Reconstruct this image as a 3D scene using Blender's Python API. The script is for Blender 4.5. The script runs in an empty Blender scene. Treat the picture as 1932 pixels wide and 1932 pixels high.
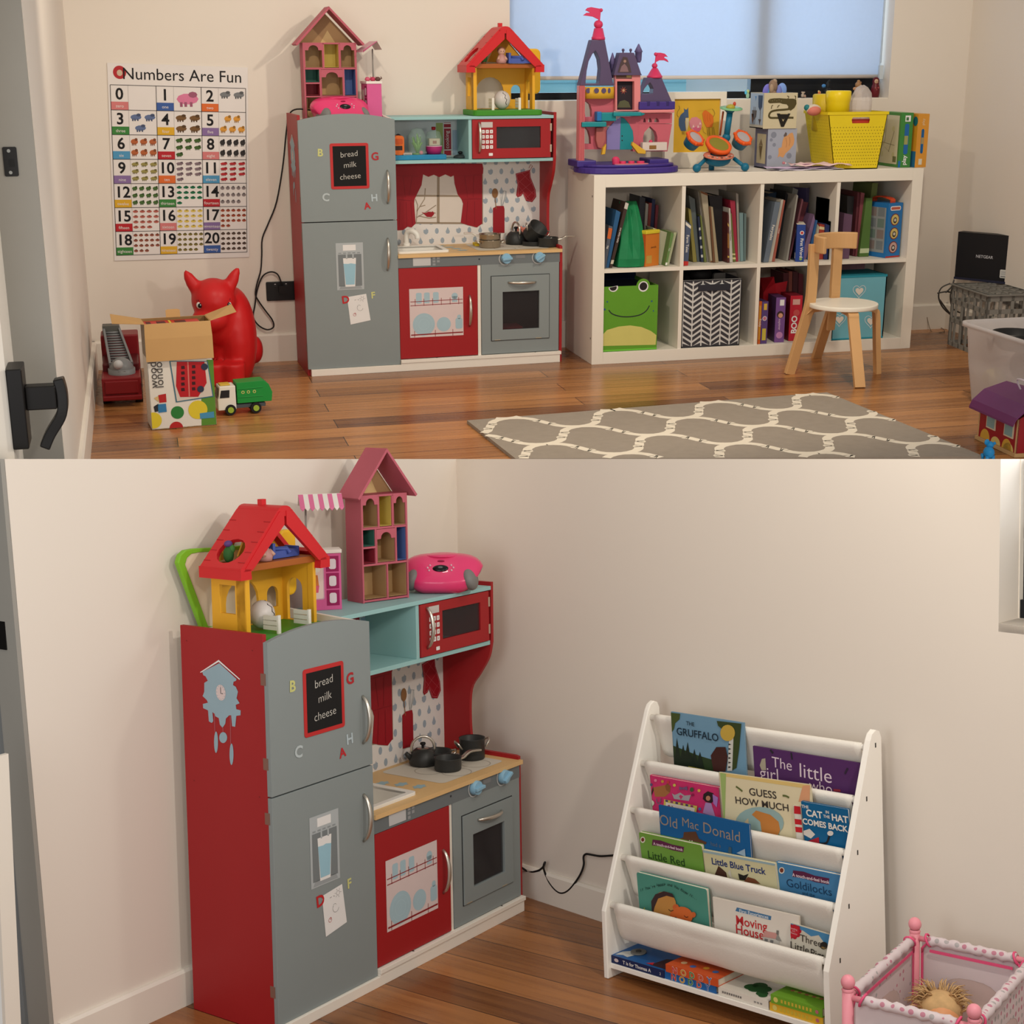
import bpy, bmesh, math, random
from mathutils import Matrix, Vector, Euler
import numpy as np
PI = math.pi
sc = bpy.context.scene
COL = sc.collection
random.seed(7)

# ------------------------------------------------------------------ camera
F = 2776.46
def _rot(w):
    w = np.array(w, float); th = np.linalg.norm(w); k = w/th
    K = np.array([[0, -k[2], k[1]], [k[2], 0, -k[0]], [-k[1], k[0], 0]])
    return np.eye(3)+np.sin(th)*K+(1-np.cos(th))*K@K
R0 = np.array([[1, 0, 0], [0, 0, -1], [0, 1, 0]], float)
RA = _rot([0.296804, -0.242993, -0.03884])@R0
CA = np.array([-0.627015, -5.950048, 1.24061])
RB = _rot([0.073164, -0.953645, -0.05634])@R0
CB = np.array([-2.586674, -2.586063, 1.646319])
KYAW = 0.034796
YW = 0.363          # back wall of the upper room
SB = 0.97           # size of the lower room
cam = bpy.data.objects.new('camera', bpy.data.cameras.new('camera'))
COL.objects.link(cam)
cam.data.sensor_width = 36.0; cam.data.lens = F/1932*36; cam.data.clip_start = .05
_m = Matrix(np.c_[RA.T[:, 0], -RA.T[:, 1], -RA.T[:, 2]].tolist()).to_4x4(); _m.translation = CA.tolist()
cam.matrix_world = _m
sc.camera = cam
_r = RA.T@RB*SB
MB_ = Matrix(_r.tolist()).to_4x4(); MB_.translation = (CA-_r@CB).tolist()   # lower room -> world

# ------------------------------------------------------------------ world, lights, exposure
sc.view_settings.view_transform = 'Standard'; sc.view_settings.look = 'None'
sc.view_settings.gamma = 1.0; sc.view_settings.use_curve_mapping = False
sc.view_settings.exposure = 0.0
W = bpy.data.worlds.new('world'); sc.world = W; W.use_nodes = True
W.node_tree.nodes['Background'].inputs[0].default_value = (1.0, .935, .86, 1)
W.node_tree.nodes['Background'].inputs[1].default_value = .50
sc.cycles.max_bounces = 6; sc.cycles.diffuse_bounces = 3; sc.cycles.glossy_bounces = 3
sc.cycles.transparent_max_bounces = 12; sc.cycles.transmission_bounces = 5
sc.cycles.sample_clamp_indirect = 4.0
sc.cycles.use_denoising = True
def lamp(name, kind, pos, target, power, size, color, spot=None, M=None, blend=.4, size_y=None):
    L = bpy.data.lights.new(name, kind); L.energy = power; L.color = color
    o = bpy.data.objects.new(name, L); COL.objects.link(o)
    if kind == 'AREA':
        L.size = size
        if size_y: L.shape = 'RECTANGLE'; L.size_y = size_y
    else: L.shadow_soft_size = size
    if spot: L.spot_size = math.radians(spot); L.spot_blend = blend
    p, t = Vector(pos), Vector(target)
    if M: p, t = M@p, M@t
    o.location = p; o.rotation_euler = (t-p).to_track_quat('-Z', 'Y').to_euler()
    return o
WARM = (1.0, .885, .72); SOFT = (1.0, .925, .82)
lamp('downlight', 'SPOT', (1.75, -1.75, 2.35), (1.45, .25, .55), 78, .05, WARM, 104)
lamp('downlight', 'SPOT', (-.15, -1.9, 2.35), (.1, .2, .5), 62, .05, WARM, 104)
lamp('downlight', 'SPOT', (-.1, -2.3, 2.2), (.55, .1, .45), 58, .07, SOFT, 110, M=MB_)
lamp('downlight', 'SPOT', (-1.2, -1.7, 2.1), (.3, .3, .5), 26, .07, SOFT, 110, M=MB_)
lamp('downlight', 'SPOT', (.7, -1.3, 2.2), (.6, .1, .4), 13, .06, SOFT, 120, M=MB_)
lamp('wall_fill', 'AREA', (-2.3, -.9, 1.3), (-.1, .36, .5), 15, 1.0, (.94, .97, 1.0), M=MB_, size_y=1.2)  # added soft cool fill from out of view, brightens the lower left wall
lamp('window_daylight', 'AREA', (1.83, .95, 1.45), (1.83, .3, 1.4), 21, 1.9, (.54, .76, 1.0), size_y=1.0)

# ------------------------------------------------------------------ helpers
def lin(c): return tuple(((v/255)/12.92 if v/255 <= .04045 else ((v/255+.055)/1.055)**2.4) for v in c)
MATS = {}
def mat(name, rgb=(200, 200, 200), rough=.5, metal=0., var=.05, scale=12., bump=0., trans=0., alpha=1., emit=0., coat=0., tl=0., ior=1.45):
    if name in MATS: return MATS[name]
    m = bpy.data.materials.new(name); m.use_nodes = True; N = m.node_tree.nodes; L = m.node_tree.links
    b = N['Principled BSDF']; c = lin(rgb)
    b.inputs['Roughness'].default_value = rough; b.inputs['Metallic'].default_value = metal
    b.inputs['Transmission Weight'].default_value = trans; b.inputs['Alpha'].default_value = alpha
    b.inputs['Coat Weight'].default_value = coat; b.inputs['IOR'].default_value = ior
    b.inputs['Specular IOR Level'].default_value = .35
    tc = N.new('ShaderNodeTexCoord'); nz = N.new('ShaderNodeTexNoise'); nz.inputs['Scale'].default_value = scale
    nz.inputs['Detail'].default_value = 3
    L.new(tc.outputs['Object'], nz.inputs['Vector'])
    mx = N.new('ShaderNodeMix'); mx.data_type = 'RGBA'
    mx.inputs[6].default_value = (*[max(0, v*(1-var)) for v in c], 1); mx.inputs[7].default_value = (*[min(1, v*(1+var)) for v in c], 1)
    L.new(nz.outputs['Fac'], mx.inputs[0]); L.new(mx.outputs[2], b.inputs['Base Color'])
    if emit:
        L.new(mx.outputs[2], b.inputs['Emission Color']); b.inputs['Emission Strength'].default_value = emit
    if bump:
        bp = N.new('ShaderNodeBump'); bp.inputs['Strength'].default_value = bump; bp.inputs['Distance'].default_value = .002
        n2 = N.new('ShaderNodeTexNoise'); n2.inputs['Scale'].default_value = scale*14; L.new(tc.outputs['Object'], n2.inputs['Vector'])
        L.new(n2.outputs['Fac'], bp.inputs['Height']); L.new(bp.outputs[0], b.inputs['Normal'])
    if tl:   # thin translucent sheet
        t = N.new('ShaderNodeBsdfTranslucent'); ms = N.new('ShaderNodeMixShader'); ms.inputs[0].default_value = tl
        L.new(mx.outputs[2], t.inputs[0]); L.new(b.outputs[0], ms.inputs[1]); L.new(t.outputs[0], ms.inputs[2])
        L.new(ms.outputs[0], N['Material Output'].inputs['Surface'])
    MATS[name] = m; return m
def clear(name, rgb=(230, 230, 230), op=.3, rough=.15):
    """thin see-through plastic or glass: part transparent, part glossy body"""
    if name in MATS: return MATS[name]
    m = mat(name, rgb, rough); N = m.node_tree.nodes; L = m.node_tree.links
    t = N.new('ShaderNodeBsdfTransparent'); ms = N.new('ShaderNodeMixShader'); ms.inputs[0].default_value = op
    L.new(t.outputs[0], ms.inputs[1]); L.new(N['Principled BSDF'].outputs[0], ms.inputs[2]); L.new(ms.outputs[0], N['Material Output'].inputs['Surface'])
    return m
_pc = {}
def pc(rgb, rough=.5, **k):
    """paint of a given colour"""
    key = (tuple(rgb), rough, tuple(sorted(k.items())))
    if key not in _pc: _pc[key] = mat('paint_%d' % (len(_pc)+1), rgb, rough, **k)
    return _pc[key]

class Mesh:
    def __init__(s): s.v = []; s.f = []; s.m = []; s.sm = []; s.mats = []; s.T = Matrix.Identity(4)
    def mi(s, m):
        if m not in s.mats: s.mats.append(m)
        return s.mats.index(m)
    def add(s, vs, fs, m, smooth=False):
        b = len(s.v); T = s.T
        s.v.extend((T@Vector(p))[:] for p in vs); k = s.mi(m)
        for q in fs: s.f.append([b+i for i in q]); s.m.append(k); s.sm.append(smooth)
        return s
    def box(s, x0, x1, y0, y1, z0, z1, m):
        return s.add([(x0, y0, z0), (x1, y0, z0), (x1, y1, z0), (x0, y1, z0), (x0, y0, z1), (x1, y0, z1), (x1, y1, z1), (x0, y1, z1)],
              [(0, 3, 2, 1), (4, 5, 6, 7), (0, 1, 5, 4), (1, 2, 6, 5), (2, 3, 7, 6), (3, 0, 4, 7)], m)
    def taper(s, bot, top, z0, z1, m):     # bot/top: (x0,x1,y0,y1)
        a, b = bot, top
        return s.add([(a[0], a[2], z0), (a[1], a[2], z0), (a[1], a[3], z0), (a[0], a[3], z0), (b[0], b[2], z1), (b[1], b[2], z1), (b[1], b[3], z1), (b[0], b[3], z1)],
              [(0, 3, 2, 1), (4, 5, 6, 7), (0, 1, 5, 4), (1, 2, 6, 5), (2, 3, 7, 6), (3, 0, 4, 7)], m)
    def poly(s, pts, m): return s.add(pts, [tuple(range(len(pts)))], m)
    def prism(s, pts, h0, h1, m, ax='y', smooth=False):
        """2-D outline (a,b) extruded from h0 to h1 along ax; (a,b) = (x,z) for y, (y,z) for x, (x,y) for z"""
        g = {'y': lambda a, b, h: (a, h, b), 'x': lambda a, b, h: (h, a, b), 'z': lambda a, b, h: (a, b, h)}[ax]
        n = len(pts); vs = [g(a, b, h0) for a, b in pts]+[g(a, b, h1) for a, b in pts]
        s.add(vs, [tuple(range(n)), tuple(range(2*n-1, n-1, -1))], m)
        b = len(s.v)-2*n; k = s.mi(m)
        for i in range(n):
            j = (i+1) % n; s.f.append([b+i, b+n+i, b+n+j, b+j]); s.m.append(k); s.sm.append(smooth)
        return s
    def ring(s, outer, inner, h0, h1, m, ax='y'):
        """frame between two outlines with the same number of points"""
        g = {'y': lambda a, b, h: (a, h, b), 'x': lambda a, b, h: (h, a, b), 'z': lambda a, b, h: (a, b, h)}[ax]
        n = len(outer); vs = []
        for h in (h0, h1):
            vs += [g(a, b, h) for a, b in outer]+[g(a, b, h) for a, b in inner]
        fs = []
        for i in range(n):
            j = (i+1) % n
            fs += [(i, j, n+j, n+i), (2*n+i, 3*n+i, 3*n+j, 2*n+j), (i, 2*n+i, 2*n+j, j), (n+i, n+j, 3*n+j, 3*n+i)]
        return s.add(vs, fs, m)
    def cyl(s, p0, p1, r0, m, r1=None, n=16, caps=True, smooth=True):
        p0, p1 = Vector(p0), Vector(p1); r1 = r0 if r1 is None else r1
        d = (p1-p0).normalized(); u = d.orthogonal().normalized(); w = d.cross(u)
        vs = []
        for p, r in ((p0, r0), (p1, r1)):
            for i in range(n):
                a = 2*PI*i/n; vs.append(p+u*(r*math.cos(a))+w*(r*math.sin(a)))
        s.add(vs, [(i, (i+1) % n, n+(i+1) % n, n+i) for i in range(n)], m, smooth)
        if caps:
            b = len(s.v)-2*n; k = s.mi(m)
            for q in ([b+i for i in range(n-1, -1, -1)], [b+n+i for i in range(n)]): s.f.append(q); s.m.append(k); s.sm.append(False)
        return s
    def tube(s, pts, r, m, n=8, flat=None, closed=False):
        """swept tube; r may be a list; flat=(a,b,up) makes a flat strip a wide, b thick"""
        P = [Vector(p) for p in pts]; k = len(P); vs = []; prev = None
        for i in range(k):
            d = (P[(i+1) % k]-P[i-1]) if closed else (P[min(i+1, k-1)]-P[max(i-1, 0)])
            d.normalize()
            if flat: u = Vector(flat[2]); u = (u-d*u.dot(d)).normalized()
            else:
                u = d.orthogonal() if prev is None else prev-d*prev.dot(d)
                u.normalize(); prev = u
            w = d.cross(u)
            if flat:
                for a, b in ((1, 1), (-1, 1), (-1, -1), (1, -1)): vs.append(P[i]+u*(a*flat[0]/2)+w*(b*flat[1]/2))
            else:
                rr = r[i] if isinstance(r, (list, tuple)) else r
                for j in range(n): a = 2*PI*j/n; vs.append(P[i]+u*(rr*math.cos(a))+w*(rr*math.sin(a)))
        if flat: n = 4
        fs = []
        for i in range(k if closed else k-1):
            for j in range(n): fs.append((i*n+j, i*n+(j+1) % n, ((i+1) % k)*n+(j+1) % n, ((i+1) % k)*n+j))
        s.add(vs, fs, m, not flat)
        if not closed:
            b = len(s.v)-len(vs); q = s.mi(m)
            for c in ([b+j for j in range(n-1, -1, -1)], [b+(k-1)*n+j for j in range(n)]): s.f.append(c); s.m.append(q); s.sm.append(False)
        return s
    def lathe(s, prof, m, c=(0, 0, 0), n=24, sx=1, sy=1, smooth=True, arc=1.0):
        vs = []; k = len(prof)
        nn = n if arc == 1 else n+1
        for r, z in prof:
            for i in range(nn):
                a = 2*PI*arc*i/n; vs.append((c[0]+sx*r*math.cos(a), c[1]+sy*r*math.sin(a), c[2]+z))
        fs = []
        for i in range(k-1):
            for j in range(n if arc == 1 else n): fs.append((i*nn+j, i*nn+(j+1) % nn, (i+1)*nn+(j+1) % nn, (i+1)*nn+j))
        return s.add(vs, fs, m, smooth)
    def ell(s, c, r, m, n=20, k=12, e=1.0):
        prof = []
        r = (r, r, r) if not isinstance(r, (tuple, list)) else r
        vs = []; fs = []
        for i in range(k+1):
            t = PI*i/k; rr = max(1e-4, math.sin(t)**e); z = -math.cos(t)
            for j in range(n):
                a = 2*PI*j/n; vs.append((c[0]+r[0]*rr*math.cos(a), c[1]+r[1]*rr*math.sin(a), c[2]+r[2]*z))
        for i in range(k):
            for j in range(n): fs.append((i*n+j, i*n+(j+1) % n, (i+1)*n+(j+1) % n, (i+1)*n+j))
        return s.add(vs, fs, m, True)
    def disc(s, c, r, m, ax='y', n=24, ry=None, a0=0, a1=2*PI):
        ry = r if ry is None else ry; pts = []
        full = abs(a1-a0-2*PI) < 1e-6
        for i in range(n if full else n+1):
            a = a0+(a1-a0)*i/n; p, q = r*math.cos(a), ry*math.sin(a)
            pts.append({'y': (c[0]+p, c[1], c[2]+q), 'x': (c[0], c[1]+p, c[2]+q), 'z': (c[0]+p, c[1]+q, c[2])}[ax])
        return s.poly(pts, m)
    def line(s, pts, w, m, y, ax='y'):
        """a drawn line w wide on the plane ax = y through 2-D points"""
        g = {'y': lambda a, b: (a, y, b), 'x': lambda a, b: (y, a, b), 'z': lambda a, b: (a, b, y)}[ax]
        P = [Vector(p) for p in pts]; L = []; R = []
        for i in range(len(P)):
            d = (P[min(i+1, len(P)-1)]-P[max(i-1, 0)]).normalized(); n = Vector((-d.y, d.x))*w/2
            L.append(P[i]+n); R.append(P[i]-n)
        for i in range(len(P)-1): s.poly([g(*L[i]), g(*L[i+1]), g(*R[i+1]), g(*R[i])], m)
        return s
    def text(s, body, o, ux, uz, size, m, align='CENTER', bold=0., depth=0., shear=0., sx=1., spacing=1.):
        """words standing on the plane spanned by ux (reading direction) and uz (up), o = middle of the baseline"""
        c = bpy.data.curves.new('t', 'FONT'); c.body = body; c.size = size; c.align_x = align; c.offset = bold*size
        c.extrude = depth; c.shear = shear; c.resolution_u = 3; c.space_character = spacing
        ob = bpy.data.objects.new('t', c); COL.objects.link(ob)
        dg = bpy.context.evaluated_depsgraph_get(); dg.update()
        me = bpy.data.meshes.new_from_object(ob.evaluated_get(dg))
        ux, uz, o = Vector(ux).normalized()*sx, Vector(uz).normalized(), Vector(o); un = Vector(ux).normalized().cross(uz)
        s.add([o+ux*v.co.x+uz*v.co.y+un*v.co.z for v in me.vertices], [tuple(p.vertices) for p in me.polygons], m)
        bpy.data.objects.remove(ob); bpy.data.curves.remove(c); bpy.data.meshes.remove(me)
        return s
    def build(s, name, parent=None, label=None, cat=None, group=None, kind=None, bevel=0., seg=2, loc=None, rz=0., subd=0, auto=False):
        me = bpy.data.meshes.new(name); me.from_pydata(s.v, [], s.f)
        for m in s.mats: me.materials.append(m)
        me.polygons.foreach_set('material_index', s.m); me.polygons.foreach_set('use_smooth', s.sm); me.update()
        bm = bmesh.new(); bm.from_mesh(me)
        if bevel or subd: bmesh.ops.remove_doubles(bm, verts=bm.verts, dist=1e-5)
        bmesh.ops.recalc_face_normals(bm, faces=bm.faces) if not auto else None
        bm.to_mesh(me); bm.free()
        o = bpy.data.objects.new(name, me); COL.objects.link(o)
        if bevel:
            b = o.modifiers.new('bevel', 'BEVEL'); b.width = bevel; b.segments = seg; b.limit_method = 'ANGLE'; b.angle_limit = .6
        if subd:
            b = o.modifiers.new('sub', 'SUBSURF'); b.levels = subd; b.render_levels = subd
        if parent: o.parent = parent
        else: TOP.append((o, ROOM))
        if loc is not None: o.location = loc
        if rz: o.rotation_euler = (0, 0, rz)
        tag(o, label, cat, group, kind)
        return o
TOP = []; ROOM = 'A'
def tag(o, label=None, cat=None, group=None, kind=None):
    if label: o['label'] = label
    if cat: o['category'] = cat
    if group: o['group'] = group
    if kind: o['kind'] = kind
    return o
def thing(name, label, cat, loc=(0, 0, 0), rz=0., group=None, rot=None):
    o = bpy.data.objects.new(name, None); COL.objects.link(o); o.empty_display_size = .05
    o.location = loc; o.rotation_euler = rot or (0, 0, rz)
    TOP.append((o, ROOM)); return tag(o, label, cat, group)
def struct(m, name, **k): return m.build(name, kind='structure', **k)
def dup(root, loc=None, label=None, rz=None, room=None):
    r = root.copy(); COL.objects.link(r)
    if loc is not None: r.location = loc
    if rz is not None: r.rotation_euler = (0, 0, rz)
    if label: r['label'] = label
    TOP.append((r, room or ROOM))
    for ch in list(root.children):
        c = ch.copy(); COL.objects.link(c); c.parent = r
        for g in list(ch.children):
            d = g.copy(); COL.objects.link(d); d.parent = c
    return r
# a point of the upper (PA), lower (PB) room or of the upper kitchen (PK) seen at photo pixel (u, v), on the plane x=, y= or z=
def _bp(Rm, C, u, v, yw=0., org=(0, 0, 0), **k):
    r = Rm.T@np.array([(u-966)/F, (v-966)/F, 1]); c, s_ = math.cos(yw), math.sin(yw)
    T = np.array([[c, s_, 0], [-s_, c, 0], [0, 0, 1]]); r = T@r; o = T@(C-np.array(org))
    (a, val), = k.items(); i = 'xyzd'.index(a); t = val if i == 3 else (val-o[i])/r[i]
    return Vector((o+t*r).tolist())
def PA(u, v, **k): return _bp(RA, CA, u, v, **k)
def PB(u, v, **k): return _bp(RB, CB, u, v, **k)
def PK(u, v, **k): return _bp(RA, CA, u, v, yw=KYAW, **k)
def mpp(p, room='A'):   # metres per photo pixel at a point
    Rm, C = (RA, CA) if room == 'A' else (RB, CB)
    return float((Rm@(np.array(p)-C))[2])/F
def arc(cx, cz, r, a0, a1, n, rz=None):
    rz = r if rz is None else rz
    return [(cx+r*math.cos(math.radians(a0+(a1-a0)*i/n)), cz+rz*math.sin(math.radians(a0+(a1-a0)*i/n))) for i in range(n+1)]
def rrect(x0, x1, z0, z1, r, n=4):
    return arc(x1-r, z1-r, r, 0, 90, n)+arc(x0+r, z1-r, r, 90, 180, n)+arc(x0+r, z0+r, r, 180, 270, n)+arc(x1-r, z0+r, r, 270, 360, n)
def rect(x0, x1, z0, z1): return [(x0, z0), (x1, z0), (x1, z1), (x0, z1)]
def spline(pts, n=8):
    P = [Vector(p) for p in pts]; out = []
    for i in range(len(P)-1):
        a, b, c, d = P[max(i-1, 0)], P[i], P[i+1], P[min(i+2, len(P)-1)]
        for j in range(n):
            t = j/n; out.append(.5*((2*b)+(c-a)*t+(2*a-5*b+4*c-d)*t*t+(3*b-a-3*c+d)*t**3))
    return out+[P[-1]]
# ------------------------------------------------------------------ structure
def planks(name, rot, c1, c2, row=.13, length=1.5):
    m = bpy.data.materials.new(name); m.use_nodes = True; N = m.node_tree.nodes; L = m.node_tree.links; b = N['Principled BSDF']
    tc = N.new('ShaderNodeTexCoord'); mp = N.new('ShaderNodeMapping'); mp.inputs['Rotation'].default_value = (0, 0, rot)
    L.new(tc.outputs['Object'], mp.inputs[0])
    def brick(ca, cb, mort):
        br = N.new('ShaderNodeTexBrick'); br.offset = .37; br.offset_frequency = 2; br.squash = 1
        br.inputs['Color1'].default_value = ca; br.inputs['Color2'].default_value = cb; br.inputs['Mortar'].default_value = mort
        br.inputs['Scale'].default_value = 1; br.inputs['Mortar Size'].default_value = .0016; br.inputs['Brick Width'].default_value = length
        br.inputs['Row Height'].default_value = row; L.new(mp.outputs[0], br.inputs['Vector']); return br
    br = brick((0, 0, 0, 1), (1, 1, 1, 1), (.2, .2, .2, 1))
    n1 = N.new('ShaderNodeTexNoise'); m2 = N.new('ShaderNodeMapping'); m2.inputs['Scale'].default_value = (1.6, 42, 1)
    L.new(mp.outputs[0], m2.inputs[0]); L.new(m2.outputs[0], n1.inputs[0]); n1.inputs['Scale'].default_value = 1; n1.inputs['Detail'].default_value = 6; n1.inputs['Distortion'].default_value = .6
    n2 = N.new('ShaderNodeTexNoise'); m3 = N.new('ShaderNodeMapping'); m3.inputs['Scale'].default_value = (1.2, 7, 1)
    L.new(mp.outputs[0], m3.inputs[0]); L.new(m3.outputs[0], n2.inputs[0]); n2.inputs['Scale'].default_value = 1; n2.inputs['Detail'].default_value = 2
    a = N.new('ShaderNodeMath'); a.operation = 'MULTIPLY_ADD'; a.inputs[1].default_value = .55
    L.new(br.outputs['Color'], a.inputs[0])
    s2 = N.new('ShaderNodeMath'); s2.operation = 'MULTIPLY'; s2.inputs[1].default_value = .55; L.new(n2.outputs['Fac'], s2.inputs[0]); L.new(s2.outputs[0], a.inputs[2])
    a2 = N.new('ShaderNodeMath'); a2.operation = 'MULTIPLY_ADD'; a2.inputs[1].default_value = .75; L.new(n1.outputs['Fac'], a2.inputs[0])
    s3 = N.new('ShaderNodeMath'); s3.operation = 'SUBTRACT'; s3.inputs[1].default_value = .38; L.new(a.outputs[0], s3.inputs[0]); L.new(s3.outputs[0], a2.inputs[2])
    cr = N.new('ShaderNodeValToRGB'); e = cr.color_ramp.elements
    e[0].position = .1; e[0].color = (*lin(c1), 1); e[1].position = .95; e[1].color = (*lin(c2), 1)
    L.new(a2.outputs[0], cr.inputs[0])
    mx = N.new('ShaderNodeMix'); mx.data_type = 'RGBA'; mx.inputs[7].default_value = (.03, .012, .005, 1)
    L.new(cr.outputs[0], mx.inputs[6]); L.new(br.outputs['Fac'], mx.inputs[0]); L.new(mx.outputs[2], b.inputs['Base Color'])
    rr = N.new('ShaderNodeMapRange'); rr.inputs['To Min'].default_value = .2; rr.inputs['To Max'].default_value = .36
    L.new(n1.outputs['Fac'], rr.inputs[0]); L.new(rr.outputs[0], b.inputs['Roughness'])
    b.inputs['Specular IOR Level'].default_value = .45
    return m
wall_m = mat('wall_paint', (226, 216, 204), .7, var=.012, scale=2.5, bump=.05)
skirt_m = mat('skirting_paint', (232, 224, 212), .45, var=.01)
jamb_m = mat('jamb_shaded', (150, 147, 140), .6, var=.03)  # grey puts the shadow on the door lining into the colour
leaf_m = mat('door_paint', (226, 218, 206), .5, var=.01)
blackmetal = mat('black_metal', (26, 24, 23), .38, metal=.3, var=.1)
white = mat('white_laminate', (232, 224, 210), .42, var=.01)
# ---- upper room
ROOM = 'A'
XL, XR = -.853, 3.1
fl = Mesh(); fp = [PA(-260, 1010, z=0), PA(150, 1010, z=0), PA(420, 872, z=0), PA(2100, 872, z=0), Vector((3.25, -1.0, 0)), Vector((3.25, .5, 0)), Vector((-1.2, .5, 0)), Vector((-1.3, -1.5, 0))]
fl.prism([(p.x, p.y) for p in fp], -.05, 0, planks('spotted_gum_floor', .0, (92, 48, 22), (196, 134, 78)), 'z')
struct(fl, 'floor')
wx0, wx1, wz0, wz1 = .943, 2.712, 1.066, 2.1
w = Mesh()
w.box(XL-.1, wx0, YW, YW+.14, -.05, 2.4, wall_m); w.box(wx1, XR+.1, YW, YW+.14, -.05, 2.4, wall_m)
w.box(wx0, wx1, YW, YW+.14, -.05, wz0, wall_m); w.box(wx0, wx1, YW, YW+.14, wz1, 2.4, wall_m)
struct(w, 'wall_back')
yj = -2.2
struct(Mesh().box(XL-.13, XL, yj+.012, YW, -.05, 2.4, wall_m), 'wall_left')
struct(Mesh().box(XR, XR+.12, -1.15, YW+.14, -.05, 2.4, wall_m), 'wall_right')
def skirting(name, prism_pts, h0, h1, ax): struct(Mesh().prism(prism_pts, h0, h1, skirt_m, ax), name)
sk = [(0, 0), (-.016, 0), (-.016, .112), (-.01, .12), (0, .12)]
skirting('baseboard_back', [(YW+a, b) for a, b in sk], XL, XR, 'x')
skirting('baseboard_left', [(XL-a, b) for a, b in sk], yj+.02, YW, 'y')
skirting('baseboard_right', [(XR+a, b) for a, b in sk], -1.1, YW, 'y')
# doorway on the left: jamb with strike plate, and the open door leaf with its lever
j = Mesh().box(XL-.15, XL-.001, yj, yj+.012, -.05, 2.4, jamb_m)
jo = struct(j, 'trim_1')
p = PA(20, 305, y=yj)
sp = Mesh().prism(rrect(p.x-.016, p.x+.016, p.z-.034, p.z+.034, .004), yj-.003, yj, blackmetal)
sp.prism(rect(p.x-.004, p.x+.009, p.z-.012, p.z+.006), yj-.0036, yj-.0028, pc((8, 8, 8)))
for s in (-1, 1): sp.disc((p.x-.002, yj-.0035, p.z+s*.025), .004, pc((120, 118, 112), .3, metal=.8))
sp.build('strike_plate', jo, kind='structure')
e0, e1 = PA(22, 640, d=3.62), PA(40, 866, d=3.58)
dx = PA(26, 640, d=3.66).x
yf_ = PA(26, 640, d=3.66).y; lp = [(yf_, 2.1), (yf_-.3, 2.1)]+[(y_, PA(10, 869, y=y_).z) for y_ in (yf_-.3, yf_)]
leaf = Mesh().prism(lp, dx-.04, dx, leaf_m, 'x')
do = struct(leaf, 'door_1')
h = Mesh(); c = PA(0, 757, d=3.45); k = mpp(c)
ya, yb = c.y-.10, c.y+.0
h.box(dx, dx+.036, c.y-.06, c.y+.04, c.z-.105, c.z+.085, blackmetal)
h.box(dx+.036, dx+.105, c.y-.03, c.y+.012, c.z-.02, c.z+.036, blackmetal)
hx = dx+.112
h.tube(spline([(hx, c.y+.0, c.z+.048), (hx+.006, c.y-.003, c.z+.01), (hx+.001, c.y-.008, c.z-.035), (hx-.028, c.y-.016, c.z-.08), (hx-.044, c.y-.02, c.z-.112)], 5), .02, blackmetal, flat=(.05, .024, (0, 1, 0)))
h.build('door_handle', do, kind='structure', bevel=.003)
# window with roller blind
yb = YW+.14
fr = Mesh(); blackframe = mat('window_frame_black', (20, 22, 26), .4)
fr.box(wx0, wx1, yb-.03, yb+.02, wz0, wz0+.034, blackframe); fr.box(wx0, wx0+.03, yb-.03, yb+.02, wz0, wz1, blackframe)
fr.box(wx1-.012, wx1, yb-.03, yb+.02, wz0, wz1, blackframe)
xm = PA(1412, 160, y=yb).x; xm2 = PA(1270, 165, y=yb).x
fr.box(xm, xm+.07, yb-.025, yb+.015, wz0, wz1, blackframe)
fr.box(xm+.07, wx1-.02, yb-.02, yb+.015, wz0+.034, wz0+.095, blackframe)
struct(fr, 'window_1')
struct(Mesh().box(wx0+.02, wx1-.02, yb-.008, yb-.004, wz0+.03, wz1, clear('window_glass', (190, 225, 240), .06, .05)), 'window_2')
sill = Mesh().box(wx0+.001, wx1-.001, YW+.001, yb-.031, wz0-.03, wz0+.004, skirt_m); struct(sill, 'trim_2')
bl = thing('roller_blind', 'pale blue roller blind drawn almost down over the window', 'blind', (0, 0, 0))
ybl = YW+.075
zb = PA(1300, 146, y=ybl).z
Mesh().box(wx0+.006, wx1-.016, ybl, ybl+.0012, zb, 2.1, mat('blind_fabric', (216, 222, 232), .8, var=.02, scale=60, tl=.62)).build('blind_fabric', bl)
Mesh().cyl((wx0+.006, ybl, zb), (wx1-.016, ybl, zb), .0085, mat('blind_rail', (214, 204, 196), .4), n=12).build('bottom_rail', bl)
ch = Mesh(); ch.tube([(wx1-.022, YW+.05, 2.05), (wx1-.022, YW+.05, 1.22)], .0018, pc((205, 215, 225), .4), n=6)
ch.box(wx1-.028, wx1-.01, YW+.045, YW+.06, 1.15, 1.21, pc((196, 206, 214), .4)); ch.build('blind_cord', bl)
# outside: pale paving wall beyond the glass
ow = Mesh(); om = mat('outdoor_wall', (150, 214, 228), .9, var=.06, scale=4); om2 = pc((118, 182, 200), .9)
ow.box(.2, 2.2, 1.6, 1.65, .6, 2.4, om)
ow.box(2.2, 4.2, 1.75, 1.8, .6, 2.4, pc((214, 228, 236), .9))
for i in range(7): ow.box(.2+.28*i, .206+.28*i, 1.594, 1.6, .6, 2.4, om2)
for i in range(8): ow.box(.2, 2.2, 1.594, 1.6, 1.0+.06*i, 1.003+.06*i, om2)
struct(ow, 'wall_outdoor')

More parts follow.
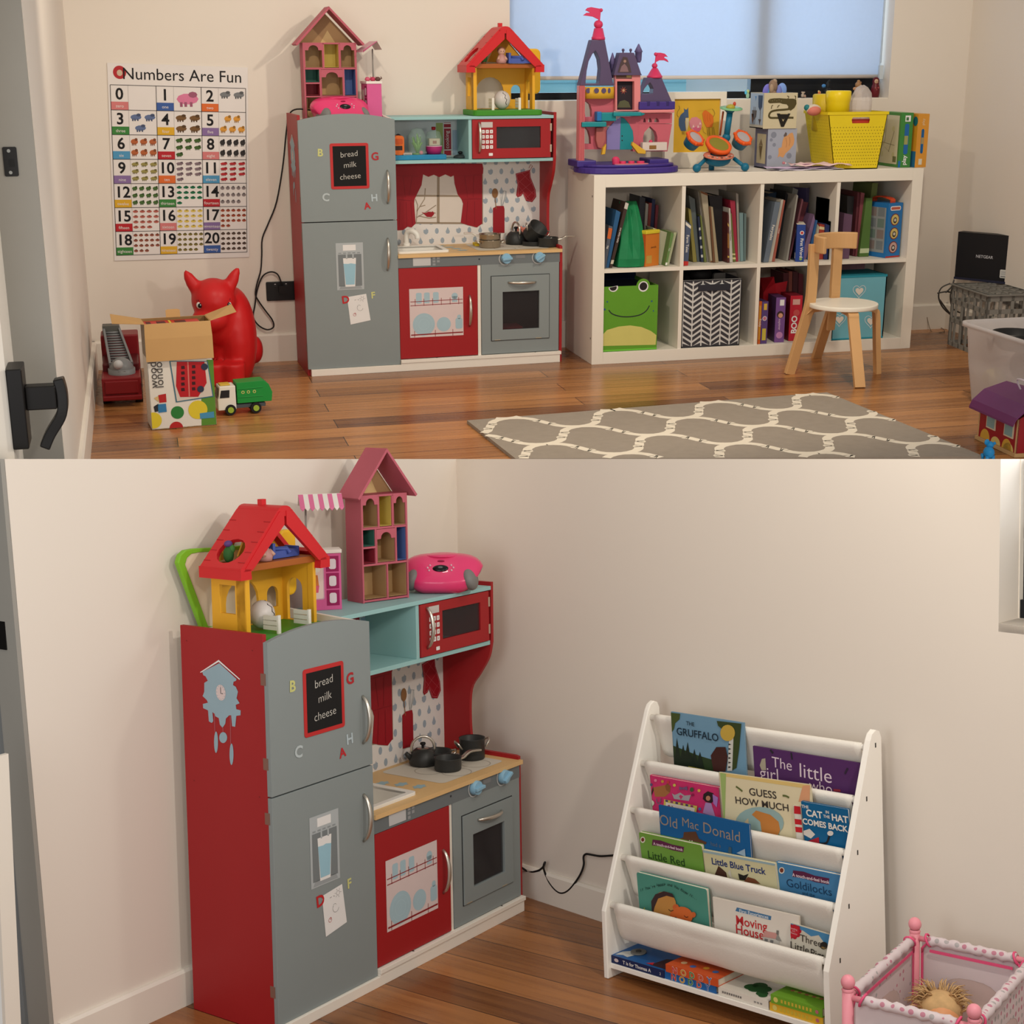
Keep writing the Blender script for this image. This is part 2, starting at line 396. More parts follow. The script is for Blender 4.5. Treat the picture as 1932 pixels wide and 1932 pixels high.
# ---- lower room (its own frame, carried to the world at the end)
ROOM = 'B'
YB = .36
cor = Vector((1.252, YB)); dirw = Vector((-.17234, -.98504)); nin = Vector((-.98504, .17234))   # along the right wall, and into the room
def WB(s, h, z): p = cor+dirw*s+nin*h; return Vector((p.x, p.y, z))
def seam(p, m=1.5):    # drop or lift a point along z to the line where the upper floor begins
    R, C = RB, CB; q = R@(np.array(p)-C); k = (866-966)/F
    a = R@np.array([0, 0, 1.]); t = (k*q[2]-q[1])/(a[1]-k*a[2]); return Vector((p[0], p[1], p[2]+t))
lowf = planks('spotted_gum_floor_lower', PI/2, (88, 48, 24), (176, 116, 66), row=.135)
c0, c1 = WB(-.02, -.1, 0), WB(3.0, -.1, 0)
struct(Mesh().prism([(-1.6, .6), (c0.x+.1, .6), (c1.x, c1.y), (-1.0, -2.2)], -.03, 0, lowf, 'z'), 'floor')
xj = -.44; xjb, xjt = -.402, -.474
def cutwall(pts2, y_or, thick, m, name, openings=None):
    """a wall standing on a base line pts2 (two points), its top along the foot of the upper room"""
    a, b = Vector(pts2[0]), Vector(pts2[1]); n = Vector((-(b-a).y, (b-a).x)).normalized()*thick
    vs = [(a.x, a.y, -.02), (b.x, b.y, -.02), (b.x+n.x, b.y+n.y, -.02), (a.x+n.x, a.y+n.y, -.02)]
    vs += [seam((v[0]-(xjb-xjt if k in (0, 3) and a.x < 0 else 0), v[1], 0))[:] for k, v in enumerate(vs)]
    return Mesh().add(vs, [(0, 3, 2, 1), (4, 5, 6, 7), (0, 1, 5, 4), (1, 2, 6, 5), (2, 3, 7, 6), (3, 0, 4, 7)], m)
struct(cutwall([(xjb, YB), (cor.x+.02, YB)], 0, .1, wall_m, ''), 'wall_lower_left')
# right wall with its window opening near the picture's edge
s0 = None
def onwall(u, v, h=0.):     # photo pixel on the right wall plane (h in front of it)
    r = RB.T@np.array([(u-966)/F, (v-966)/F, 1]); o = WB(0, h, 0); n = np.array([nin.x, nin.y, 0]); t = ((np.array(o)-CB)@n)/(r@n)
    return Vector((CB+t*r).tolist())
def along(p): return (Vector((p[0], p[1]))-cor).dot(dirw)
q0 = onwall(1884, 1176); s0 = along(q0); zs = q0.z
b2w = Mesh()
def wallbox(sa, sb, z0, z1, h0=-.1, h1=0, m=wall_m, mesh=None, top=False):
    vs = []
    for s_, h_ in ((sa, h0), (sb, h0), (sb, h1), (sa, h1)): vs.append(WB(s_, h_, z0)[:])
    for s_, h_ in ((sa, h0), (sb, h0), (sb, h1), (sa, h1)): vs.append(seam(WB(s_, h_, 0))[:] if top else WB(s_, h_, z1)[:])
    (mesh or b2w).add(vs, [(0, 3, 2, 1), (4, 5, 6, 7), (0, 1, 5, 4), (1, 2, 6, 5), (2, 3, 7, 6), (3, 0, 4, 7)], m); return mesh or b2w
wallbox(-.02, s0, -.02, 0, top=True); wallbox(s0, s0+1.0, -.02, zs)
struct(b2w, 'wall_lower_right')
wf = Mesh(); wallbox(s0+.0, s0+1.0, zs-.02, zs+.0, -.13, -.0, skirt_m, wf); struct(wf, 'trim_3')
wf = Mesh(); wallbox(s0-.03, s0+.002, zs, 0, -.16, -.1, skirt_m, wf, top=True); struct(wf, 'trim_4')
wf = Mesh(); wallbox(s0+.0, s0+1.0, zs, zs+.045, -.16, -.105, blackframe, wf); wallbox(s0+.0, s0+.035, zs, 0, -.155, -.12, blackframe, wf, top=True)
wallbox(s0+.035, s0+1, zs+.045, zs+.05, -.13, -.12, pc((200, 205, 210), .4), wf)
struct(wf, 'window_3')
wf = Mesh(); wallbox(s0+.035, s0+1.0, zs+.05, zs+.24, -.14, -.135, mat('dark_pane', (48, 66, 82), .12), wf); struct(wf, 'window_4')
bl2 = Mesh(); wallbox(s0+.012, s0+1, zs+.215, 0, -.118, -.114, mat('white_blind', (235, 240, 245), .7, tl=.7), bl2, top=True); wallbox(s0+.012, s0+1, zs+.205, zs+.23, -.12, -.108, pc((190, 200, 212), .4), bl2)
tag(bl2.build('roller_blind'), 'white roller blind half down in the window above the pink crib', 'blind')
def skirt_line(name, a, b):
    d = (b-a); n = Vector((d.y, -d.x)).normalized(); m = Mesh()
    prof = [(0, 0), (.016, 0), (.016, .092), (.01, .1), (0, .1)]
    vs = [(p.x+n.x*t, p.y+n.y*t, z) for p in (a, b) for t, z in prof]; k = 5
    m.add(vs, [tuple(range(4, -1, -1)), tuple(range(5, 10))]+[(i, (i+1) % 5, 5+(i+1) % 5, 5+i) for i in range(5)], skirt_m); struct(m, name)
skirt_line('baseboard_lower_left', Vector((xjb+.005, YB)), cor)
skirt_line('baseboard_lower_right', cor, Vector(WB(2.1, 0, 0)[:2]))
# doorway reveal, strike plate and the open leaf at the left edge
def leanbox(x0, x1, y0, y1):
    vs = [(xjb+x0, y0, -.02), (xjb+x0, y1, -.02), (xjb+x1, y1, -.02), (xjb+x1, y0, -.02)]; vs += [seam((v[0]-xjb+xjt, v[1], 0))[:] for v in vs]
    return vs
Q8 = [(0, 3, 2, 1), (4, 5, 6, 7), (0, 1, 5, 4), (1, 2, 6, 5), (2, 3, 7, 6), (3, 0, 4, 7)]
jb = Mesh().add(leanbox(-.001, -.012, YB+.001, YB+.085), Q8, jamb_m)
jo = struct(jb, 'trim_5')
jb = Mesh().add(leanbox(-.02, .1, YB+.085, YB+.17), Q8, pc((120, 124, 126), .6)); struct(jb, 'trim_6')
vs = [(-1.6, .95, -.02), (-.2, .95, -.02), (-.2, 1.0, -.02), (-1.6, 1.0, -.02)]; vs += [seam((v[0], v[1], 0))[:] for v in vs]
struct(Mesh().add(vs, Q8, pc((34, 44, 44), .8)), 'doorway_dark_sheet')  # added dark sheet, its colour stands in for the shade in the gap
xjm = xjb-.05; p = PB(3, 1198, x=xjm-.012)
sp = Mesh().prism([(p.y-.02, p.z-.034), (p.y+.014, p.z-.034), (p.y+.014, p.z+.034), (p.y-.02, p.z+.034)], xjm-.016, xjm-.010, blackmetal, 'x'); sp.build('strike_plate', jo, kind='structure')
p0, p1 = PB(0, 1560, x=xj-.16), PB(34, 1932, x=xj-.16)
lf = Mesh().box(xj-.20, xj-.16, YB-.14, PB(34, 1932, x=xj-.16).y, -.02, PB(2, 1500, x=xj-.16).z+.1, leaf_m); struct(lf, 'door_2')
ROOM = 'A'

p, t = WB(s0+.45, -.55, zs+.5), WB(s0+.3, .3, zs+.3)
ROOM = 'A'
lamp('window_daylight', 'AREA', p, t, 14, .8, (.86, .93, 1.0), M=MB_, size_y=1.0)
# ------------------------------------------------------------------ play kitchen (origin: front left foot)
red = mat('kitchen_red', (158, 30, 34), .45, var=.03)
grey = mat('kitchen_grey', (134, 142, 142), .5, var=.02)
dgrey = mat('kitchen_control_grey', (108, 114, 116), .5, var=.02)
aqua = mat('kitchen_aqua', (150, 192, 192), .5, var=.02)
kwhite = mat('kitchen_white', (234, 226, 214), .5, var=.02)
beech = mat('worktop_wood', (214, 176, 122), .45, var=.12, scale=6)
steel = mat('brushed_steel', (205, 198, 186), .28, metal=.9, var=.05)
iron = mat('dark_nonstick', (48, 48, 47), .42, var=.08)
pale = pc((172, 178, 180)); paper = pc((226, 224, 222), .7); ice = pc((150, 190, 206)); rose = pc((214, 196, 194))
ink = pc((20, 20, 22), .7); darkred = mat('print_red', (150, 20, 32), .55, var=.03)
fruit = pc((152, 164, 176)); twig = pc((150, 132, 112)); cav = mat('cavity_brown', (70, 56, 50), .7, var=.1)
def handle(p0, p1, out, name, parent, sag=0.):
    """arched steel pull between two points, standing out along -y"""
    a, b = Vector(p0), Vector(p1); pts = []
    for i in range(13):
        t = i/12; pts.append(a.lerp(b, t)+Vector((0, -out*math.sin(PI*t)**.6, 0)))
    m = Mesh().tube(pts, [.0042+.0022*math.sin(PI*i/12) for i in range(13)], steel, n=10)
    return m.build(name, parent)
def cyr(m, s, x, z, size, col, rot=0., y=-.0012, bold=.02):
    c, q = math.cos(rot), math.sin(rot)
    m.text(s, (x, y, z), (c, 0, q), (-q, 0, c), size, col, bold=bold)
def kitchen(label, loc=(0, 0, 0), rz=0., note=True):
    k = thing('play_kitchen', label, 'toy kitchen', loc, rz)
    H, Wd, D = 1.018, 1.09, .314
    # left side with its cuckoo clock print
    m = Mesh().box(0, .012, .015, D, 0, 1.033, red)
    xs = -.0008
    def C(u, v): p = PB(*[320+u*.20704, 1160+v*.20704], x=0.); return (p.y, p.z)
    def side(pts, col, dx=0): m.poly([(xs-dx, *C(*p)) for p in pts], col)
    bluegrey = pc((146, 172, 184))
    side([(330, 560), (350, 600), (318, 620), (318, 700), (303, 740), (340, 775), (352, 800), (305, 812), (308, 850), (352, 870), (360, 970), (385, 985), (400, 970), (392, 885), (410, 900), (420, 925), (450, 940), (460, 1000), (485, 1030), (510, 990), (515, 945), (545, 915), (563, 915), (572, 1015), (600, 1020), (610, 920), (648, 915), (650, 870), (610, 860), (605, 820), (640, 805), (612, 760), (625, 700), (605, 655), (580, 640), (585, 610), (608, 600), (612, 585), (455, 440), (300, 520), (310, 550)], bluegrey)
    side([(280, 522), (450, 410), (645, 585), (640, 592), (450, 428), (288, 527)], paper, .0003)
    m.poly([(xs-.0006, C(470, 708)[0]+.0175*math.cos(a*PI/12), C(470, 708)[1]+.0205*math.sin(a*PI/12)) for a in range(24)], rose)
    for a in range(12):
        q = C(470, 708); m.disc((xs-.0008, q[0]+.0145*math.cos(a*PI/6), q[1]+.0172*math.sin(a*PI/6)), .0013, bluegrey, 'x', n=8)
    q = C(470, 715); m.line([(q[0], q[1]+.016), q, (q[0]-.008, q[1])], .0018, ink, xs-.001, 'x')
    for (u, v, w_, h_) in ((425, 1160, 18, 98), (566, 1270, 18, 98), (490, 1118, 36, 50)):
        side([(u+w_*math.cos(a*PI/10), v+h_*math.sin(a*PI/10)) for a in range(20)], bluegrey)
    for u, v0, v1 in ((412, 900, 1065), (556, 920, 1175), (487, 1020, 1070)):
        side([(u-3, v0), (u+3, v0), (u+6, v1), (u, v1)], pc((170, 90, 96)))
    for u, v in ((155, 235), (755, 325), (225, 1510), (820, 1660)): m.disc((xs, *C(u, v)), .0018, pc((110, 20, 24)), 'x', n=8)
    m.build('side_panel', k, bevel=.001)
    # right side: low counter end, then the bracket that carries the hutch
    o = [(.006, 0), (.006, .489), (.02, .492), (.17, .492)]+[tuple(p) for p in spline([(.185, .50, 0), (.192, .58, 0), (.186, .68, 0), (.15, .735, 0), (.115, .79, 0), (.102, .84, 0)], 5) for p in [p[:2]]]+[(.100, 1.03), (D, 1.03), (D, 0)]
    Mesh().prism(o, Wd-.012, Wd, red, 'x').build('side_panel', k)
    # fridge carcase
    m = Mesh().prism([(.016, .03), (D, .03), (D, 1.03), (.016, 1.012)], .373, .385, kwhite, 'x'); m.box(.012, .373, .05, D-.006, .973, .985, kwhite)
    m.box(.012, .373, .3, D, .03, 1.012, kwhite); m.disc((.3845, .2, .985), .004, ink, 'x', n=10)
    m.build('fridge_carcase', k)
    def door(pts, name): return Mesh().prism(pts, 0, .015, grey)
    z1 = .6225
    pts = [(0, z1), (.385, z1), (.385, 1.0135)]+[(x_, 1.0135+.0235*(1-((x_-.1925)/.1925)**2)) for x_ in [.385-.385*i/16 for i in range(1, 16)]]+[(0, 1.0135)]
    m = door(pts, 'u')
    T = lambda s, x_, z_, sz, c, r=0., b=.03: cyr(m, s, x_, z_, sz, c, r, bold=b)
    m.prism(rrect(.122, .276, .748, .925, .008), -.002, 0, darkred and mat('frame_red', (186, 44, 44), .5)); m.prism(rect(.133, .265, .759, .914), -.0026, -.0015, mat('chalkboard_black', (22, 21, 21), .8))
    ch_ = pc((196, 192, 184), .9)
    for s, x_, z_, r in (('bread', .198, .873, .09), ('milk', .2, .832, .1), ('cheese', .2, .787, .07)):
        m.text(s, (x_, -.003, z_), (1, 0, r), (0, 0, 1), .031, ch_, bold=-.01)
    T('B', .083, .877, .04, pc((196, 196, 126)), -.05); T('G', .303, .858, .042, pc((170, 38, 44)), .08); T('C', .098, .704, .042, pc((180, 190, 192)), -.1)
    T('H', .295, .698, .038, pc((176, 190, 196)), .05); T('A', .266, .668, .036, pc((182, 40, 46)), .15)
    d = m.build('fridge_door', k, bevel=.001); tag(d, 'grey upper fridge door with arched top and printed chalkboard list')
    handle((.35, 0, .816), (.348, 0, .688), .026, 'door_handle', d)
    m = door(rect(0, .385, .028, z1-.004), 'l')
    m.poly([(x_, -.0008, z_) for x_, z_ in rect(.131, .242, .347, .536)], pale); m.poly([(x_, -.0011, z_) for x_, z_ in rect(.139, .234, .362, .49)], pc((118, 124, 126)))
    m.poly([(x_, -.0011, z_) for x_, z_ in rect(.16, .212, .505, .528)], paper)
    for i in range(5): m.poly([(x_, -.0011, z_) for x_, z_ in rect(.141+.019*i, .153+.019*i, .493, .4975)], pc((140, 146, 148)))
    m.poly([(x_, -.0011, z_) for x_, z_ in [(.139, .35), (.234, .35), (.226, .364), (.147, .364)]], pc((150, 155, 157)))
    for x_ in (.174, .2): m.poly([(a, -.0014, z_) for a, z_ in rect(x_-.003, x_+.003, .472, .492)], pale)
    m.poly([(x_, -.0014, z_) for x_, z_ in [(.165, .36), (.205, .36), (.212, .475), (.159, .475)]], paper); m.poly([(x_, -.0017, z_) for x_, z_ in [(.167, .368), (.203, .368), (.21, .45), (.16, .453)]], ice)
    m.poly([(x_, -.0018, z_) for x_, z_ in [(.16, .448), (.19, .454), (.21, .45), (.21, .444), (.16, .444)]], ice)
    if note:
        m.poly([(x_, -.001, z_) for x_, z_ in [(.17, .318), (.249, .328), (.264, .219), (.181, .205)]], paper); pen = pc((128, 124, 124))
        m.line([(.2, .304), (.207, .3055)], .0015, pen, -.0014); m.line([(.213, .306), (.219, .304)], .0015, pen, -.0014)
        for q in (arc(.232, .309, .006, 0, 360, 10), arc(.222, .272, .012, 150, 350, 8), arc(.218, .278, .006, 20, 200, 6)): m.line(q, .001, pen, -.0014)
        for a in range(6): m.line([(.232+.008*math.cos(a), .309+.008*math.sin(a)), (.232+.013*math.cos(a), .309+.013*math.sin(a))], .001, pen, -.0014)
        for q in (arc(.199, .245, .006, 0, 360, 8), arc(.201, .249, .003, 0, 360, 6)): m.line(q, .0015, pc((190, 110, 110)), -.0014)
    T('D', .165, .294, .042, pc((186, 38, 42)), .1); T('F', .278, .309, .036, pc((200, 200, 130)), .05)
    d = m.build('fridge_door', k, bevel=.001); tag(d, 'grey lower fridge door with printed water dispenser and note')
    handle((.344, 0, .548), (.34, 0, .420), .026, 'door_handle', d)
    for z_ in (.905, .69, .55, .1): Mesh().box(-.001, .0, .009, .026, z_, z_+.03, pc((128, 92, 80), .5)).build('door_hinge', k)
    # plinth, floor board, worktop
    m = Mesh().box(.012, 1.078, -.009, .02, 0, .0275, kwhite); m.box(.386, 1.078, -.009, .02, .0275, .034, kwhite); m.box(.386, 1.083, -.012, .3, .034, .047, kwhite)
    for x_ in (.54, .97): m.disc((x_, .0, .0475), .0035, pc((60, 50, 45)), 'z', n=10)
    m.build('plinth', k, bevel=.001)
    m = Mesh().box(.385, 1.078, .3, D, .034, .47, cav); m.box(.72, .733, .004, .3, .047, .425, kwhite); m.box(1.07, 1.078, .01, .3, .047, .425, cav); m.box(.385, 1.078, .02, .3, .42, .4255, cav); m.box(.733, 1.078, .02, .3, .047, .05, cav)
    m.build('base_carcase', k)
    wt = Mesh(); sx0, sx1, sy0, sy1 = .408, .592, .045, .205
    for a in ((.385, 1.086, -.006, sy0), (.385, sx0, sy0, sy1), (sx1, 1.086, sy0, sy1), (.385, 1.086, sy1, .302)): wt.box(*a, .4665, .4795, beech)
    hob = mat('hob_print', (206, 198, 184), .5, var=.04); wt.poly([(x_, y_, .48) for x_, y_ in rrect(.735, 1.045, .035, .275, .02)], hob)
    for x_, y_ in ((.83, .16), (.95, .21), (.86, .08), (.97, .09)):
        wt.line(arc(x_, y_, .045, 0, 360, 28, ), .003, pc((170, 160, 148)), .4803, 'z')
    for i, (x_, y_) in enumerate(((.62, .245), (.645, .19), (.665, .135), (.675, .075))):
        wt.poly([(x_+.022*(1+.18*math.cos(6*a*PI/18))*math.cos(a*PI/18), y_+.016*(1+.18*math.cos(6*a*PI/18))*math.sin(a*PI/18), .48) for a in range(36)], pc((150, 178, 186)))
    wt.build('worktop', k)
    m = Mesh(); sw = mat('sink_white', (232, 228, 220), .3)
    m.ring(rrect(sx0-.016, sx1+.016, sy0-.016, sy1+.016, .012), rrect(sx0+.004, sx1-.004, sy0+.004, sy1-.004, .012), .479, .489, sw, 'z')
    m.ring(rrect(sx0+.001, sx1-.001, sy0+.001, sy1-.001, .012), rrect(sx0+.004, sx1-.004, sy0+.004, sy1-.004, .012), .435, .4885, sw, 'z'); m.prism(rrect(sx0+.001, sx1-.001, sy0+.001, sy1-.001, .012), .431, .4352, sw, 'z')
    m.build('sink', k, bevel=.002)
    m = Mesh(); cx = .472; m.cyl((cx, .235, .479), (cx, .235, .50), .019, sw, r1=.015)
    m.tube(spline([(cx, .235, .49), (cx, .235, .525), (cx+.006, .228, .545), (cx+.022, .21, .549), (cx+.036, .2, .538), (cx+.04, .197, .52)], 6), [.0125]*30+[.0105], sw, n=12) if False else m.tube(spline([(cx, .235, .49), (cx, .235, .525), (cx+.006, .228, .545), (cx+.022, .21, .549), (cx+.036, .2, .538), (cx+.04, .197, .52)], 6), .0115, sw, n=12)
    m.build('tap', k)
    # control strip and knobs
    m = Mesh().box(.385, 1.077, .001, .016, .4255, .4665, dgrey)
    m.poly([(x_, 0, z_) for x_, z_ in rect(.447, .521, .432, .4645)], pc((190, 190, 190)))
    for i in range(2):
        for j_ in range(3):
            if i+j_ < 3: m.poly([(x_, 0, z_) for x_, z_ in rect(.529+.018*i, .541+.018*i, .456-.0125*j_, .465-.0125*j_)], pc((146, 148, 150)))
    m.poly([(x_, 0, z_) for x_, z_ in rect(.885, .925, .447, .461)], pc((122, 124, 126))); m.disc((.727, 0, .45), .0035, pc((50, 50, 54)), n=10)
    for x_ in (.838, .982): m.line(arc(x_, .4475, .0255, 100, 300, 20), .004, pc((178, 178, 176)), -.0003)
    m.build('control_panel', k)
    for x_, r in ((.842, .1), (.986, .55)):
        m = Mesh(); bl = mat('knob_blue', (136, 178, 202), .4); m.cyl((x_, .001, .449), (x_, -.016, .449), .0225, bl, r1=.0205, n=24)
        a = Vector((math.cos(r), 0, math.sin(r)))
        m.tube([Vector((x_, -.019, .449))-a*.02, Vector((x_, -.019, .449))+a*.022], .004, bl, flat=(.009, .014, (-a.z, 0, a.x)))
        m.build('knob', k, bevel=.001)
    # dishwasher door
    m = Mesh().box(.386, .718, 0, .015, .05, .424, red)
    m.poly([(x_, -.0006, z_) for x_, z_ in rect(.428, .656, .137, .339)], rose)
    lb = pc((164, 190, 200))
    for x_ in (.468, .502, .54): m.poly([(a, -.0009, z_) for a, z_ in rrect(x_-.012, x_+.012, .278, .322, .006)], lb)
    m.disc((.62, -.0009, .303), .013, lb); m.poly([(a, -.0009, z_) for a, z_ in rect(.609, .631, .278, .302)], lb)
    m.disc((.487, -.0009, .19), .047, lb); m.disc((.572, -.0009, .187), .03, lb)
    m.poly([(a, -.0009, z_) for a, z_ in rrect(.622, .652, .165, .21, .008)], lb); m.disc((.638, -.0009, .215), .009, lb)
    for r_ in (.036, .022): m.line(arc(.487, .19, r_, 0, 360, 24), .001, pc((178, 202, 210)), -.0011)
    dr = pc((140, 34, 38))
    for z_, w_ in ((.287, .0025), (.271, .0025), (.149, .005)): m.line([(.432, z_-.001), (.654, z_+.001)], w_, dr, -.0012)
    for x_ in (.452, .489, .526, .563, .6, .637): m.line([(x_, .268), (x_, .297)], .002, dr, -.0012)
    for x_ in (.447, .535, .61): m.line([(x_, .138), (x_, .165)], .002, dr, -.0012)
    d = m.build('dishwasher_door', k, bevel=.001); handle((.684, 0, .302), (.682, 0, .174), .024, 'door_handle', d)
    # oven
    m = Mesh().ring(rect(.735, 1.074, .05, .4255), rect(.80, 1.013, .13, .345), .001, .015, grey); m.ring(rect(.7755, 1.0325, .1045, .3785), rect(.80, 1.013, .13, .345), -.0005, .001, pc((40, 40, 40))); m.build('oven_front', k)
    m = Mesh().ring(rect(.778, 1.03, .107, .376), rect(.826, .986, .15, .31), -.004, .011, grey); 
    for x_ in (.79, .97): m.box(x_, x_+.026, -.0045, -.003, .107, .111, pc((170, 160, 140), .4, metal=.4))
    d = m.build('oven_door', k, bevel=.001); handle((.85, -.004, .349), (.97, -.004, .346), .02, 'door_handle', d)
    Mesh().box(.824, .988, .004, .006, .148, .312, clear('smoked_window', (60, 56, 58), .4, .12)).build('oven_window', d)
    # hutch
    m = Mesh().box(.385, 1.078, .106, .302, .833, .846, aqua); m.box(.386, 1.078, .1, D, 1.006, 1.018, aqua)
    m.box(.714, .728, .106, .302, .846, 1.006, aqua); m.build('hutch', k, bevel=.0008)
    m = Mesh().box(.385, 1.078, .302, .308, .833, 1.012, pc((196, 204, 206)))
    bk = pc((150, 26, 44))
    hx = lambda u: PK(740+u*.08799, 250, y=.3015).x
    for x0, x1, z1_, c in ((.40, .43, .95, pc((120, 90, 88))), (hx(940), hx(1090), .985, pc((150, 170, 100))), (hx(1110), hx(1260), .986, bk), (hx(1290), hx(1420), .955, pc((150, 172, 190))), (hx(1468), hx(1506), .98, bk)):
        m.poly([(x_, .3015, z_) for x_, z_ in rect(x0, x1, .852, z1_)], c)
    for z_ in (.872, .962, .98): m.poly([(x_, .3012, z2) for x_, z2 in rect(hx(1110), hx(1260), z_, z_+.004)], paper)
    m.text('cooking', (hx(1212), .301, .916), (0, 0, 1), (-1, 0, 0), .023, paper); m.T = Matrix.Identity(4)
    m.build('hutch_back', k)
    # microwave
    m = Mesh().ring(rect(.729, 1.066, .8485, 1.004), rect(.832, 1.022, .888, .974), .1, .113, red)
    m.poly([(x_, .0993, z_) for x_, z_ in rect(.766, .815, .972, .994)], pc((196, 188, 184)))
    for i in range(3):
        for j_ in range(4): m.poly([(x_, .0993, z_) for x_, z_ in rrect(.768+.0175*i, .781+.0175*i, .949-.0205*j_, .963-.0205*j_, .002)], paper)
    m.poly([(x_, .0993, z_) for x_, z_ in rrect(.798, .815, .859, .870, .002)], paper)
    for i in range(3):
        for j_ in range(4): m.poly([(x_, .099, z_) for x_, z_ in rect(.773+.0175*i, .7755+.0175*i, .953-.0205*j_, .959-.0205*j_)], pc((170, 120, 120)))
    for z_ in (.87, .955): m.box(1.062, 1.07, .098, .1, z_, z_+.03, pc((190, 170, 150), .4, metal=.4))
    d = m.build('microwave_door', k, bevel=.0008); handle((.757, .1, .993), (.757, .1, .872), .024, 'door_handle', d)
    Mesh().box(.83, 1.024, .105, .107, .886, .976, clear('smoked_window', (60, 56, 58), .4, .12)).build('microwave_window', d)
    # splashback with printed window, curtains, fruit, oven glove and utensils
    yb_ = .296; m = Mesh().box(.385, 1.078, yb_, .308, .4795, .833, mat('splash_white', (222, 216, 212), .55))
    def S(u, v): p = PK(540+u*.28986, 300+v*.28986, y=yb_); return (p.x, p.z)
    def sp_(pts, col, h=1, raw=False): m.poly([(a, yb_-.0004*h, b) for a, b in (pts if raw else [S(*p) for p in pts])], col)
    rnd = random.Random(3)
    for i in range(15):
        for j_ in range(9):
            x_ = .402+.048*i+(.024 if j_ % 2 else 0); z_ = .497+.0405*j_
            if x_ > 1.07: continue
            wv, hv = .0095, .0125
            if (i+j_) % 3 == 0: q = [(x_, z_+hv*1.3), (x_+wv*.45, z_+hv*.5), (x_+wv, z_-hv*.3), (x_+wv*.6, z_-hv), (x_-wv*.6, z_-hv), (x_-wv, z_-hv*.3), (x_-wv*.45, z_+hv*.5)]
            elif (i+j_) % 3 == 1: q = [(x_, z_+hv*.6), (x_+wv*.2, z_+hv*1.2), (x_+wv*.4, z_+hv*.75), (x_+wv*1.1, z_+hv*.5), (x_+wv*1.1, z_-hv*.4), (x_+wv*.4, z_-hv), (x_-wv*.4, z_-hv), (x_-wv*1.1, z_-hv*.4), (x_-wv*1.1, z_+hv*.5)]
            else: q = [(x_+wv*.9*math.cos(a*PI/5), z_+hv*math.sin(a*PI/5)) for a in range(10)]
            sp_(q, fruit, 1, True)
    # window print
    win = [S(870, 100), S(1120, 100), S(1150, 415), S(845, 415)]; sp_([(730, 60), (1275, 60), (1275, 415), (730, 415)], pc((214, 202, 192)), 2)
    for q in ([(730, 232), (1275, 236), (1275, 248), (730, 244)], [(982, 60), (998, 60), (998, 415), (980, 415)], [(840, 410), (1275, 412), (1275, 424), (840, 422)], [(1270, 40), (1280, 40), (1280, 424), (1268, 424)]): sp_(q, twig, 3)
    for q in ([(845, 420), (855, 300), (840, 260)], [(850, 340), (900, 260), (905, 190)], [(850, 380), (910, 345), (975, 300)], [(860, 370), (930, 385), (975, 378)], [(870, 310), (905, 300)], [(935, 345), (972, 352)]): m.line([S(*p) for p in q], .0035, twig, yb_-.0018)
    sp_([(880, 345), (905, 352), (925, 342), (945, 345), (952, 340), (964, 350), (960, 362), (945, 378), (915, 376), (898, 360)], darkred, 5)
    sp_([(700, 30), (1275, 30), (1282, 60), (1280, 95), (1262, 105), (1240, 90), (1215, 108), (1180, 95), (1150, 115), (1110, 98), (1070, 116), (1035, 100), (995, 118), (960, 102), (925, 116), (890, 100), (860, 110), (700, 100)], darkred, 7)
    sp_([(700, 90), (892, 90), (880, 170), (850, 230), (835, 262), (832, 290), (842, 420), (815, 445), (790, 440), (760, 462), (700, 465)], darkred, 6)
    sp_([(1088, 90), (1275, 90), (1275, 420), (1240, 445), (1180, 430), (1135, 415), (1150, 290), (1140, 262), (1115, 230), (1095, 160)], darkred, 6)
    fold = pc((124, 16, 28))
    for q in ([(720, 262), (833, 272)], [(1142, 262), (1275, 258)], [(740, 280), (735, 440)], [(780, 280), (785, 440)], [(810, 280), (822, 430)], [(760, 110), (775, 250)], [(820, 110), (800, 240)], [(1160, 110), (1180, 250)], [(1220, 110), (1215, 250)], [(1180, 275), (1170, 425)], [(1225, 275), (1225, 430)], [(720, 108), (860, 112)], [(1110, 110), (1270, 104)]):
        m.line([S(*p) for p in q], .0012, fold, yb_-.0034)
    # glove
    sp_([(1492, 95), (1585, 70), (1590, 120), (1622, 200), (1626, 245), (1600, 280), (1560, 272), (1540, 225), (1528, 240), (1505, 248), (1496, 235), (1505, 170)], darkred, 6)
    st = pc((206, 130, 136))
    m.line([S(*p) for p in [(1498, 100), (1580, 76), (1585, 122), (1616, 202), (1618, 243), (1597, 272), (1563, 264), (1541, 216), (1525, 233), (1507, 240), (1511, 170), (1498, 100)]], .0011, st, yb_-.0028)
    for q in ([(1500, 130), (1610, 230)], [(1510, 175), (1585, 260)], [(1530, 90), (1600, 160)], [(1580, 90), (1505, 160)], [(1600, 150), (1520, 215)], [(1618, 200), (1560, 255)]): m.line([S(*p) for p in q], .001, pc((186, 80, 88)), yb_-.0028)
    m.line([S(*p) for p in [(1585, 75), (1602, 45), (1590, 35), (1578, 60)]], .002, darkred, yb_-.0028)
    # utensils in a red jar
    sp_([(1345, 320), (1370, 305), (1415, 305), (1420, 325), (1420, 480), (1345, 480)], darkred, 6); spoon = pc((138, 96, 58))
    sp_([(1358+20*math.cos(a*PI/8), 222+32*math.sin(a*PI/8)) for a in range(16)], spoon, 7); m.line([S(1358, 250), S(1366, 325)], .003, spoon, yb_-.003)
    for q in (12, 22, 5): m.line([S(*p) for p in [(1400, 305), (1414-q, 240), (1418-q*.6, 205), (1424+q*.4, 210), (1420+q*.5, 245), (1406, 305)]], .0014, pale, yb_-.003)
    m.build('splashback', k)
    return k
ROOM = 'A'
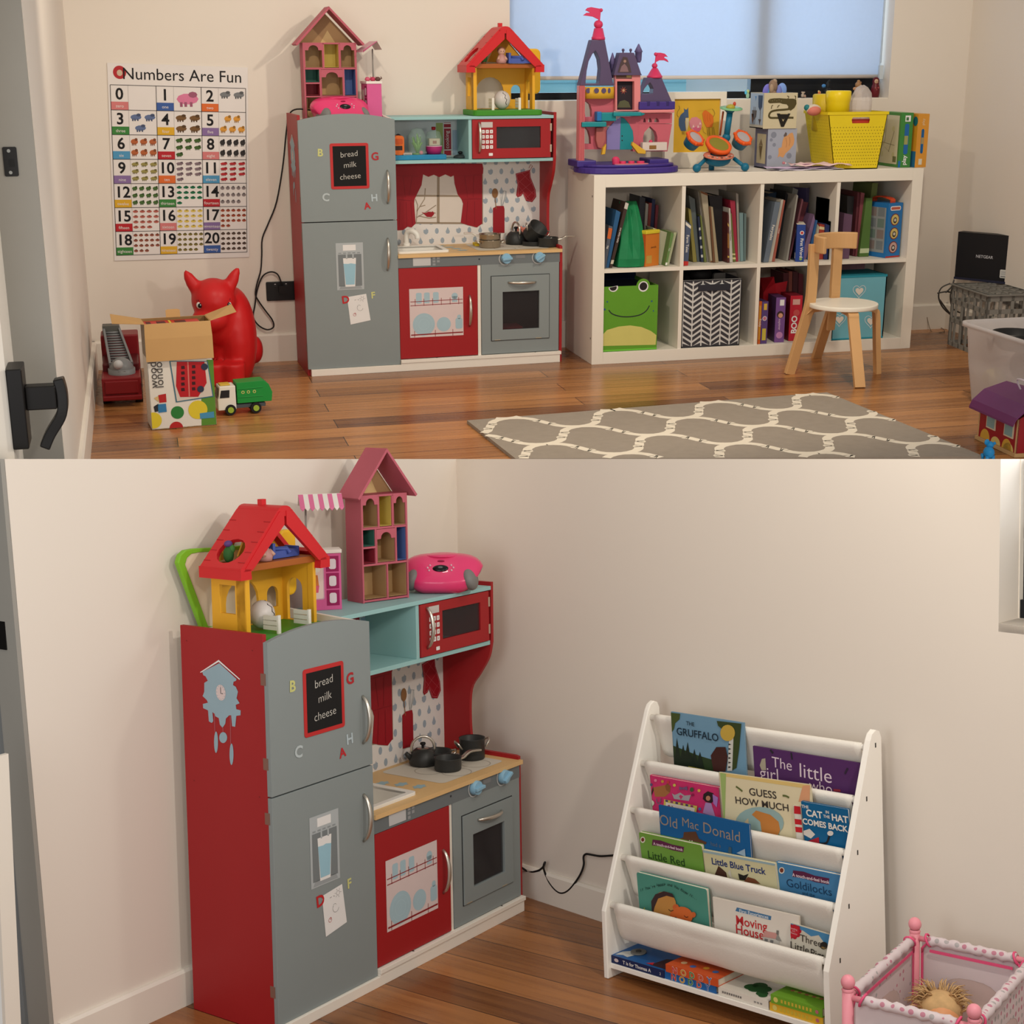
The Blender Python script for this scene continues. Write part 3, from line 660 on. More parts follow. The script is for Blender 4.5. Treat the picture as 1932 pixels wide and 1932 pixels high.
kA = kitchen('toy kitchen with pink radio on its fridge, standing next to the white cube shelf', (0, 0, 0), KYAW)
ROOM = 'B'
kB = kitchen('toy kitchen in the room corner with red-roofed farmhouse on its fridge', (0, 0, 0), 0)
ROOM = 'A'
KM = Matrix.Rotation(KYAW, 4, 'Z')
def KW(x, y, z): return KM@Vector((x, y, z))     # upper-kitchen point -> room
# ------------------------------------------------------------------ white cube shelf and what stands in it
ROOM = 'A'
SX, SY, SW, SH, SD = 1.190, -.066, 1.488, .786, .385
CX = [SX+.05+.351*i for i in range(4)]; ZM = .401; ZL = .05
sh = thing('cube_shelf', 'low white shelf of eight cubes standing under the window', 'shelf', (0, 0, 0))
def Z7(u, v): return 1080+u*.21739, 320+v*.21739
def Z8(u, v): return 1420+u*.28256, 320+v*.28256
m = Mesh()
m.box(SX, SX+.05, SY, SY+SD, 0, SH, white); m.box(SX+SW-.05, SX+SW, SY, SY+SD, 0, SH, white)
m.box(SX+.05, SX+SW-.05, SY, SY+SD, 0, .05, white); m.box(SX+.05, SX+SW-.05, SY, SY+SD, SH-.05, SH, white)
for z in (.11, .70): m.disc((SX-.0004, SY+.02, z), .005, pc((60, 50, 44)), 'x', n=8)
m.build('outer_frame', sh, bevel=.0012)
Mesh().box(SX+.05, SX+SW-.05, SY+.004, SY+SD, .385, .401, white).build('shelf_board', sh)
for i in range(1, 4):
    x = CX[i]-.016
    Mesh().box(x, x+.016, SY+.004, SY+SD, .05, .385, white).build('divider', sh); Mesh().box(x, x+.016, SY+.004, SY+SD, .401, SH-.05, white).build('divider', sh)

pages = mat('book_pages', (222, 212, 194), .85, var=.06, scale=80)
ORD = ['first', 'second', 'third', 'fourth', 'fifth', 'sixth', 'seventh', 'eighth', 'ninth', 'tenth', 'eleventh', 'twelfth', 'thirteenth', 'fourteenth', 'fifteenth', 'sixteenth', 'seventeenth']
def slab(Zf, q, y, dep, col, lab, z0=ZM, title=None, tcol=(225, 220, 210), band=None, lo=-9, hi=9):
    """a book standing spine out; q = its spine's corners in the close-up (bottom left, bottom right, top right, top left)"""
    P = [PA(*Zf(*p), y=y) for p in q]; P = [[p.x, p.z] for p in P]
    P[0][1] = P[1][1] = z0+.0015
    for p in P: p[0] = min(max(p[0], lo), hi)
    P[3][1] = max(P[3][1], z0+.08); P[2][1] = max(P[2][1], z0+.08)
    X = lambda e0, e1, z: e0[0]+(e1[0]-e0[0])*(z-e0[1])/(e1[1]-e0[1])
    for (qa, qd, ya, yb_) in STACK:            # every book leans clear of the ones before it
        if ya < y+dep and y < yb_:
            P[0][0] = max(P[0][0], X(qa, qd, P[0][1])+.0006)
            zt = min(qd[1], P[3][1]); k = X(qa, qd, zt)+.0006-X(P[0], P[3], zt)
            if k > 0: P[3][0] += k*(P[3][1]-P[0][1])/(zt-P[0][1])
    if P[1][0]-P[0][0] < .0075: P[1][0] = P[0][0]+.0075
    if P[2][0]-P[3][0] < .0065: P[2][0] = P[3][0]+.0065
    for p in P: p[0] = min(p[0], hi)
    STACK.append((list(P[1]), list(P[2]), y, y+dep))
    c = pc(tuple(int(v*.82+8) for v in col), .5, var=.08); m = Mesh(); (a, b, d, e) = P
    t = .0016; y1 = y+dep
    m.prism(P, y, y+t, c)
    # two boards and the pages between them
    w0 = min(.0022, (b[0]-a[0])*.25); w1 = min(.0022, (d[0]-e[0])*.25)
    m.prism([a, [a[0]+w0, a[1]], [e[0]+w1, e[1]], e], y+t, y1, c); m.prism([[b[0]-w0, b[1]], b, d, [d[0]-w1, d[1]]], y+t, y1, c)
    m.prism([[a[0]+w0, a[1]+.003], [b[0]-w0, b[1]+.003], [d[0]-w1, d[1]-.004], [e[0]+w1, e[1]-.004]], y+t, y1-.004, pages)
    L = lambda s_, t_: [a[0]*(1-s_)*(1-t_)+b[0]*s_*(1-t_)+e[0]*(1-s_)*t_+d[0]*s_*t_, a[1]*(1-s_)*(1-t_)+b[1]*s_*(1-t_)+e[1]*(1-s_)*t_+d[1]*s_*t_]
    for (t0, t1, bc) in (band or []):
        m.poly([(p[0], y-.0005, p[1]) for p in (L(0, t0), L(1, t0), L(1, t1), L(0, t1))], pc(bc, .5))
    if title:
        up = Vector((e[0]-a[0], 0, e[1]-a[1])).normalized(); o = L(.3, .3)
        wd = (b[0]-a[0]+d[0]-e[0])/2
        m.text(title, (L(.68, .5)[0], y-.0008, L(.68, .5)[1]), (up.x, 0, up.z), (-up.z, 0, up.x), wd*.75, pc(tcol, .6)) if False else m.text(title, (L(.32, .5)[0], y-.0008, L(.32, .5)[1]), (-up.x, 0, -up.z), (up.z, 0, -up.x), wd*.72, pc(tcol, .6), bold=.01)
    return m.build('book', None, lab, 'book', 'books standing in the cube shelf')
STACK = []
yf = SY+.03
def cube(Zf, name, items, z0, lo, hi):
    STACK.clear()
    for i, it in enumerate(items):
        q, y, dep, col, desc = it[:5]; k = it[5] if len(it) > 5 else {}
        slab(Zf, q, y, dep, col, '%s, %s book from the left in the shelf\'s %s cube' % (desc, ORD[i], name), z0, lo=lo, hi=hi, **k)
cube(Z7, 'top left', [
    ([(262, 840), (290, 838), (350, 495), (318, 485)], yf, .15, (92, 98, 110), 'slim grey leaning', dict(band=[(.7, .95, (200, 96, 40))], title='big')),
    ([(292, 836), (316, 836), (418, 370), (380, 350)], yf+.012, .17, (40, 98, 150), 'blue leaning'),
    ([(320, 836), (345, 836), (490, 290), (462, 278)], yf+.004, .17, (66, 46, 38), 'tall brown leaning', dict(band=[(.06, .12, (200, 190, 170)), (.9, .99, (196, 190, 180))], title='mrs wishy washy')),
    ([(560, 700), (600, 700), (632, 250), (585, 230)], .17, .14, (60, 62, 72), 'dark grey upright rear'),
    ([(605, 700), (630, 700), (660, 300), (630, 290)], .16, .14, (186, 180, 172), 'thin white upright rear'),
    ([(634, 700), (655, 700), (690, 290), (664, 290)], .16, .14, (150, 60, 56), 'thin red upright rear'),
    ([(660, 700), (690, 700), (720, 260), (692, 250)], .165, .14, (40, 46, 86), 'navy upright rear'),
    ([(692, 690), (715, 690), (748, 310), (722, 305)], .155, .14, (130, 44, 58), 'maroon upright rear', dict(title='stories')),
    ([(752, 790), (772, 800), (822, 545), (700, 505)], yf+.05, .1, (196, 192, 160), 'cream wide leaning'),
    ([(762, 826), (805, 828), (880, 560), (824, 545)], yf+.004, .13, (108, 148, 78), 'light green leaning', dict(title='Tops', band=[(.02, .1, (230, 228, 220))])),
    ([(815, 822), (838, 818), (906, 545), (882, 545)], yf+.012, .13, (196, 202, 160), 'pale green leaning'),
], ZM, CX[0]+.002, CX[0]+.333)
cube(Z7, 'second top', [
    ([(962, 830), (1004, 818), (1030, 480), (984, 440)], yf-.01, .12, (84, 96, 124), 'grey blue upright', dict(band=[(0, .1, (186, 50, 44)), (.9, .97, (220, 214, 200))], title='Farm Tales')),
    ([(1050, 735), (1082, 738), (1028, 345), (1006, 335)], yf+.09, .16, (168, 156, 76), 'mustard leaning'),
    ([(1085, 740), (1106, 742), (1062, 255), (1010, 225)], yf+.1, .18, (112, 122, 124), 'tall slate leaning'),
    ([(1107, 745), (1140, 745), (1082, 405), (1050, 412)], yf+.08, .14, (52, 60, 92), 'navy patterned leaning', dict(band=[(.1, .16, (200, 200, 196)), (.3, .36, (200, 200, 196)), (.5, .56, (200, 200, 196)), (.7, .76, (200, 200, 196))])),
    ([(1146, 748), (1166, 748), (1104, 405), (1085, 395)], yf+.07, .16, (124, 134, 66), 'olive leaning'),
    ([(1168, 752), (1186, 752), (1100, 205), (1070, 180)], yf+.08, .2, (150, 146, 136), 'tall grey leaning'),
    ([(1188, 758), (1214, 765), (1172, 208), (1104, 185)], yf+.06, .22, (196, 184, 156), 'large cream leaning', dict(band=[(0, .02, (116, 72, 40)), (.97, 1, (116, 72, 40))])),
    ([(1216, 768), (1240, 772), (1196, 330), (1176, 325)], yf+.05, .18, (122, 80, 52), 'thin brown leaning'),
    ([(1242, 772), (1270, 776), (1218, 325), (1198, 320)], yf+.05, .18, (178, 160, 128), 'thin tan leaning'),
    ([(1272, 770), (1300, 778), (1300, 230), (1182, 222)], yf+.09, .2, (34, 30, 32), 'tall black leaning'),
    ([(1302, 780), (1362, 795), (1306, 400), (1238, 375)], yf+.03, .18, (92, 40, 38), 'maroon gold-framed leaning', dict(band=[(.1, .14, (180, 150, 70)), (.75, .8, (180, 150, 70)), (.3, .6, (140, 96, 44))])),
    ([(1366, 790), (1392, 786), (1346, 338), (1310, 334)], yf+.03, .18, (214, 208, 198), 'white leaning', dict(title='Happy Dreams', tcol=(90, 80, 80))),
    ([(1394, 768), (1420, 762), (1382, 382), (1352, 372)], yf+.05, .17, (118, 128, 62), 'green leaning', dict(band=[(.05, .09, (214, 208, 150)), (.14, .17, (214, 208, 150))])),
    ([(1421, 758), (1440, 752), (1412, 272), (1366, 264)], yf+.055, .19, (178, 40, 66), 'crimson leaning'),
    ([(1441, 755), (1452, 750), (1440, 212), (1420, 202)], yf+.06, .2, (170, 164, 154), 'tall pale grey leaning'),
    ([(1453, 752), (1486, 750), (1482, 376), (1449, 376)], yf+.055, .16, (128, 160, 164), 'pale teal upright'),
    ([(1489, 752), (1506, 748), (1510, 382), (1490, 378)], yf+.06, .16, (110, 134, 134), 'dull teal upright'),
], ZM, CX[1]+.002, CX[1]+.333)
cube(Z8, 'third top', [
    ([(82, 560), (100, 560), (160, 150), (108, 160)], .165, .14, (44, 72, 104), 'navy blue rear'),
    ([(74, 572), (108, 570), (186, 218), (150, 216)], yf, .17, (112, 124, 138), 'grey leaning', dict(title='Fairytales')),
    ([(109, 565), (130, 562), (206, 200), (190, 204)], yf+.01, .17, (206, 198, 184), 'cream leaning'),
    ([(131, 565), (150, 560), (218, 206), (207, 202)], yf+.01, .16, (176, 92, 74), 'coral leaning', dict(title='a story')),
    ([(150, 560), (170, 555), (236, 170), (160, 148)], .07, .17, (28, 28, 32), 'black leaning'),
    ([(155, 556), (198, 546), (282, 176), (240, 168)], yf+.02, .2, (168, 164, 154), 'wide pale grey leaning'),
    ([(172, 552), (205, 545), (304, 135), (270, 120)], .06, .2, (120, 122, 118), 'tall grey rear'),
    ([(200, 552), (228, 545), (308, 204), (286, 196)], yf+.04, .18, (120, 66, 76), 'plum leaning'),
    ([(240, 540), (262, 540), (372, 220), (330, 210)], .1, .15, (134, 60, 74), 'raspberry rear'),
    ([(322, 590), (358, 588), (376, 338), (274, 302)], yf+.05, .11, (150, 116, 156), 'lilac wide'),
    ([(360, 585), (388, 585), (402, 340), (378, 338)], yf+.04, .11, (48, 104, 168), 'bright blue upright'),
    ([(390, 585), (428, 585), (436, 384), (400, 368)], yf+.03, .11, (200, 188, 160), 'cream upright'),
    ([(434, 585), (470, 585), (480, 368), (446, 362)], yf+.03, .11, (182, 62, 44), 'orange red upright', dict(title='cookery', band=[(.85, .93, (220, 200, 150))])),
    ([(473, 585), (512, 585), (514, 372), (480, 362)], yf+.02, .11, (44, 56, 112), 'navy upright', dict(title='2014', tcol=(230, 228, 224))),
    ([(532, 570), (548, 570), (566, 200), (556, 196)], .0, .13, (196, 192, 176), 'thin white upright'),
    ([(546, 575), (562, 575), (572, 345), (550, 345)], yf+.01, .11, (74, 130, 66), 'small green upright'),
], ZM, CX[2]+.002, CX[2]+.333)
cube(Z8, 'top right', [
    ([(592, 512), (648, 520), (666, 302), (612, 290)], yf+.02, .17, (110, 76, 104), 'mauve upright'),
    ([(630, 520), (650, 520), (678, 180), (632, 176)], .09, .16, (62, 60, 62), 'charcoal upright'),
    ([(652, 524), (672, 526), (716, 160), (690, 150)], .06, .17, (116, 52, 62), 'burgundy leaning'),
    ([(673, 526), (690, 522), (748, 158), (722, 152)], .05, .18, (150, 74, 84), 'dusty pink leaning'),
    ([(700, 512), (778, 522), (800, 190), (752, 190)], .03, .18, (90, 128, 56), 'green upright', dict(band=[(.06, .14, (190, 200, 160))])),
    ([(745, 520), (784, 522), (838, 90), (800, 90)], .1, .18, (122, 138, 70), 'tall green leaning'),
], ZM, CX[3]+.002, CX[3]+.333)

def boxthing(name, label, cat, o, yaw, w, d, h, mats, extra=None, group=None, bevel=.001, lean=0):
    """a box on a shelf: o = its front left foot, mats = front/side/top"""
    m = Mesh(); f_, s_, t_ = mats
    m.add([(0, 0, 0), (w, 0, 0), (w, 0, h), (0, 0, h)], [(0, 1, 2, 3)], f_)
    m.add([(0, d, 0), (w, d, 0), (w, d, h), (0, d, h)], [(3, 2, 1, 0)], f_)
    m.add([(0, 0, 0), (0, d, 0), (0, d, h), (0, 0, h)], [(3, 2, 1, 0)], s_); m.add([(w, 0, 0), (w, d, 0), (w, d, h), (w, 0, h)], [(0, 1, 2, 3)], s_)
    m.add([(0, 0, h), (w, 0, h), (w, d, h), (0, d, h)], [(0, 1, 2, 3)], t_); m.add([(0, 0, 0), (w, 0, 0), (w, d, 0), (0, d, 0)], [(3, 2, 1, 0)], t_)
    if extra: extra(m)
    ob = m.build(name, None, label, cat, group)
    ob.location = o; ob.rotation_euler = (0, lean, yaw)
    return ob
# green fabric bag
p0, p1, pt = PA(*Z7(392, 846), y=yf+.01), PA(*Z7(635, 848), y=yf), PA(*Z7(545, 268), y=.06)
gb = Mesh(); gm = mat('green_bag', (22, 124, 74), .55, var=.22, scale=30, bump=.3)
x0, x1, z0, zt = p0.x, p1.x, ZM+.002, pt.z
rows = [(x0, x1, yf-.002, yf+.12, z0), (x0+.001, x1-.0, yf-.006, yf+.13, z0+.035), (x0+.012, x1-.002, yf+.002, yf+.125, z0+.10), (x0+.02, x1-.008, yf+.02, yf+.115, z0+.17), (x0+.026, x1-.018, yf+.045, yf+.1, zt-.03), (x0+.024, x1-.022, yf+.066, yf+.08, zt)]
vs = []; fs = []
for (a, b, c, d, z) in rows:
    mx = (a+b)/2; vs += [(a, c+.01, z), (a+(mx-a)*.55, c-.004, z), (mx, c+.012 if z > z0+.05 else c-.004, z), (b-(b-mx)*.5, c-.004, z), (b, c+.008, z), (b, d, z), (a, d, z)]
n = 7
for i in range(5):
    for j in range(n): fs.append((i*n+j, i*n+(j+1) % n, (i+1)*n+(j+1) % n, (i+1)*n+j))
fs += [tuple(range(n-1, -1, -1)), tuple(range(5*n, 6*n))]
gb.add(vs, fs, gm, False)
gb.build('cloth_bag', None, 'shiny green cloth bag among the books in the top left cube', 'bag', bevel=.003)
# pencil box, small navy box
p = PA(*Z7(640, 830), y=yf-.004); q = PA(*Z7(745, 832), y=yf-.004)
def ex(m):
    m.poly([(.006, -.0006, .012), (.04, -.0006, .012), (.04, -.0006, .045), (.006, -.0006, .045)], pc((190, 150, 70)))
    m.text('pencils', (.05, -.0007, .075), (1, 0, 0), (0, 0, 1), .012, pc((60, 40, 30)))
bx = boxthing('crayon_box', 'small orange and yellow crayon box beside the green cloth bag', 'box', (p.x-.004, yf-.002, ZM+.001), .5, .085, .05, .135, (pc((206, 120, 44)), pc((190, 86, 36)), pc((222, 190, 50))), ex)
Mesh().box(.0, .085, -.004, .03, .135, .15, pc((216, 196, 52))).build('lid', bx, bevel=.003)
boxthing('pencil_case', 'navy box lying behind the green books in the top left cube', 'box', (CX[0]+.275, .235, ZM+.001), 0, .05, .06, .225, (pc((36, 40, 74)),)*3)
p = PA(*Z7(600, 620), y=.07); bg = Mesh(); bg.add([(p.x-.002, .05, ZM+.001), (p.x+.028, .05, ZM+.001), (p.x+.028, .13, ZM+.001), (p.x-.002, .13, ZM+.001), (p.x-.012, .06, ZM+.16), (p.x-.004, .06, ZM+.165), (p.x-.004, .12, ZM+.165), (p.x-.012, .12, ZM+.16)], [(0, 3, 2, 1), (4, 5, 6, 7), (0, 1, 5, 4), (1, 2, 6, 5), (2, 3, 7, 6), (3, 0, 4, 7)], pc((26, 24, 26), .7))
bg.build('drawstring_pouch', None, 'black pouch tucked behind the green cloth bag', 'bag', bevel=.004)
# navy "First Words" book standing turned
def fw(m):
    m.text('First Words', (.0175, -.0006, .055), (0, 0, -1), (1, 0, 0), .018, paper, bold=.02); m.disc((.022, -.0006, .123), .009, paper, n=14); m.disc((.022, -.0008, .123), .006, pc((190, 60, 60)), n=12); m.disc((.022, -.0006, .012), .006, pc((150, 190, 90)), n=12)
    m.text('Words', (-.0006, .06, .12), (0, -1, 0), (0, 0, 1), .022, paper); m.poly([(-.0006, .012, .01), (-.0006, .05, .01), (-.0006, .05, .035), (-.0006, .012, .035)], paper)
p = PA(*Z8(286, 588), y=yf-.012)
nb = pc((38, 66, 140), .45)
bk_ = boxthing('book', 'thick navy First Words book turned cover out in the third top cube', 'book', (p.x, yf-.012, ZM+.001), -.35, .036, .13, .158, (nb, nb, pages), fw, 'books standing in the cube shelf')
# blue carry box with orange handle
p = PA(*Z8(918, 575), y=SY+.012)
bb = pc((38, 112, 176), .45); KX = .72
def cb(m):
    w, h, d = .085, .235, .17
    m.poly([(-.0008, .012, .02), (-.0008, d-.008, .02), (-.0008, d-.008, h-.02), (-.0008, .012, h-.02)], pc((146, 150, 150)))
    for i in range(3):
        for j in range(4): m.poly([(-.0012, .02+.05*i, .032+.048*j), (-.0012, .06+.05*i, .032+.048*j), (-.0012, .06+.05*i, .07+.048*j), (-.0012, .02+.05*i, .07+.048*j)], pc([(120, 126, 130), (134, 120, 116), (110, 128, 120)][(i+j) % 3]))
    for k, c in enumerate(((196, 190, 176), (196, 170, 150), (190, 176, 90))):
        z = .044+.06*k; x = w/2; m.disc((x, -.0008, z), .026, pc((120, 44, 40)), n=24); m.disc((x, -.0012, z), .022, pc((206, 186, 110) if k else (196, 160, 150)), n=24)
        m.disc((x, -.0016, z-.003), .011, pc((44, 40, 40)), n=14, ry=.013); m.disc((x, -.002, z-.002), .007, pc((200, 194, 184)), n=12)
    m.prism(rrect(.012, .073, .203, .222, .008), -.001, 0, paper); m.prism(rrect(.016, .069, .207, .218, .005), -.0014, 0, pc((186, 90, 70)))
    m.poly([(0, -.0006, 0), (w, -.0006, 0), (w, -.0006, .006), (0, -.0006, .006)], pc((180, 50, 44)))
bx = boxthing('carry_box', 'blue toy carry box with round badges and orange handle, top right cube', 'box', (min(p.x, SX+SW-.05-.088), SY+.03, ZM+.001), .3, .085, .17, .235, (bb, bb, bb), cb)
Mesh().tube(spline([(.042, .02, .235), (.042, .025, .25), (.042, .08, .258), (.042, .125, .25), (.042, .13, .235)], 5), .006, pc((206, 74, 40), .4), flat=(.026, .006, (1, 0, 0))).build('carry_handle', bx)

p = PA(*Z8(535, 575), y=.02)
boxthing('ring_binder', 'large purple folder leaning at the right of the third top cube', 'folder', (CX[2]+.285, .135, ZM+.001), .62, .028, .16, .295, (pc((76, 70, 110)), pc((76, 70, 110)), pages))
# ---- bottom row: fabric bins
y0 = SY+.012
fg = mat('frog_green', (96, 152, 44), .85, var=.05, bump=.2, scale=20); navy = mat('navy_canvas', (28, 34, 62), .85, var=.1)
fx0, fx1 = CX[0]+.003, PA(*Z7(745, 1000), y=y0).x; fz1 = PA(*Z7(500, 1010), y=y0).z
fb = thing('frog_storage_bin', 'green fabric bin with a smiling frog face, bottom left cube', 'storage bin', (0, 0, 0))
m = Mesh(); m.box(fx0, fx1, y0, y0+.006, ZL+.001, fz1, fg); m.box(fx0, fx0+.005, y0, y0+.3, ZL+.001, fz1, fg); m.box(fx1-.005, fx1, y0, y0+.3, ZL+.001, fz1, fg)
m.box(fx0, fx1, y0+.295, y0+.3, ZL+.001, fz1+.02, navy); m.box(fx0, fx1, y0, y0+.3, ZL+.001, ZL+.005, fg); m.box(fx0+.005, fx1-.005, y0+.02, y0+.29, fz1-.02, fz1-.015, navy)
m.prism([(fx0, ZL+.002), (fx1, ZL+.002), (fx1, ZL+.008), (fx0, ZL+.008)], y0-.001, y0, pc((110, 190, 60), .8))
m.build('bin_body', fb, bevel=.002)
def F7(u, v, y=y0): p = PA(*Z7(u, v), y=y); return (p.x, p.z)
def flat(m, pts, col, h): m.poly([(max(a, fx0), y0-.0006*h, b) for a, b in pts], col)
m = Mesh(); e = F7(615, 1010); r = .0262
m.prism([(e[0]-r*1.1, fz1-.004)]+arc(e[0], e[1]+.001, r*1.12, 190, -10, 16)+[(e[0]+r*1.5, fz1-.004), (e[0]+r, e[1]-.03), (e[0]-r, e[1]-.03)], y0-.0004, y0+.005, fg)
m.disc((e[0], y0-.001, e[1]-.002), .0222, paper); m.disc((e[0], y0-.0016, e[1]-.001), .017, pc((36, 30, 30)))
m.build('right_eye', fb)
m = Mesh(); e = F7(355, 1030); m.disc((e[0], y0-.001, e[1]+.003), .0205, paper, a0=PI*.98, a1=2.14*PI, n=16, ry=.018); m.disc((e[0]-.001, y0-.0016, e[1]+.003), .0155, pc((36, 30, 30)), a0=PI*.98, a1=2.14*PI, n=16, ry=.013)
m.build('left_eye', fb)
m = Mesh(); mouth = [F7(*p) for p in [(315, 1218), (340, 1248), (390, 1268), (450, 1277), (520, 1274), (590, 1258), (640, 1225), (668, 1180)]]
m.line([(p[0], p[1]) for p in spline([(a, b, 0) for a, b in mouth], 5)], .0042, pc((34, 34, 44)), y0-.001)
for u, v, r in ((302, 1147, .0033), (688, 1142, .0036), (258, 1214, .0046), (702, 1226, .0028)): q = F7(u, v); m.disc((max(q[0], fx0+r), y0-.001, q[1]), r, pc((40, 84, 130)), n=14)
flat(m, [F7(*p) for p in [(235, 1532), (238, 1430), (300, 1392), (400, 1362), (500, 1352), (600, 1366), (680, 1400), (728, 1436), (722, 1520)]], mat('frog_belly', (204, 196, 112), .85, var=.08), 1)
m.build('face_print', fb)
# chevron bin
cx0, cx1 = PA(*Z7(935, 1400), y=y0).x+.004, PA(*Z7(1440, 1400), y=y0).x+.006; cz1 = PA(*Z7(1200, 955), y=y0).z; cx0 = max(cx0, CX[1]+.003)
cbn = thing('chevron_storage_bin', 'fabric bin with dark grey and white chevron print, second bottom cube', 'storage bin')
m = Mesh(); cw = mat('chevron_white', (206, 204, 200), .85); cd = mat('chevron_dark', (62, 60, 64), .85, var=.06)
m.box(cx0, cx1, y0, y0+.005, ZL+.001, cz1, cw); m.box(cx0, cx0+.005, y0+.005, y0+.3, ZL+.001, cz1, cd); m.box(cx1-.005, cx1, y0+.005, y0+.3, ZL+.001, cz1, cd); m.box(cx0, cx1, y0+.295, y0+.3, ZL+.001, cz1, cd); m.box(cx0, cx1, y0, y0+.3, ZL+.001, ZL+.006, cd)
ncol = 6; cwid = (cx1-cx0-.008)/ncol; hh = cz1-ZL-.012
for i in range(ncol):
    xa, xb = cx0+.004+cwid*i+.003, cx0+.004+cwid*(i+1)-.003; up = i % 2 == 1
    for j in range(-1, 12):
        za = ZL+.006+j*.0245; s = .024; lo_, hi_ = (za, za+s) if up else (za+s, za)
        pts = [(xa, lo_), (xb, hi_), (xb, hi_+.0145), (xa, lo_+.0145)]
        pts = [(a, min(max(b, ZL+.006), cz1-.004)) for a, b in pts]
        if max(b for a, b in pts)-min(b for a, b in pts) > .006: m.poly([(a, y0-.0008, b) for a, b in pts], cd)
for q in ((cx0, cx1, ZL+.001, ZL+.006), (cx0, cx1, cz1-.004, cz1), (cx0, cx0+.004, ZL+.001, cz1), (cx1-.004, cx1, ZL+.001, cz1)): m.poly([(a, y0-.0012, b) for a, b in rect(*q)], pc((40, 40, 46), .85))
m.build('bin_body', cbn)
a, b = F7(1090, 1000), F7(1365, 1045)
Mesh().box(a[0], b[0], y0-.008, y0-.001, b[1], a[1], pc((46, 46, 54), .8)).build('handle_strap', cbn, bevel=.002)
m = Mesh(); q = PA(*Z7(1110, 890), y=.1); m.ell((q.x, .1, q.z-.01), (.05, .05, .035), pc((26, 24, 24), .7)); m.build('black_hat', None, 'rounded black thing poking out of the chevron bin', 'toy')
m = Mesh(); q = PA(*Z7(1320, 920), y=.12); m.prism(rrect(q.x-.05, q.x+.06, q.z-.05, q.z+.012, .012), .12, .14, pc((120, 116, 112), .8)); m.build('grey_folder', None, 'grey card sticking up inside the chevron bin', 'folder')
# third bottom cube: games and a red paper bag
def gbox(lab, c0, c1, top, y, d, front, side, deco=None, yaw=0.):
    p, q, t = PA(*Z8(*c0), y=y), PA(*Z8(*c1), y=y), PA(*Z8(*top), y=y)
    w, h = q.x-p.x, t.z-ZL-.001
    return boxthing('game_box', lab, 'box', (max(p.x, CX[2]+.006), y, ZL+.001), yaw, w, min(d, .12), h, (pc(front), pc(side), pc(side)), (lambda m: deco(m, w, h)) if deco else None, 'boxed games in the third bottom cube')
def deco1(m, w, h): m.poly([(w*.15, -.0006, h*.1), (w*.85, -.0006, h*.1), (w*.85, -.0006, h*.9), (w*.15, -.0006, h*.9)], pc((196, 140, 50))); m.text('Tricky', (w*.3, -.001, h*.5), (0, 0, -1), (1, 0, 0), .014, paper)
def deco2(m, w, h):
    m.disc((w*.5, -.0006, h*.6), w*.36, pc((200, 190, 200)), n=20); m.disc((w*.5, -.001, h*.6), w*.24, pc((190, 110, 130)), n=20)
    m.poly([(w*.2, -.0006, h*.08), (w*.8, -.0006, h*.08), (w*.8, -.0006, h*.36), (w*.2, -.0006, h*.36)], pc((196, 180, 70))); m.poly([(w*.3, -.0006, h*.8), (w*.8, -.0006, h*.8), (w*.8, -.0006, h*.95), (w*.3, -.0006, h*.95)], pc((206, 170, 70)))
def deco3(m, w, h):
    m.poly([(w*.4, -.0006, h*.82), (w*.85, -.0006, h*.82), (w*.85, -.0006, h*.95), (w*.4, -.0006, h*.95)], paper); m.disc((w*.5, -.0006, h*.62), w*.36, pc((60, 40, 40)), n=18); m.disc((w*.52, -.001, h*.6), w*.24, pc((206, 150, 120)), n=18)
    m.disc((w*.5, -.0006, h*.16), w*.34, pc((186, 130, 180)), n=18); m.text('explorer', (w*.36, -.001, h*.4), (0, 0, -1), (1, 0, 0), .014, pc((230, 200, 220)))
def deco4(m, w, h): m.text('GO', (w*.3, -.001, h*.42), (0, 0, 1), (-1, 0, 0), .04, paper, bold=.03) if False else m.text('BOO', (w*.62, -.001, h*.36), (0, 0, 1), (-1, 0, 0), .036, paper, bold=.03); m.poly([(w*.2, -.0006, h*.8), (w*.8, -.0006, h*.8), (w*.8, -.0006, h*.92), (w*.2, -.0006, h*.92)], pc((206, 160, 150))); m.disc((w*.55, -.0006, h*.62), w*.26, pc((190, 80, 80)), n=18)
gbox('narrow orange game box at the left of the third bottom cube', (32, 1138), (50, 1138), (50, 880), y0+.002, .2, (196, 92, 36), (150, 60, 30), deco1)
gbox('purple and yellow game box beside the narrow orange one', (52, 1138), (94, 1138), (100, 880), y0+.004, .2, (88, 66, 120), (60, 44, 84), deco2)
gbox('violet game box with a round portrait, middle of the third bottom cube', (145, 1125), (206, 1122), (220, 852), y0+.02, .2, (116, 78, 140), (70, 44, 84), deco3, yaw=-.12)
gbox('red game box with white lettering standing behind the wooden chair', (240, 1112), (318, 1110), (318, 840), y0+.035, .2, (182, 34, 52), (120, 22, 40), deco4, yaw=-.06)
pbg = Mesh(); q0_ = PA(*Z8(60, 880), y=.12); q1_ = PA(*Z8(215, 690), y=.12)
pm = mat('red_tissue', (186, 24, 40), .7, var=.2, scale=25)
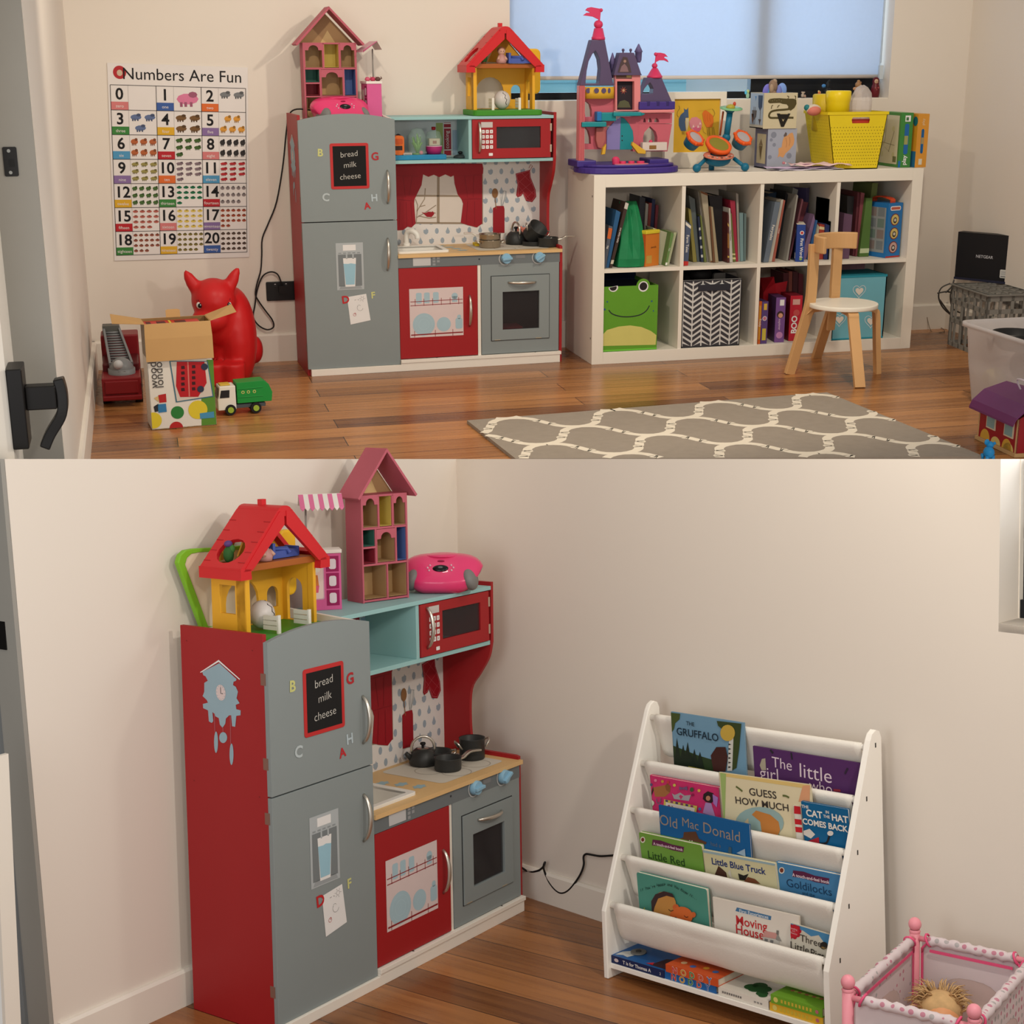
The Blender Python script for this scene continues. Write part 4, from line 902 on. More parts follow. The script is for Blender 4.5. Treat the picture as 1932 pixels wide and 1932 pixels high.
pbg.add([(q0_.x, .1, ZL+.002), (q0_.x+.1, .1, ZL+.002), (q0_.x+.1, .2, ZL+.002), (q0_.x, .2, ZL+.002), (q0_.x-.002, .1, ZL+.2), (q0_.x+.04, .09, ZL+.27), (q0_.x+.06, .12, ZL+.235), (q0_.x+.115, .11, ZL+.245), (q0_.x+.1, .2, ZL+.2), (q0_.x+.02, .2, ZL+.25), (q0_.x+.1, .1, ZL+.18)],
    [(0, 3, 2, 1), (0, 1, 10, 6, 5, 4), (1, 2, 8, 7, 10), (2, 3, 9, 8), (3, 0, 4, 9), (4, 5, 9), (5, 6, 9), (6, 7, 8, 9), (6, 10, 7)], pm)
pbg.build('gift_bag', None, 'crumpled red gift bag behind the violet game box', 'bag')
cube(Z8, 'third bottom', [([(205, 1000), (235, 1000), (240, 690), (205, 690)], .15, .14, (96, 34, 46), 'dark maroon upright'), ([(238, 1000), (262, 1000), (266, 680), (242, 680)], .15, .14, (150, 80, 70), 'brick upright'), ([(266, 1000), (300, 1000), (304, 682), (270, 680)], .15, .14, (80, 34, 44), 'wine red upright'), ([(303, 1000), (335, 1000), (338, 700), (307, 690)], .16, .14, (110, 40, 56), 'crimson rear')], ZL, CX[2]+.003, CX[2]+.333)
# fourth bottom cube: light blue bin with hearts
bx0, bx1 = CX[3]+.003, PA(*Z8(875, 1000), y=y0).x+.002; bz1 = PA(*Z8(720, 705), y=y0).z
bb_ = thing('heart_storage_bin', 'light blue fabric bin with white heart outlines behind the wooden chair', 'storage bin')
sky_ = mat('bin_blue', (112, 178, 194), .8, var=.06); m = Mesh()
m.box(bx0, bx1, y0, y0+.005, ZL+.001, bz1, sky_); m.box(bx1-.005, bx1, y0, y0+.3, ZL+.001, bz1, sky_); m.box(bx0, bx0+.005, y0, y0+.3, ZL+.001, bz1, sky_); m.box(bx0, bx1, y0+.295, y0+.3, ZL+.001, bz1, sky_); m.box(bx0, bx1, y0, y0+.3, ZL+.001, ZL+.006, sky_)
m.box(bx0-.001, bx1+.001, y0-.001, y0+.301, bz1-.01, bz1, pc((40, 140, 160), .7)); m.poly([(a, y0-.001, b) for a, b in rect(bx0, bx1, ZL+.002, ZL+.008)], pc((40, 140, 160), .7))
m.build('bin_body', bb_)
m = Mesh()
def heart(cx, cz, r, c, h, fill):
    pts = []
    for i in range(28):
        t = 2*PI*i/28; pts.append((cx+r*.95*math.sin(t)**3, cz+r*(.8*math.cos(t)-.3*math.cos(2*t)-.12*math.cos(3*t)-.05*math.cos(4*t))))
    if fill: m.poly([(a, y0-.0006*h, b) for a, b in pts], c)
    else: m.line(pts+[pts[0]], .0025, c, y0-.0006*h)
for u, v in ((712, 810), (580, 1000), (790, 1010), (890, 800)):
    q = PA(*Z8(u, v), y=y0)
    if q.x+.03 > bx1: continue
    heart(q.x, q.z, .032, pc((214, 220, 224)), 1, False); heart(q.x, q.z-.001, .02, pc((226, 218, 206)), 2, True)
m.build('heart_print', bb_)
q = PA(*Z8(570, 660), y=.12); q2 = PA(*Z8(745, 700), y=.12)
Mesh().box(max(q.x, bx0+.009), q2.x, .12, .14, ZL+.01, PA(*Z8(650, 618), y=.12).z, mat('tissue_mauve', (150, 110, 118), .8, var=.3, scale=30)).build('picture_book', None, 'mauve picture book standing inside the light blue bin', 'book')
Mesh().box(q2.x+.002, q2.x+.05, .13, .14, ZL+.01, PA(*Z8(780, 616), y=.12).z, pc((170, 166, 158), .8)).build('card_sheet', None, 'pale grey card standing inside the light blue bin', 'paper')
# ------------------------------------------------------------------ upper room: floor and wall things
ROOM = 'A'
def Z2(u, v): return u*.28986, 430+v*.28986
def Z1(u, v): return u*.28986, v*.28986
# number poster
yp = YW-.004
PC = [PA(*c, y=yp) for c in ((202, 118.3), (467.2, 127.5), (470, 485), (216, 492))]
def PP(s, t, h=0):
    a = PC[0].lerp(PC[1], s); b = PC[3].lerp(PC[2], s); q = a.lerp(b, t); return (q.x, yp-.0004-.0005*h, q.z)
m = Mesh(); pp = mat('poster_paper', (226, 220, 216), .6, var=.02)
m.add([PP(0, 0), PP(1, 0), PP(1, 1), PP(0, 1)]+[(a[0], yp+.003, a[2]) for a in (PP(0, 0), PP(1, 0), PP(1, 1), PP(0, 1))], [(0, 1, 2, 3), (7, 6, 5, 4), (0, 4, 5, 1), (1, 5, 6, 2), (2, 6, 7, 3), (3, 7, 4, 0)], pp)
def pq(s0, s1, t0, t1, c, h=1): m.poly([PP(s0, t0, h), PP(s1, t0, h), PP(s1, t1, h), PP(s0, t1, h)], c)
ux = (PC[1]-PC[0]).normalized(); uz = (PC[0]-PC[3]).normalized()
def ptext(s, st, size, c, bold=0., h=2): m.text(s, PP(*st, h), ux, uz, size, c, bold=bold)
black = pc((24, 22, 24), .7)
ptext('Numbers Are Fun', (.53, .078), .064, black)
q = PP(.085, .045, 1); rd = pc((176, 40, 46), .6)
m.poly([(q[0]+.0255*math.cos(a*PI/14), q[1], q[2]+.0255*math.sin(a*PI/14)) for a in range(28)], rd); m.poly([(q[0]+.011*math.cos(a*PI/8), q[1]-.0006, q[2]-.002+.012*math.sin(a*PI/8)) for a in range(16)], pc((200, 176, 150)))
g0, g1, h0, h1 = .016, .984, .107, .972
WORDS = 'zero one two three four five six seven eight nine ten eleven twelve thirteen fourteen fifteen sixteen seventeen eighteen nineteen twenty'.split()
PAL = dict(p=(206, 120, 120), b=(58, 90, 156), o=(214, 104, 44), g=(58, 126, 58), y=(214, 166, 40), v=(132, 106, 156), l=(78, 148, 190), r=(180, 32, 42))
STRIP = 'pbogyvlrpvolygrrpvgyb'
ICON = [None, ((214, 122, 156), 1, 1), ((120, 122, 124), 2, 2), ((96, 112, 150), 2, 2), ((116, 84, 50), 2, 2), ((212, 150, 60), 3, 2), ((176, 96, 56), 3, 2), ((64, 96, 44), 3, 3), ((50, 46, 46), 4, 2), ((150, 140, 80), 3, 3), ((128, 108, 116), 3, 4), ((186, 44, 50), 3, 4), ((72, 104, 52), 4, 3), ((32, 110, 74), 4, 4), ((134, 124, 124), 5, 3), ((178, 96, 84), 4, 4), ((216, 190, 90), 4, 4), ((160, 76, 52), 5, 4), ((146, 84, 66), 5, 4), ((126, 112, 56), 5, 4), ((88, 70, 60), 5, 4)]
for n in range(21):
    r, c = n//3, n % 3
    s0 = g0+(g1-g0)*c/3; s1 = g0+(g1-g0)*(c+1)/3; t0 = h0+(h1-h0)*r/7; t1 = h0+(h1-h0)*(r+1)/7; sm_ = s0+(s1-s0)*.385; dt = t1-t0
    pq(s0, sm_, t0+dt*.67, t1, pc(PAL[STRIP[n]], .6), 1)
    ptext(str(n), ((s0+sm_)/2, t0+dt*.57), .062, black, .02)
    ptext(WORDS[n], ((s0+sm_)/2, t0+dt*.9), .017, pp)
    if ICON[n]:
        col, nx, ny = ICON[n]; c1, c2 = pc(col, .7), pc(tuple(int(v*.72) for v in col), .7)
        for k in range(n):
            i, j_ = k % nx, k//nx
            if n == 5: (i, j_) = ((k+.5, 0) if k < 2 else (k-2, 1))
            a = sm_+(s1-sm_)*(i+.5)/nx; b = t0+dt*(.06+.88*(j_+.5)/ny); wx = (s1-sm_)/nx*.40; hy = dt*.88/ny*.36
            q = PP(a, b, 1); W_, H_ = wx*.548, hy*.77
            if n == 3: q = PP(a+(.03 if k == 2 else 0), b, 1)
            m.poly([(q[0]+W_*math.cos(t*PI/5), q[1], q[2]+H_*.72*math.sin(t*PI/5)) for t in range(10)], c1)
            if n < 13:
                m.poly([(q[0]+W_*.5+W_*.42*math.cos(t*PI/4), q[1]-.0004, q[2]+H_*.55+H_*.4*math.sin(t*PI/4)) for t in range(8)], c2)
                for lx in (-.6, -.2, .3): m.poly([(q[0]+W_*lx+a_, q[1]-.0003, q[2]+b_) for a_, b_ in rect(-W_*.12, W_*.12, -H_, -H_*.4)], c2)
            else:
                m.poly([(q[0]+W_*.1+W_*.5*math.cos(t*PI/3), q[1]-.0004, q[2]+H_*.5+H_*.4*math.sin(t*PI/3)) for t in range(6)], c2)
for i in range(8): t = h0+(h1-h0)*i/7; pq(g0, g1, t-.0012, t+.0012, black, 3)
for i in range(4): s_ = g0+(g1-g0)*i/3; pq(s_-.0018, s_+.0018, h0, h1, black, 3)
for i in range(3): s_ = g0+(g1-g0)*(i+.385)/3; pq(s_-.0007, s_+.0007, h0, h1, pc((150, 146, 146)), 3)
m.build('number_poster', None, 'counting poster headed Numbers Are Fun taped on the wall', 'poster', auto=True)

# red bouncing animal
bp_ = thing('bouncing_animal', 'red inflatable bouncing animal with two pointed ears behind the cardboard box', 'ride-on toy', (0, 0, 0))
ball = mat('rubber_red', (196, 30, 32), .42, var=.06, scale=8)
ya = .02; hp = PA(*Z2(1390, 470), y=ya-.05); bpz = PA(*Z2(1530, 700), y=ya+.06); k = mpp(hp)*.28986
m = Mesh()
m.ell((bpz.x, bpz.y, bpz.z-.005), (145*k, .16, .205), ball); m.ell((bpz.x-.03, bpz.y+.02, .13), (.115, .14, .12), ball)
m.ell(hp, (145*k, .10, .088), ball); m.ell((hp.x-.02, hp.y-.045, hp.z-.07), (.075, .06, .05), ball); m.ell((hp.x+.02, hp.y+.03, hp.z-.09), (.08, .09, .1), ball)
for (tip, base, r) in (((1200, 272), (1288, 420), 1), ((1552, 255), (1480, 410), 1)):
    a, b = PA(*Z2(*tip), y=ya-.05), PA(*Z2(*base), y=ya-.05); P = [a.lerp(b, t) for t in (0, .12, .3, .55, .8, 1)]
    m.tube(P, [.005, .013, .021, .026, .026, .024], ball, n=12)
for x_, y_ in ((bpz.x-.025, -.09), (bpz.x+.03, .17), (bpz.x-.11, .17), (bpz.x-.1, -.07)): m.cyl((x_, y_, .0), (x_, y_, .09), .042, ball, r1=.05); m.ell((x_, y_, .036), (.045, .045, .036), ball)
m.ell((bpz.x+.085, .2, .085), (.035, .05, .06), ball); q = PA(*Z2(1418, 350), y=ya-.05); m.ell(q, (.012, .015, .012), ball)
bo = m.build('rubber_body', bp_); r = bo.modifiers.new('r', 'REMESH'); r.mode = 'VOXEL'; r.voxel_size = .008; r.use_smooth_shade = True
s_ = bo.modifiers.new('s', 'SMOOTH'); s_.factor = .6; s_.iterations = 8
for u, v in ((1300, 506), (1486, 500)):
    q = PA(*Z2(u, v), y=hp.y-.075); m = Mesh(); m.ell((q.x, q.y+.012, q.z), (.0125, .016, .0145), pc((226, 222, 216), .3)); m.ell((q.x+.001, q.y+.0, q.z), (.0085, .007, .0095), pc((20, 20, 22), .2)); m.ell((q.x+.003, q.y-.006, q.z+.003), .002, paper)
    for i in range(4): m.tube([(q.x-.008+.005*i, q.y+.008, q.z+.014), (q.x-.012+.007*i, q.y+.004, q.z+.023)], .0009, black, n=5)
    m.build('eye', bp_)

# cardboard toy box holding a red wooden bus
p0, p1 = PA(*Z2(990, 1318), z=0), PA(*Z2(1413, 1285), z=0); yaw = math.atan2(p1.y-p0.y, p1.x-p0.x)+.02
W_, H_, D_ = (p1-p0).length, .372, .125
card = mat('brown_card', (190, 150, 98), .8, var=.05, scale=10); boxw = mat('box_print_white', (220, 216, 206), .55, var=.02)
bxo = thing('toy_box', 'opened cardboard toy box with a red bus picture, flaps spread, on the floor', 'box', (p0.x, p0.y, .001), yaw)
m = Mesh(); t = .003
m.box(0, W_, 0, t, 0, H_, boxw); m.box(0, t, 0, D_, 0, H_, boxw); m.box(W_-t, W_, 0, D_, 0, H_, pc((196, 176, 70), .6)); m.box(0, W_, D_-t, D_, 0, H_, card); m.box(0, W_, 0, D_, 0, t, card)
m.ring(rect(0, W_, 0, D_), rect(t, W_-t, t, D_-t), H_-.12, H_+.0005, card, 'z')
def BX(u, v):      # close-up pixel -> on the front face
    s = Vector(_bp(RA, CA, *Z2(u, v), yw=yaw, org=tuple(p0), y=0.)); return (s.x, s.z)
def bpq(pts, c, h=1, px=True): m.poly([(a, -.0005*h, b) for a, b in ([BX(*p) for p in pts] if px else pts)], c)
gr, ylw, rdd = pc((86, 136, 48)), pc((214, 194, 50)), pc((176, 36, 38))
bpq([(1310, 1110), (1345, 860), (1388, 860), (1408, 1280), (1312, 1288)], gr, 1)
for (u, v, r_, c) in ((1155, 1203, 42, pc((44, 122, 56))), (1288, 1185, 62, ylw), (1148, 1305, 44, rdd), (998, 1255, 54, ylw)):
    q = BX(u, v); R_ = r_*.28986*mpp(p0); pts = [(min(max(q[0]+R_*math.cos(a*PI/16), .001), W_), max(q[1]+R_*math.sin(a*PI/16), .001)) for a in range(32)]; bpq(pts, c, 2, False)
bpq([(1300, 1208), (1392, 1196), (1395, 1236), (1303, 1244)], pc((70, 140, 178)), 3)
bpq([(1102, 868), (1352, 868), (1390, 1100), (1145, 1138)], pc((60, 110, 130)), 3); bpq([(1110, 872), (1346, 872), (1382, 1094), (1152, 1130)], pc((206, 196, 184)), 4)
busr = pc((178, 28, 36))
bpq([(1150, 872), (1330, 872), (1345, 1010), (1290, 1100), (1172, 1102), (1145, 1030)], busr, 5)
for i in range(5): bpq([(1178, 900+36*i), (1200, 898+36*i), (1203, 918+36*i), (1180, 920+36*i)], pc((60, 20, 26)), 6); bpq([(1248, 895+36*i), (1270, 893+36*i), (1272, 913+36*i), (1250, 915+36*i)], pc((60, 20, 26)), 6)
bpq([(1218, 872), (1226, 872), (1236, 1098), (1228, 1100)], pc((206, 120, 110)), 6)
for u, v in ((1330, 905), (1305, 1050)):
    q = BX(u, v); bpq([(q[0]+.012*math.cos(a*PI/8), q[1]+.012*math.sin(a*PI/8)) for a in range(16)], pc((44, 50, 70)), 7, False)
for pts, c in (([(1030, 1090), (1080, 1080), (1084, 1135), (1038, 1140)], rdd), ([(1025, 1150), (1080, 1145), (1086, 1198), (1032, 1205)], pc((50, 120, 170))), ([(1000, 1165), (1030, 1145), (1030, 1195), (1008, 1200)], pc((40, 44, 50))), ([(1002, 1110), (1030, 1095), (1034, 1135)], pc((206, 176, 120)))): bpq(pts, c, 3)
for s_, u, sz in (('wooden', 1028, .04), ('london bus', 1066, .04)):
    q = BX(u, 1042); m.text(s_[:9], (q[0], -.0025, q[1]), (0, 0, 1), (-1, 0, 0), sz, pc((70, 66, 64)), align='LEFT')
m.build('carton', bxo)
dn = BX(1000, 868)[1]
m = Mesh(); m.add([(0, 0, H_), (W_, 0, H_), (W_+.002, -.012, H_-.05), (W_+.002, -.016, dn), (-.003, -.014, dn), (-.002, -.01, H_-.05)], [(0, 1, 2, 5), (5, 2, 3, 4)], card); o = m.build('front_flap', bxo); sd = o.modifiers.new('s', 'SOLIDIFY'); sd.thickness = .002
m = Mesh().add([(0, .0, H_), (0, D_, H_), (-.10, D_+.01, H_+.02), (-.104, .03, H_+.004)], [(0, 1, 2, 3)], card); o = m.build('side_flap', bxo); o.modifiers.new('s', 'SOLIDIFY').thickness = .002
m = Mesh().add([(W_, .0, H_), (W_+.095, .02, H_+.022), (W_+.095, D_-.01, H_+.034), (W_, D_, H_)], [(0, 1, 2, 3)], card); o = m.build('side_flap', bxo); o.modifiers.new('s', 'SOLIDIFY').thickness = .002
m = Mesh().add([(W_*.4, D_, H_), (W_*.62, D_, H_), (W_*.62, D_+.006, H_+.024), (W_*.58, D_+.007, H_+.027), (W_*.43, D_+.007, H_+.027), (W_*.4, D_+.006, H_+.024)], [(0, 1, 2, 3, 4, 5)], card); o = m.build('back_flap', bxo); o.modifiers.new('s', 'SOLIDIFY').thickness = .002
m = Mesh(); bm_ = mat('bus_red', (190, 28, 30), .35, var=.04); m.box(.008, W_-.03, .012, D_-.012, .05, H_-.008, bm_)
for x0, x1 in ((.014, .03), (.05, .08), (.112, .15)): m.box(x0, x1, .03, D_-.03, H_-.0085, H_-.0072, pc((80, 16, 20)))
m.box(.092, .099, .02, D_-.02, H_-.0085, H_-.0068, ylw)
for x0 in (.03, .09, .15): m.box(x0, x0+.03, .0115, .0125, .2, .3, pc((60, 40, 44)))
o = m.build('wooden_bus', None, 'red wooden bus stored inside the opened cardboard box', 'toy bus', bevel=.004); o.location = (p0.x, p0.y, .001); o.rotation_euler = (0, 0, yaw)

# fire engine
fy = PA(*Z2(800, 1165), z=0).y; fx0, fx1 = -.806, -.664; fm = mat('fire_red', (126, 22, 28), .4, var=.08); fg_ = mat('ladder_grey', (122, 124, 126), .4, var=.06); dkr = pc((84, 14, 20), .45); tyre = mat('tyre_black', (30, 28, 28), .8)
fe = thing('toy_fire_engine', 'dark red toy fire engine with raised grey ladder in the corner', 'toy truck', (0, 0, 0), 0)
m = Mesh(); m.box(fx0, fx1, fy, fy+.44, .035, .085, fm); m.box(fx0, fx1, fy, fy+.16, .085, .11, fm); m.box(fx0+.01, fx1-.01, fy-.006, fy+.002, .05, .1, fm); m.box(fx0, fx1, fy-.012, fy+.01, .026, .045, fm); m.build('chassis', fe, bevel=.006)
m = Mesh(); m.box(fx0+.004, fx0+.05, fy+.13, fy+.42, .085, .14, dkr); m.box(fx1-.05, fx1-.004, fy+.13, fy+.42, .085, .14, dkr); m.box(fx0, fx1, fy+.32, fy+.44, .085, .215, fm); m.box(fx0-.001, fx0+.01, fy+.34, fy+.42, .15, .2, pc((40, 44, 50), .2)); m.build('cab', fe, bevel=.006)
for x_ in (fx0+.012, fx1-.012):
    for y_ in (fy+.08, fy+.35): Mesh().cyl((x_-.014, y_, .034), (x_+.014, y_, .034), .034, tyre, n=20).build('wheel', fe)
xc = PA(*Z2(795, 960), y=fy+.09).x; m = Mesh(); m.ell((xc, fy+.09, .125), (.045, .05, .045), fg_); m.cyl((xc, fy+.09, .08), (xc, fy+.09, .13), .05, fg_); m.ell((xc-.01, fy+.052, .15), (.018, .018, .018), pc((190, 192, 194), .2)); m.build('turntable', fe)
a = Vector((xc, fy+.09, .14)); b = PA(*Z2(722, 650), y=fy+.36); m = Mesh(); n_ = Vector((1, 0, 0))
for s_ in (-1, 1): m.tube([a+n_*s_*.04, b+n_*s_*.028], .006, fg_, flat=(.008, .026, (1, 0, 0)))
for i in range(16):
    t_ = i/15; q = a.lerp(b, t_); w_ = .04-.012*t_; m.tube([q-n_*w_, q+n_*w_], .0045, fg_, n=6)
m.box(b.x-.032, b.x+.032, b.y-.03, b.y+.03, b.z-.02, b.z+.012, pc((84, 84, 80))); m.build('ladder', fe)

# bin lorry
g0 = PA(*Z2(1425, 1228), z=0); gt = thing('toy_garbage_truck', 'small toy garbage truck with white cab and green body beside the box', 'toy truck', (g0.x, g0.y, .001), .12)
k_ = mpp(g0)*.28986; L_ = 358*k_; wt_ = mat('truck_white', (226, 222, 212), .4); gg = mat('truck_green', (24, 138, 56), .42, var=.04)
m = Mesh(); m.prism([(.0, .02), (.066, .02), (.066, .108), (.008, .108), (.004, .07), (0, .06)], 0, .07, wt_); m.box(.058, L_-.025, .008, .062, .022, .036, pc((84, 92, 96))); m.box(.012, .05, .012, .058, .108, .113, pc((206, 170, 60))); o = m.build('cab', gt, bevel=.004)
m = Mesh(); m.prism([(.007, .066), (.042, .066), (.044, .094), (.013, .094)], -.001, .0, pc((30, 34, 38), .15)); m.add([(-.0015, .01, .064), (-.0015, .06, .064), (.006, .06, .1), (.006, .01, .1)], [(0, 1, 2, 3)], pc((30, 34, 38), .15)); m.build('windows', o)
m = Mesh(); m.prism([(.07, .042), (L_-.03, .042), (L_-.004, .042), (L_, .075), (L_-.012, .105), (L_-.03, .12), (.07, .118)], -.002, .072, gg)
for x_ in (.092, .112, .134): m.disc((x_, -.0026, .082), .006, pc((196, 190, 110)), n=12); m.disc((x_, -.003, .082), .0035, gg, n=8)
m.tube([(.074, -.002, .094), (L_-.035, -.002, .096)], .002, gg, n=6); m.tube([(.074, -.002, .064), (L_-.035, -.002, .064)], .002, gg, n=6); m.build('hopper', gt, bevel=.003)
for x_ in (.044, .137):
    for y_ in (.006, .064):
        o = Mesh().cyl((x_, y_-.011, .0205), (x_, y_+.011, .0205), .0195, tyre, n=22).build('wheel', gt)
        if y_ < .03: Mesh().cyl((x_, y_-.0135, .0205), (x_, y_-.008, .0205), .011, pc((150, 176, 60), .4), n=14).build('hub', o)

# power point, cords, clip
q0, q1 = PA(*Z2(1730, 352), y=YW-.006), PA(*Z2(1935, 468), y=YW-.006)
so = thing('power_point', 'black double power point low on the wall beside the toy kitchen', 'power outlet')
Mesh().prism(rrect(q0.x, q1.x, q1.z, q0.z, .006), YW-.01, YW-.001, mat('outlet_black', (22, 22, 24), .3)).build('cover_plate', so, bevel=.002)
for x_ in (q0.x+.038, q0.x+.084):
    m = Mesh(); m.box(x_-.006, x_+.006, YW-.014, YW-.01, q0.z-.02, q0.z-.008, pc((40, 40, 42), .3)); m.box(x_-.003, x_+.003, YW-.0145, YW-.013, q0.z-.011, q0.z-.0085, pc((220, 220, 220), .3)); m.build('switch', so)
m = Mesh(); cordm = mat('cord_black', (24, 22, 22), .5)
cp = [(588, 208, .22), (560, 206, .30), (546, 216, .345), (540, 250, .35), (534, 310, .352), (522, 380, .352), (507, 420, .352), (495, 450, .352), (494, 480, .352), (492, 510, .350), (485, 535, .348), (482, 555, .348), (488, 568, .346), (500, 585, .345), (514, 604, .345), (516, 617, .345), (504, 622, .345), (488, 614, .345), (478, 598, .347), (481, 575, .349), (485, 548, .35), (495, 522, .35), (510, 513, .348), (523, 517, .345), (530, 531, .34), (533, 545, .345)]
m.tube(spline([PA(u, v, y=y_) for u, v, y_ in cp], 4), .0032, cordm, n=7); q = PA(532, 545, y=.345); m.box(q.x-.014, q.x+.014, .335, YW-.009, q.z-.016, q.z+.014, cordm)
m.build('power_cord', None, 'black power cord hanging from the pink radio to the power point', 'cord')
q = PA(*Z2(838, 712), y=YW-.004); m = Mesh(); m.tube([(q.x-.008, q.y, q.z), (q.x+.007, q.y, q.z+.007)], .003, black, n=6); m.tube([(q.x-.002, q.y, q.z), (q.x+.006, q.y, q.z-.01)], .003, black, n=6); m.tube([(q.x, q.y, q.z+.002), (q.x, YW, q.z+.002)], .0025, black, n=6)
m.build('wall_hook', None, 'tiny black hook on the wall behind the cardboard box flap', 'hook')

# wooden child's chair
birch = mat('birch_wood', (206, 160, 108), .42, var=.14, scale=5); ply = pc((186, 140, 92), .5)
cc = Vector((2.104, -.49, 0)); fd = Vector((.6, -.8, 0)).normalized(); sd_ = Vector((.8, .6, 0)).normalized()
ct = thing('child_chair', 'small bentwood child\'s chair with round white seat on the wooden floor', 'chair', (0, 0, 0))
def CP(f_, s_, z): q = cc+fd*f_+sd_*s_; return Vector((q.x, q.y, z))
sh_ = .295; sc_ = CP(.02, 0, sh_)
Mesh().cyl(sc_-Vector((0, 0, .018)), sc_, .139, mat('seat_white', (238, 230, 214), .35), n=48).build('seat', ct, bevel=.003)
FT = {('b', -1): PA(1489, 706, z=0), ('b', 1): PA(1540, 675, z=0), ('f', -1): PA(1622, 732, z=0), ('f', 1): PA(1655, 704, z=0)}
for s_ in (-1, 1):
    base = FT['f', s_]; out = Vector((base.x-sc_.x, base.y-sc_.y, 0)).normalized(); side = Vector((-out.y, out.x, 0)); side = side if side.x > 0 else -side
    at = lambda r, z: Vector((sc_.x+out.x*r, sc_.y+out.y*r, z))
    rb_ = Vector((base.x-sc_.x, base.y-sc_.y, 0)).length
    P = spline([base, base.lerp(at(.142, sh_-.055), .5), at(.142, sh_-.055), at(.134, sh_-.034), at(.11, sh_-.0255), at(.04, sh_-.0245)], 6)
    Mesh().tube(P, 0, birch, flat=(.042, .02, side)).build('front_leg', ct, bevel=.002)
    b0 = FT['b', s_]; out = Vector((b0.x-sc_.x, b0.y-sc_.y, 0)).normalized()
    b1 = at(.138, sh_-.02); b2 = at(.131, sh_+.07); b3 = at(.131, sh_+.235)
    Mesh().tube(spline([b0, b0.lerp(b1, .5), b1, b2, b3], 6), 0, birch, flat=(.042, .02, (1, .1, 0))).build('back_leg', ct, bevel=.002)
    Mesh().tube([at(.16, sh_-.14), at(.145, sh_-.06), at(.118, sh_-.026), at(.05, sh_-.026)], 0, birch, flat=(.034, .014, (1, .1, 0))).build('brace', ct, bevel=.0015)
am = [math.atan2(FT['b', s_].y-sc_.y, FT['b', s_].x-sc_.x) % (2*PI) for s_ in (-1, 1)]
mid = sum(am)/2; half = abs(am[0]-am[1])/2+.62
m = Mesh(); m.tube([Vector((sc_.x+.123*math.cos(mid-half+2*half*i/20), sc_.y+.123*math.sin(mid-half+2*half*i/20), sh_+.236)) for i in range(21)], 0, birch, flat=(.066, .017, (0, 0, 1))); m.build('backrest', ct, bevel=.004)

# rug with trellis pattern
rm = mat('rug_taupe', (150, 138, 124), .9, var=.1, scale=30, bump=.4); rw = mat('rug_cream', (226, 214, 194), .9, var=.05, scale=30)
o0, o1 = PA(881, 793, z=.012), PA(1560, 740, z=.012); rx = (o1-o0).normalized(); ry = Vector((rx.y, -rx.x, 0)); RW = (o1-o0).length
f0, f1 = PA(905, 871, z=.012), PA(1752, 871, z=.012)
def RP(a, b, z): q = o0+rx*a+ry*b; return (q.x, q.y, z)
ra = lambda p: ((p-o0).dot(rx), (p-o0).dot(ry))
b0_, b1_ = ra(f0)[1], ra(f1)[1]
rg = Mesh(); pts = [(0, 0), (RW, 0), (RW, b1_), (0, b0_)]
rg.add([RP(a, b, z) for z in (.0005, .012) for a, b in pts], [(3, 2, 1, 0), (4, 5, 6, 7), (0, 1, 5, 4), (1, 2, 6, 5), (2, 3, 7, 6), (3, 0, 4, 7)], rm)
cw_, chh = .20, .39
def inside(p): return .004 < p[0] < RW-.004 and .004 < p[1] < b0_+(b1_-b0_)*p[0]/RW-.002
edge = [(0, 1), (.14, .97), (.27, .905), (.36, .81), (.41, .70), (.405, .64), (.46, .60)]      # quarter of one lantern cell, then mirrored through its middle
edge = edge+[(.54, .40), (.595, .36), (.59, .30), (.64, .19), (.73, .095), (.86, .03), (1, 0)]
nl = 0
def strip(run, z):
    P = [Vector(p) for p in run]; L, R = [], []
    for i in range(len(P)):
        d = (P[min(i+1, len(P)-1)]-P[max(i-1, 0)]).normalized(); n = Vector((-d.y, d.x))*.0155
        e = d*(.004 if i == len(P)-1 else -.004 if i == 0 else 0); L.append(P[i]+n+e); R.append(P[i]-n+e)
    k = len(P); rg.add([RP(*p, z) for p in L+R], [(i, i+1, k+i+1, k+i) for i in range(k-1)], rw)
for i in range(-2, 10):
    for j_ in range(-2, 8):
        cx_, cy_ = 1.151+(i-6)*cw_, .213+chh/2+(j_-3)*chh+(chh/2 if i % 2 else 0)
        for sx_, sy_ in ((1, 1), (1, -1)):
            P = [(cx_+sx_*a*cw_, cy_+sy_*b*chh/2) for a, b in edge]; P = [(p_[0]+(q_[0]-p_[0])*k/6, p_[1]+(q_[1]-p_[1])*k/6) for p_, q_ in zip(P, P[1:]) for k in range(6)]+[P[-1]]; nl += 1; run = []
            for p in P+[(-9, -9)]:
                if inside(p): run.append(p)
                else:
                    if len(run) > 1: strip(run, .0122+.00003*(nl % 9))
                    run = []
rg.build('trellis_rug', None, 'taupe rug with cream trellis pattern on the wooden floor', 'rug')

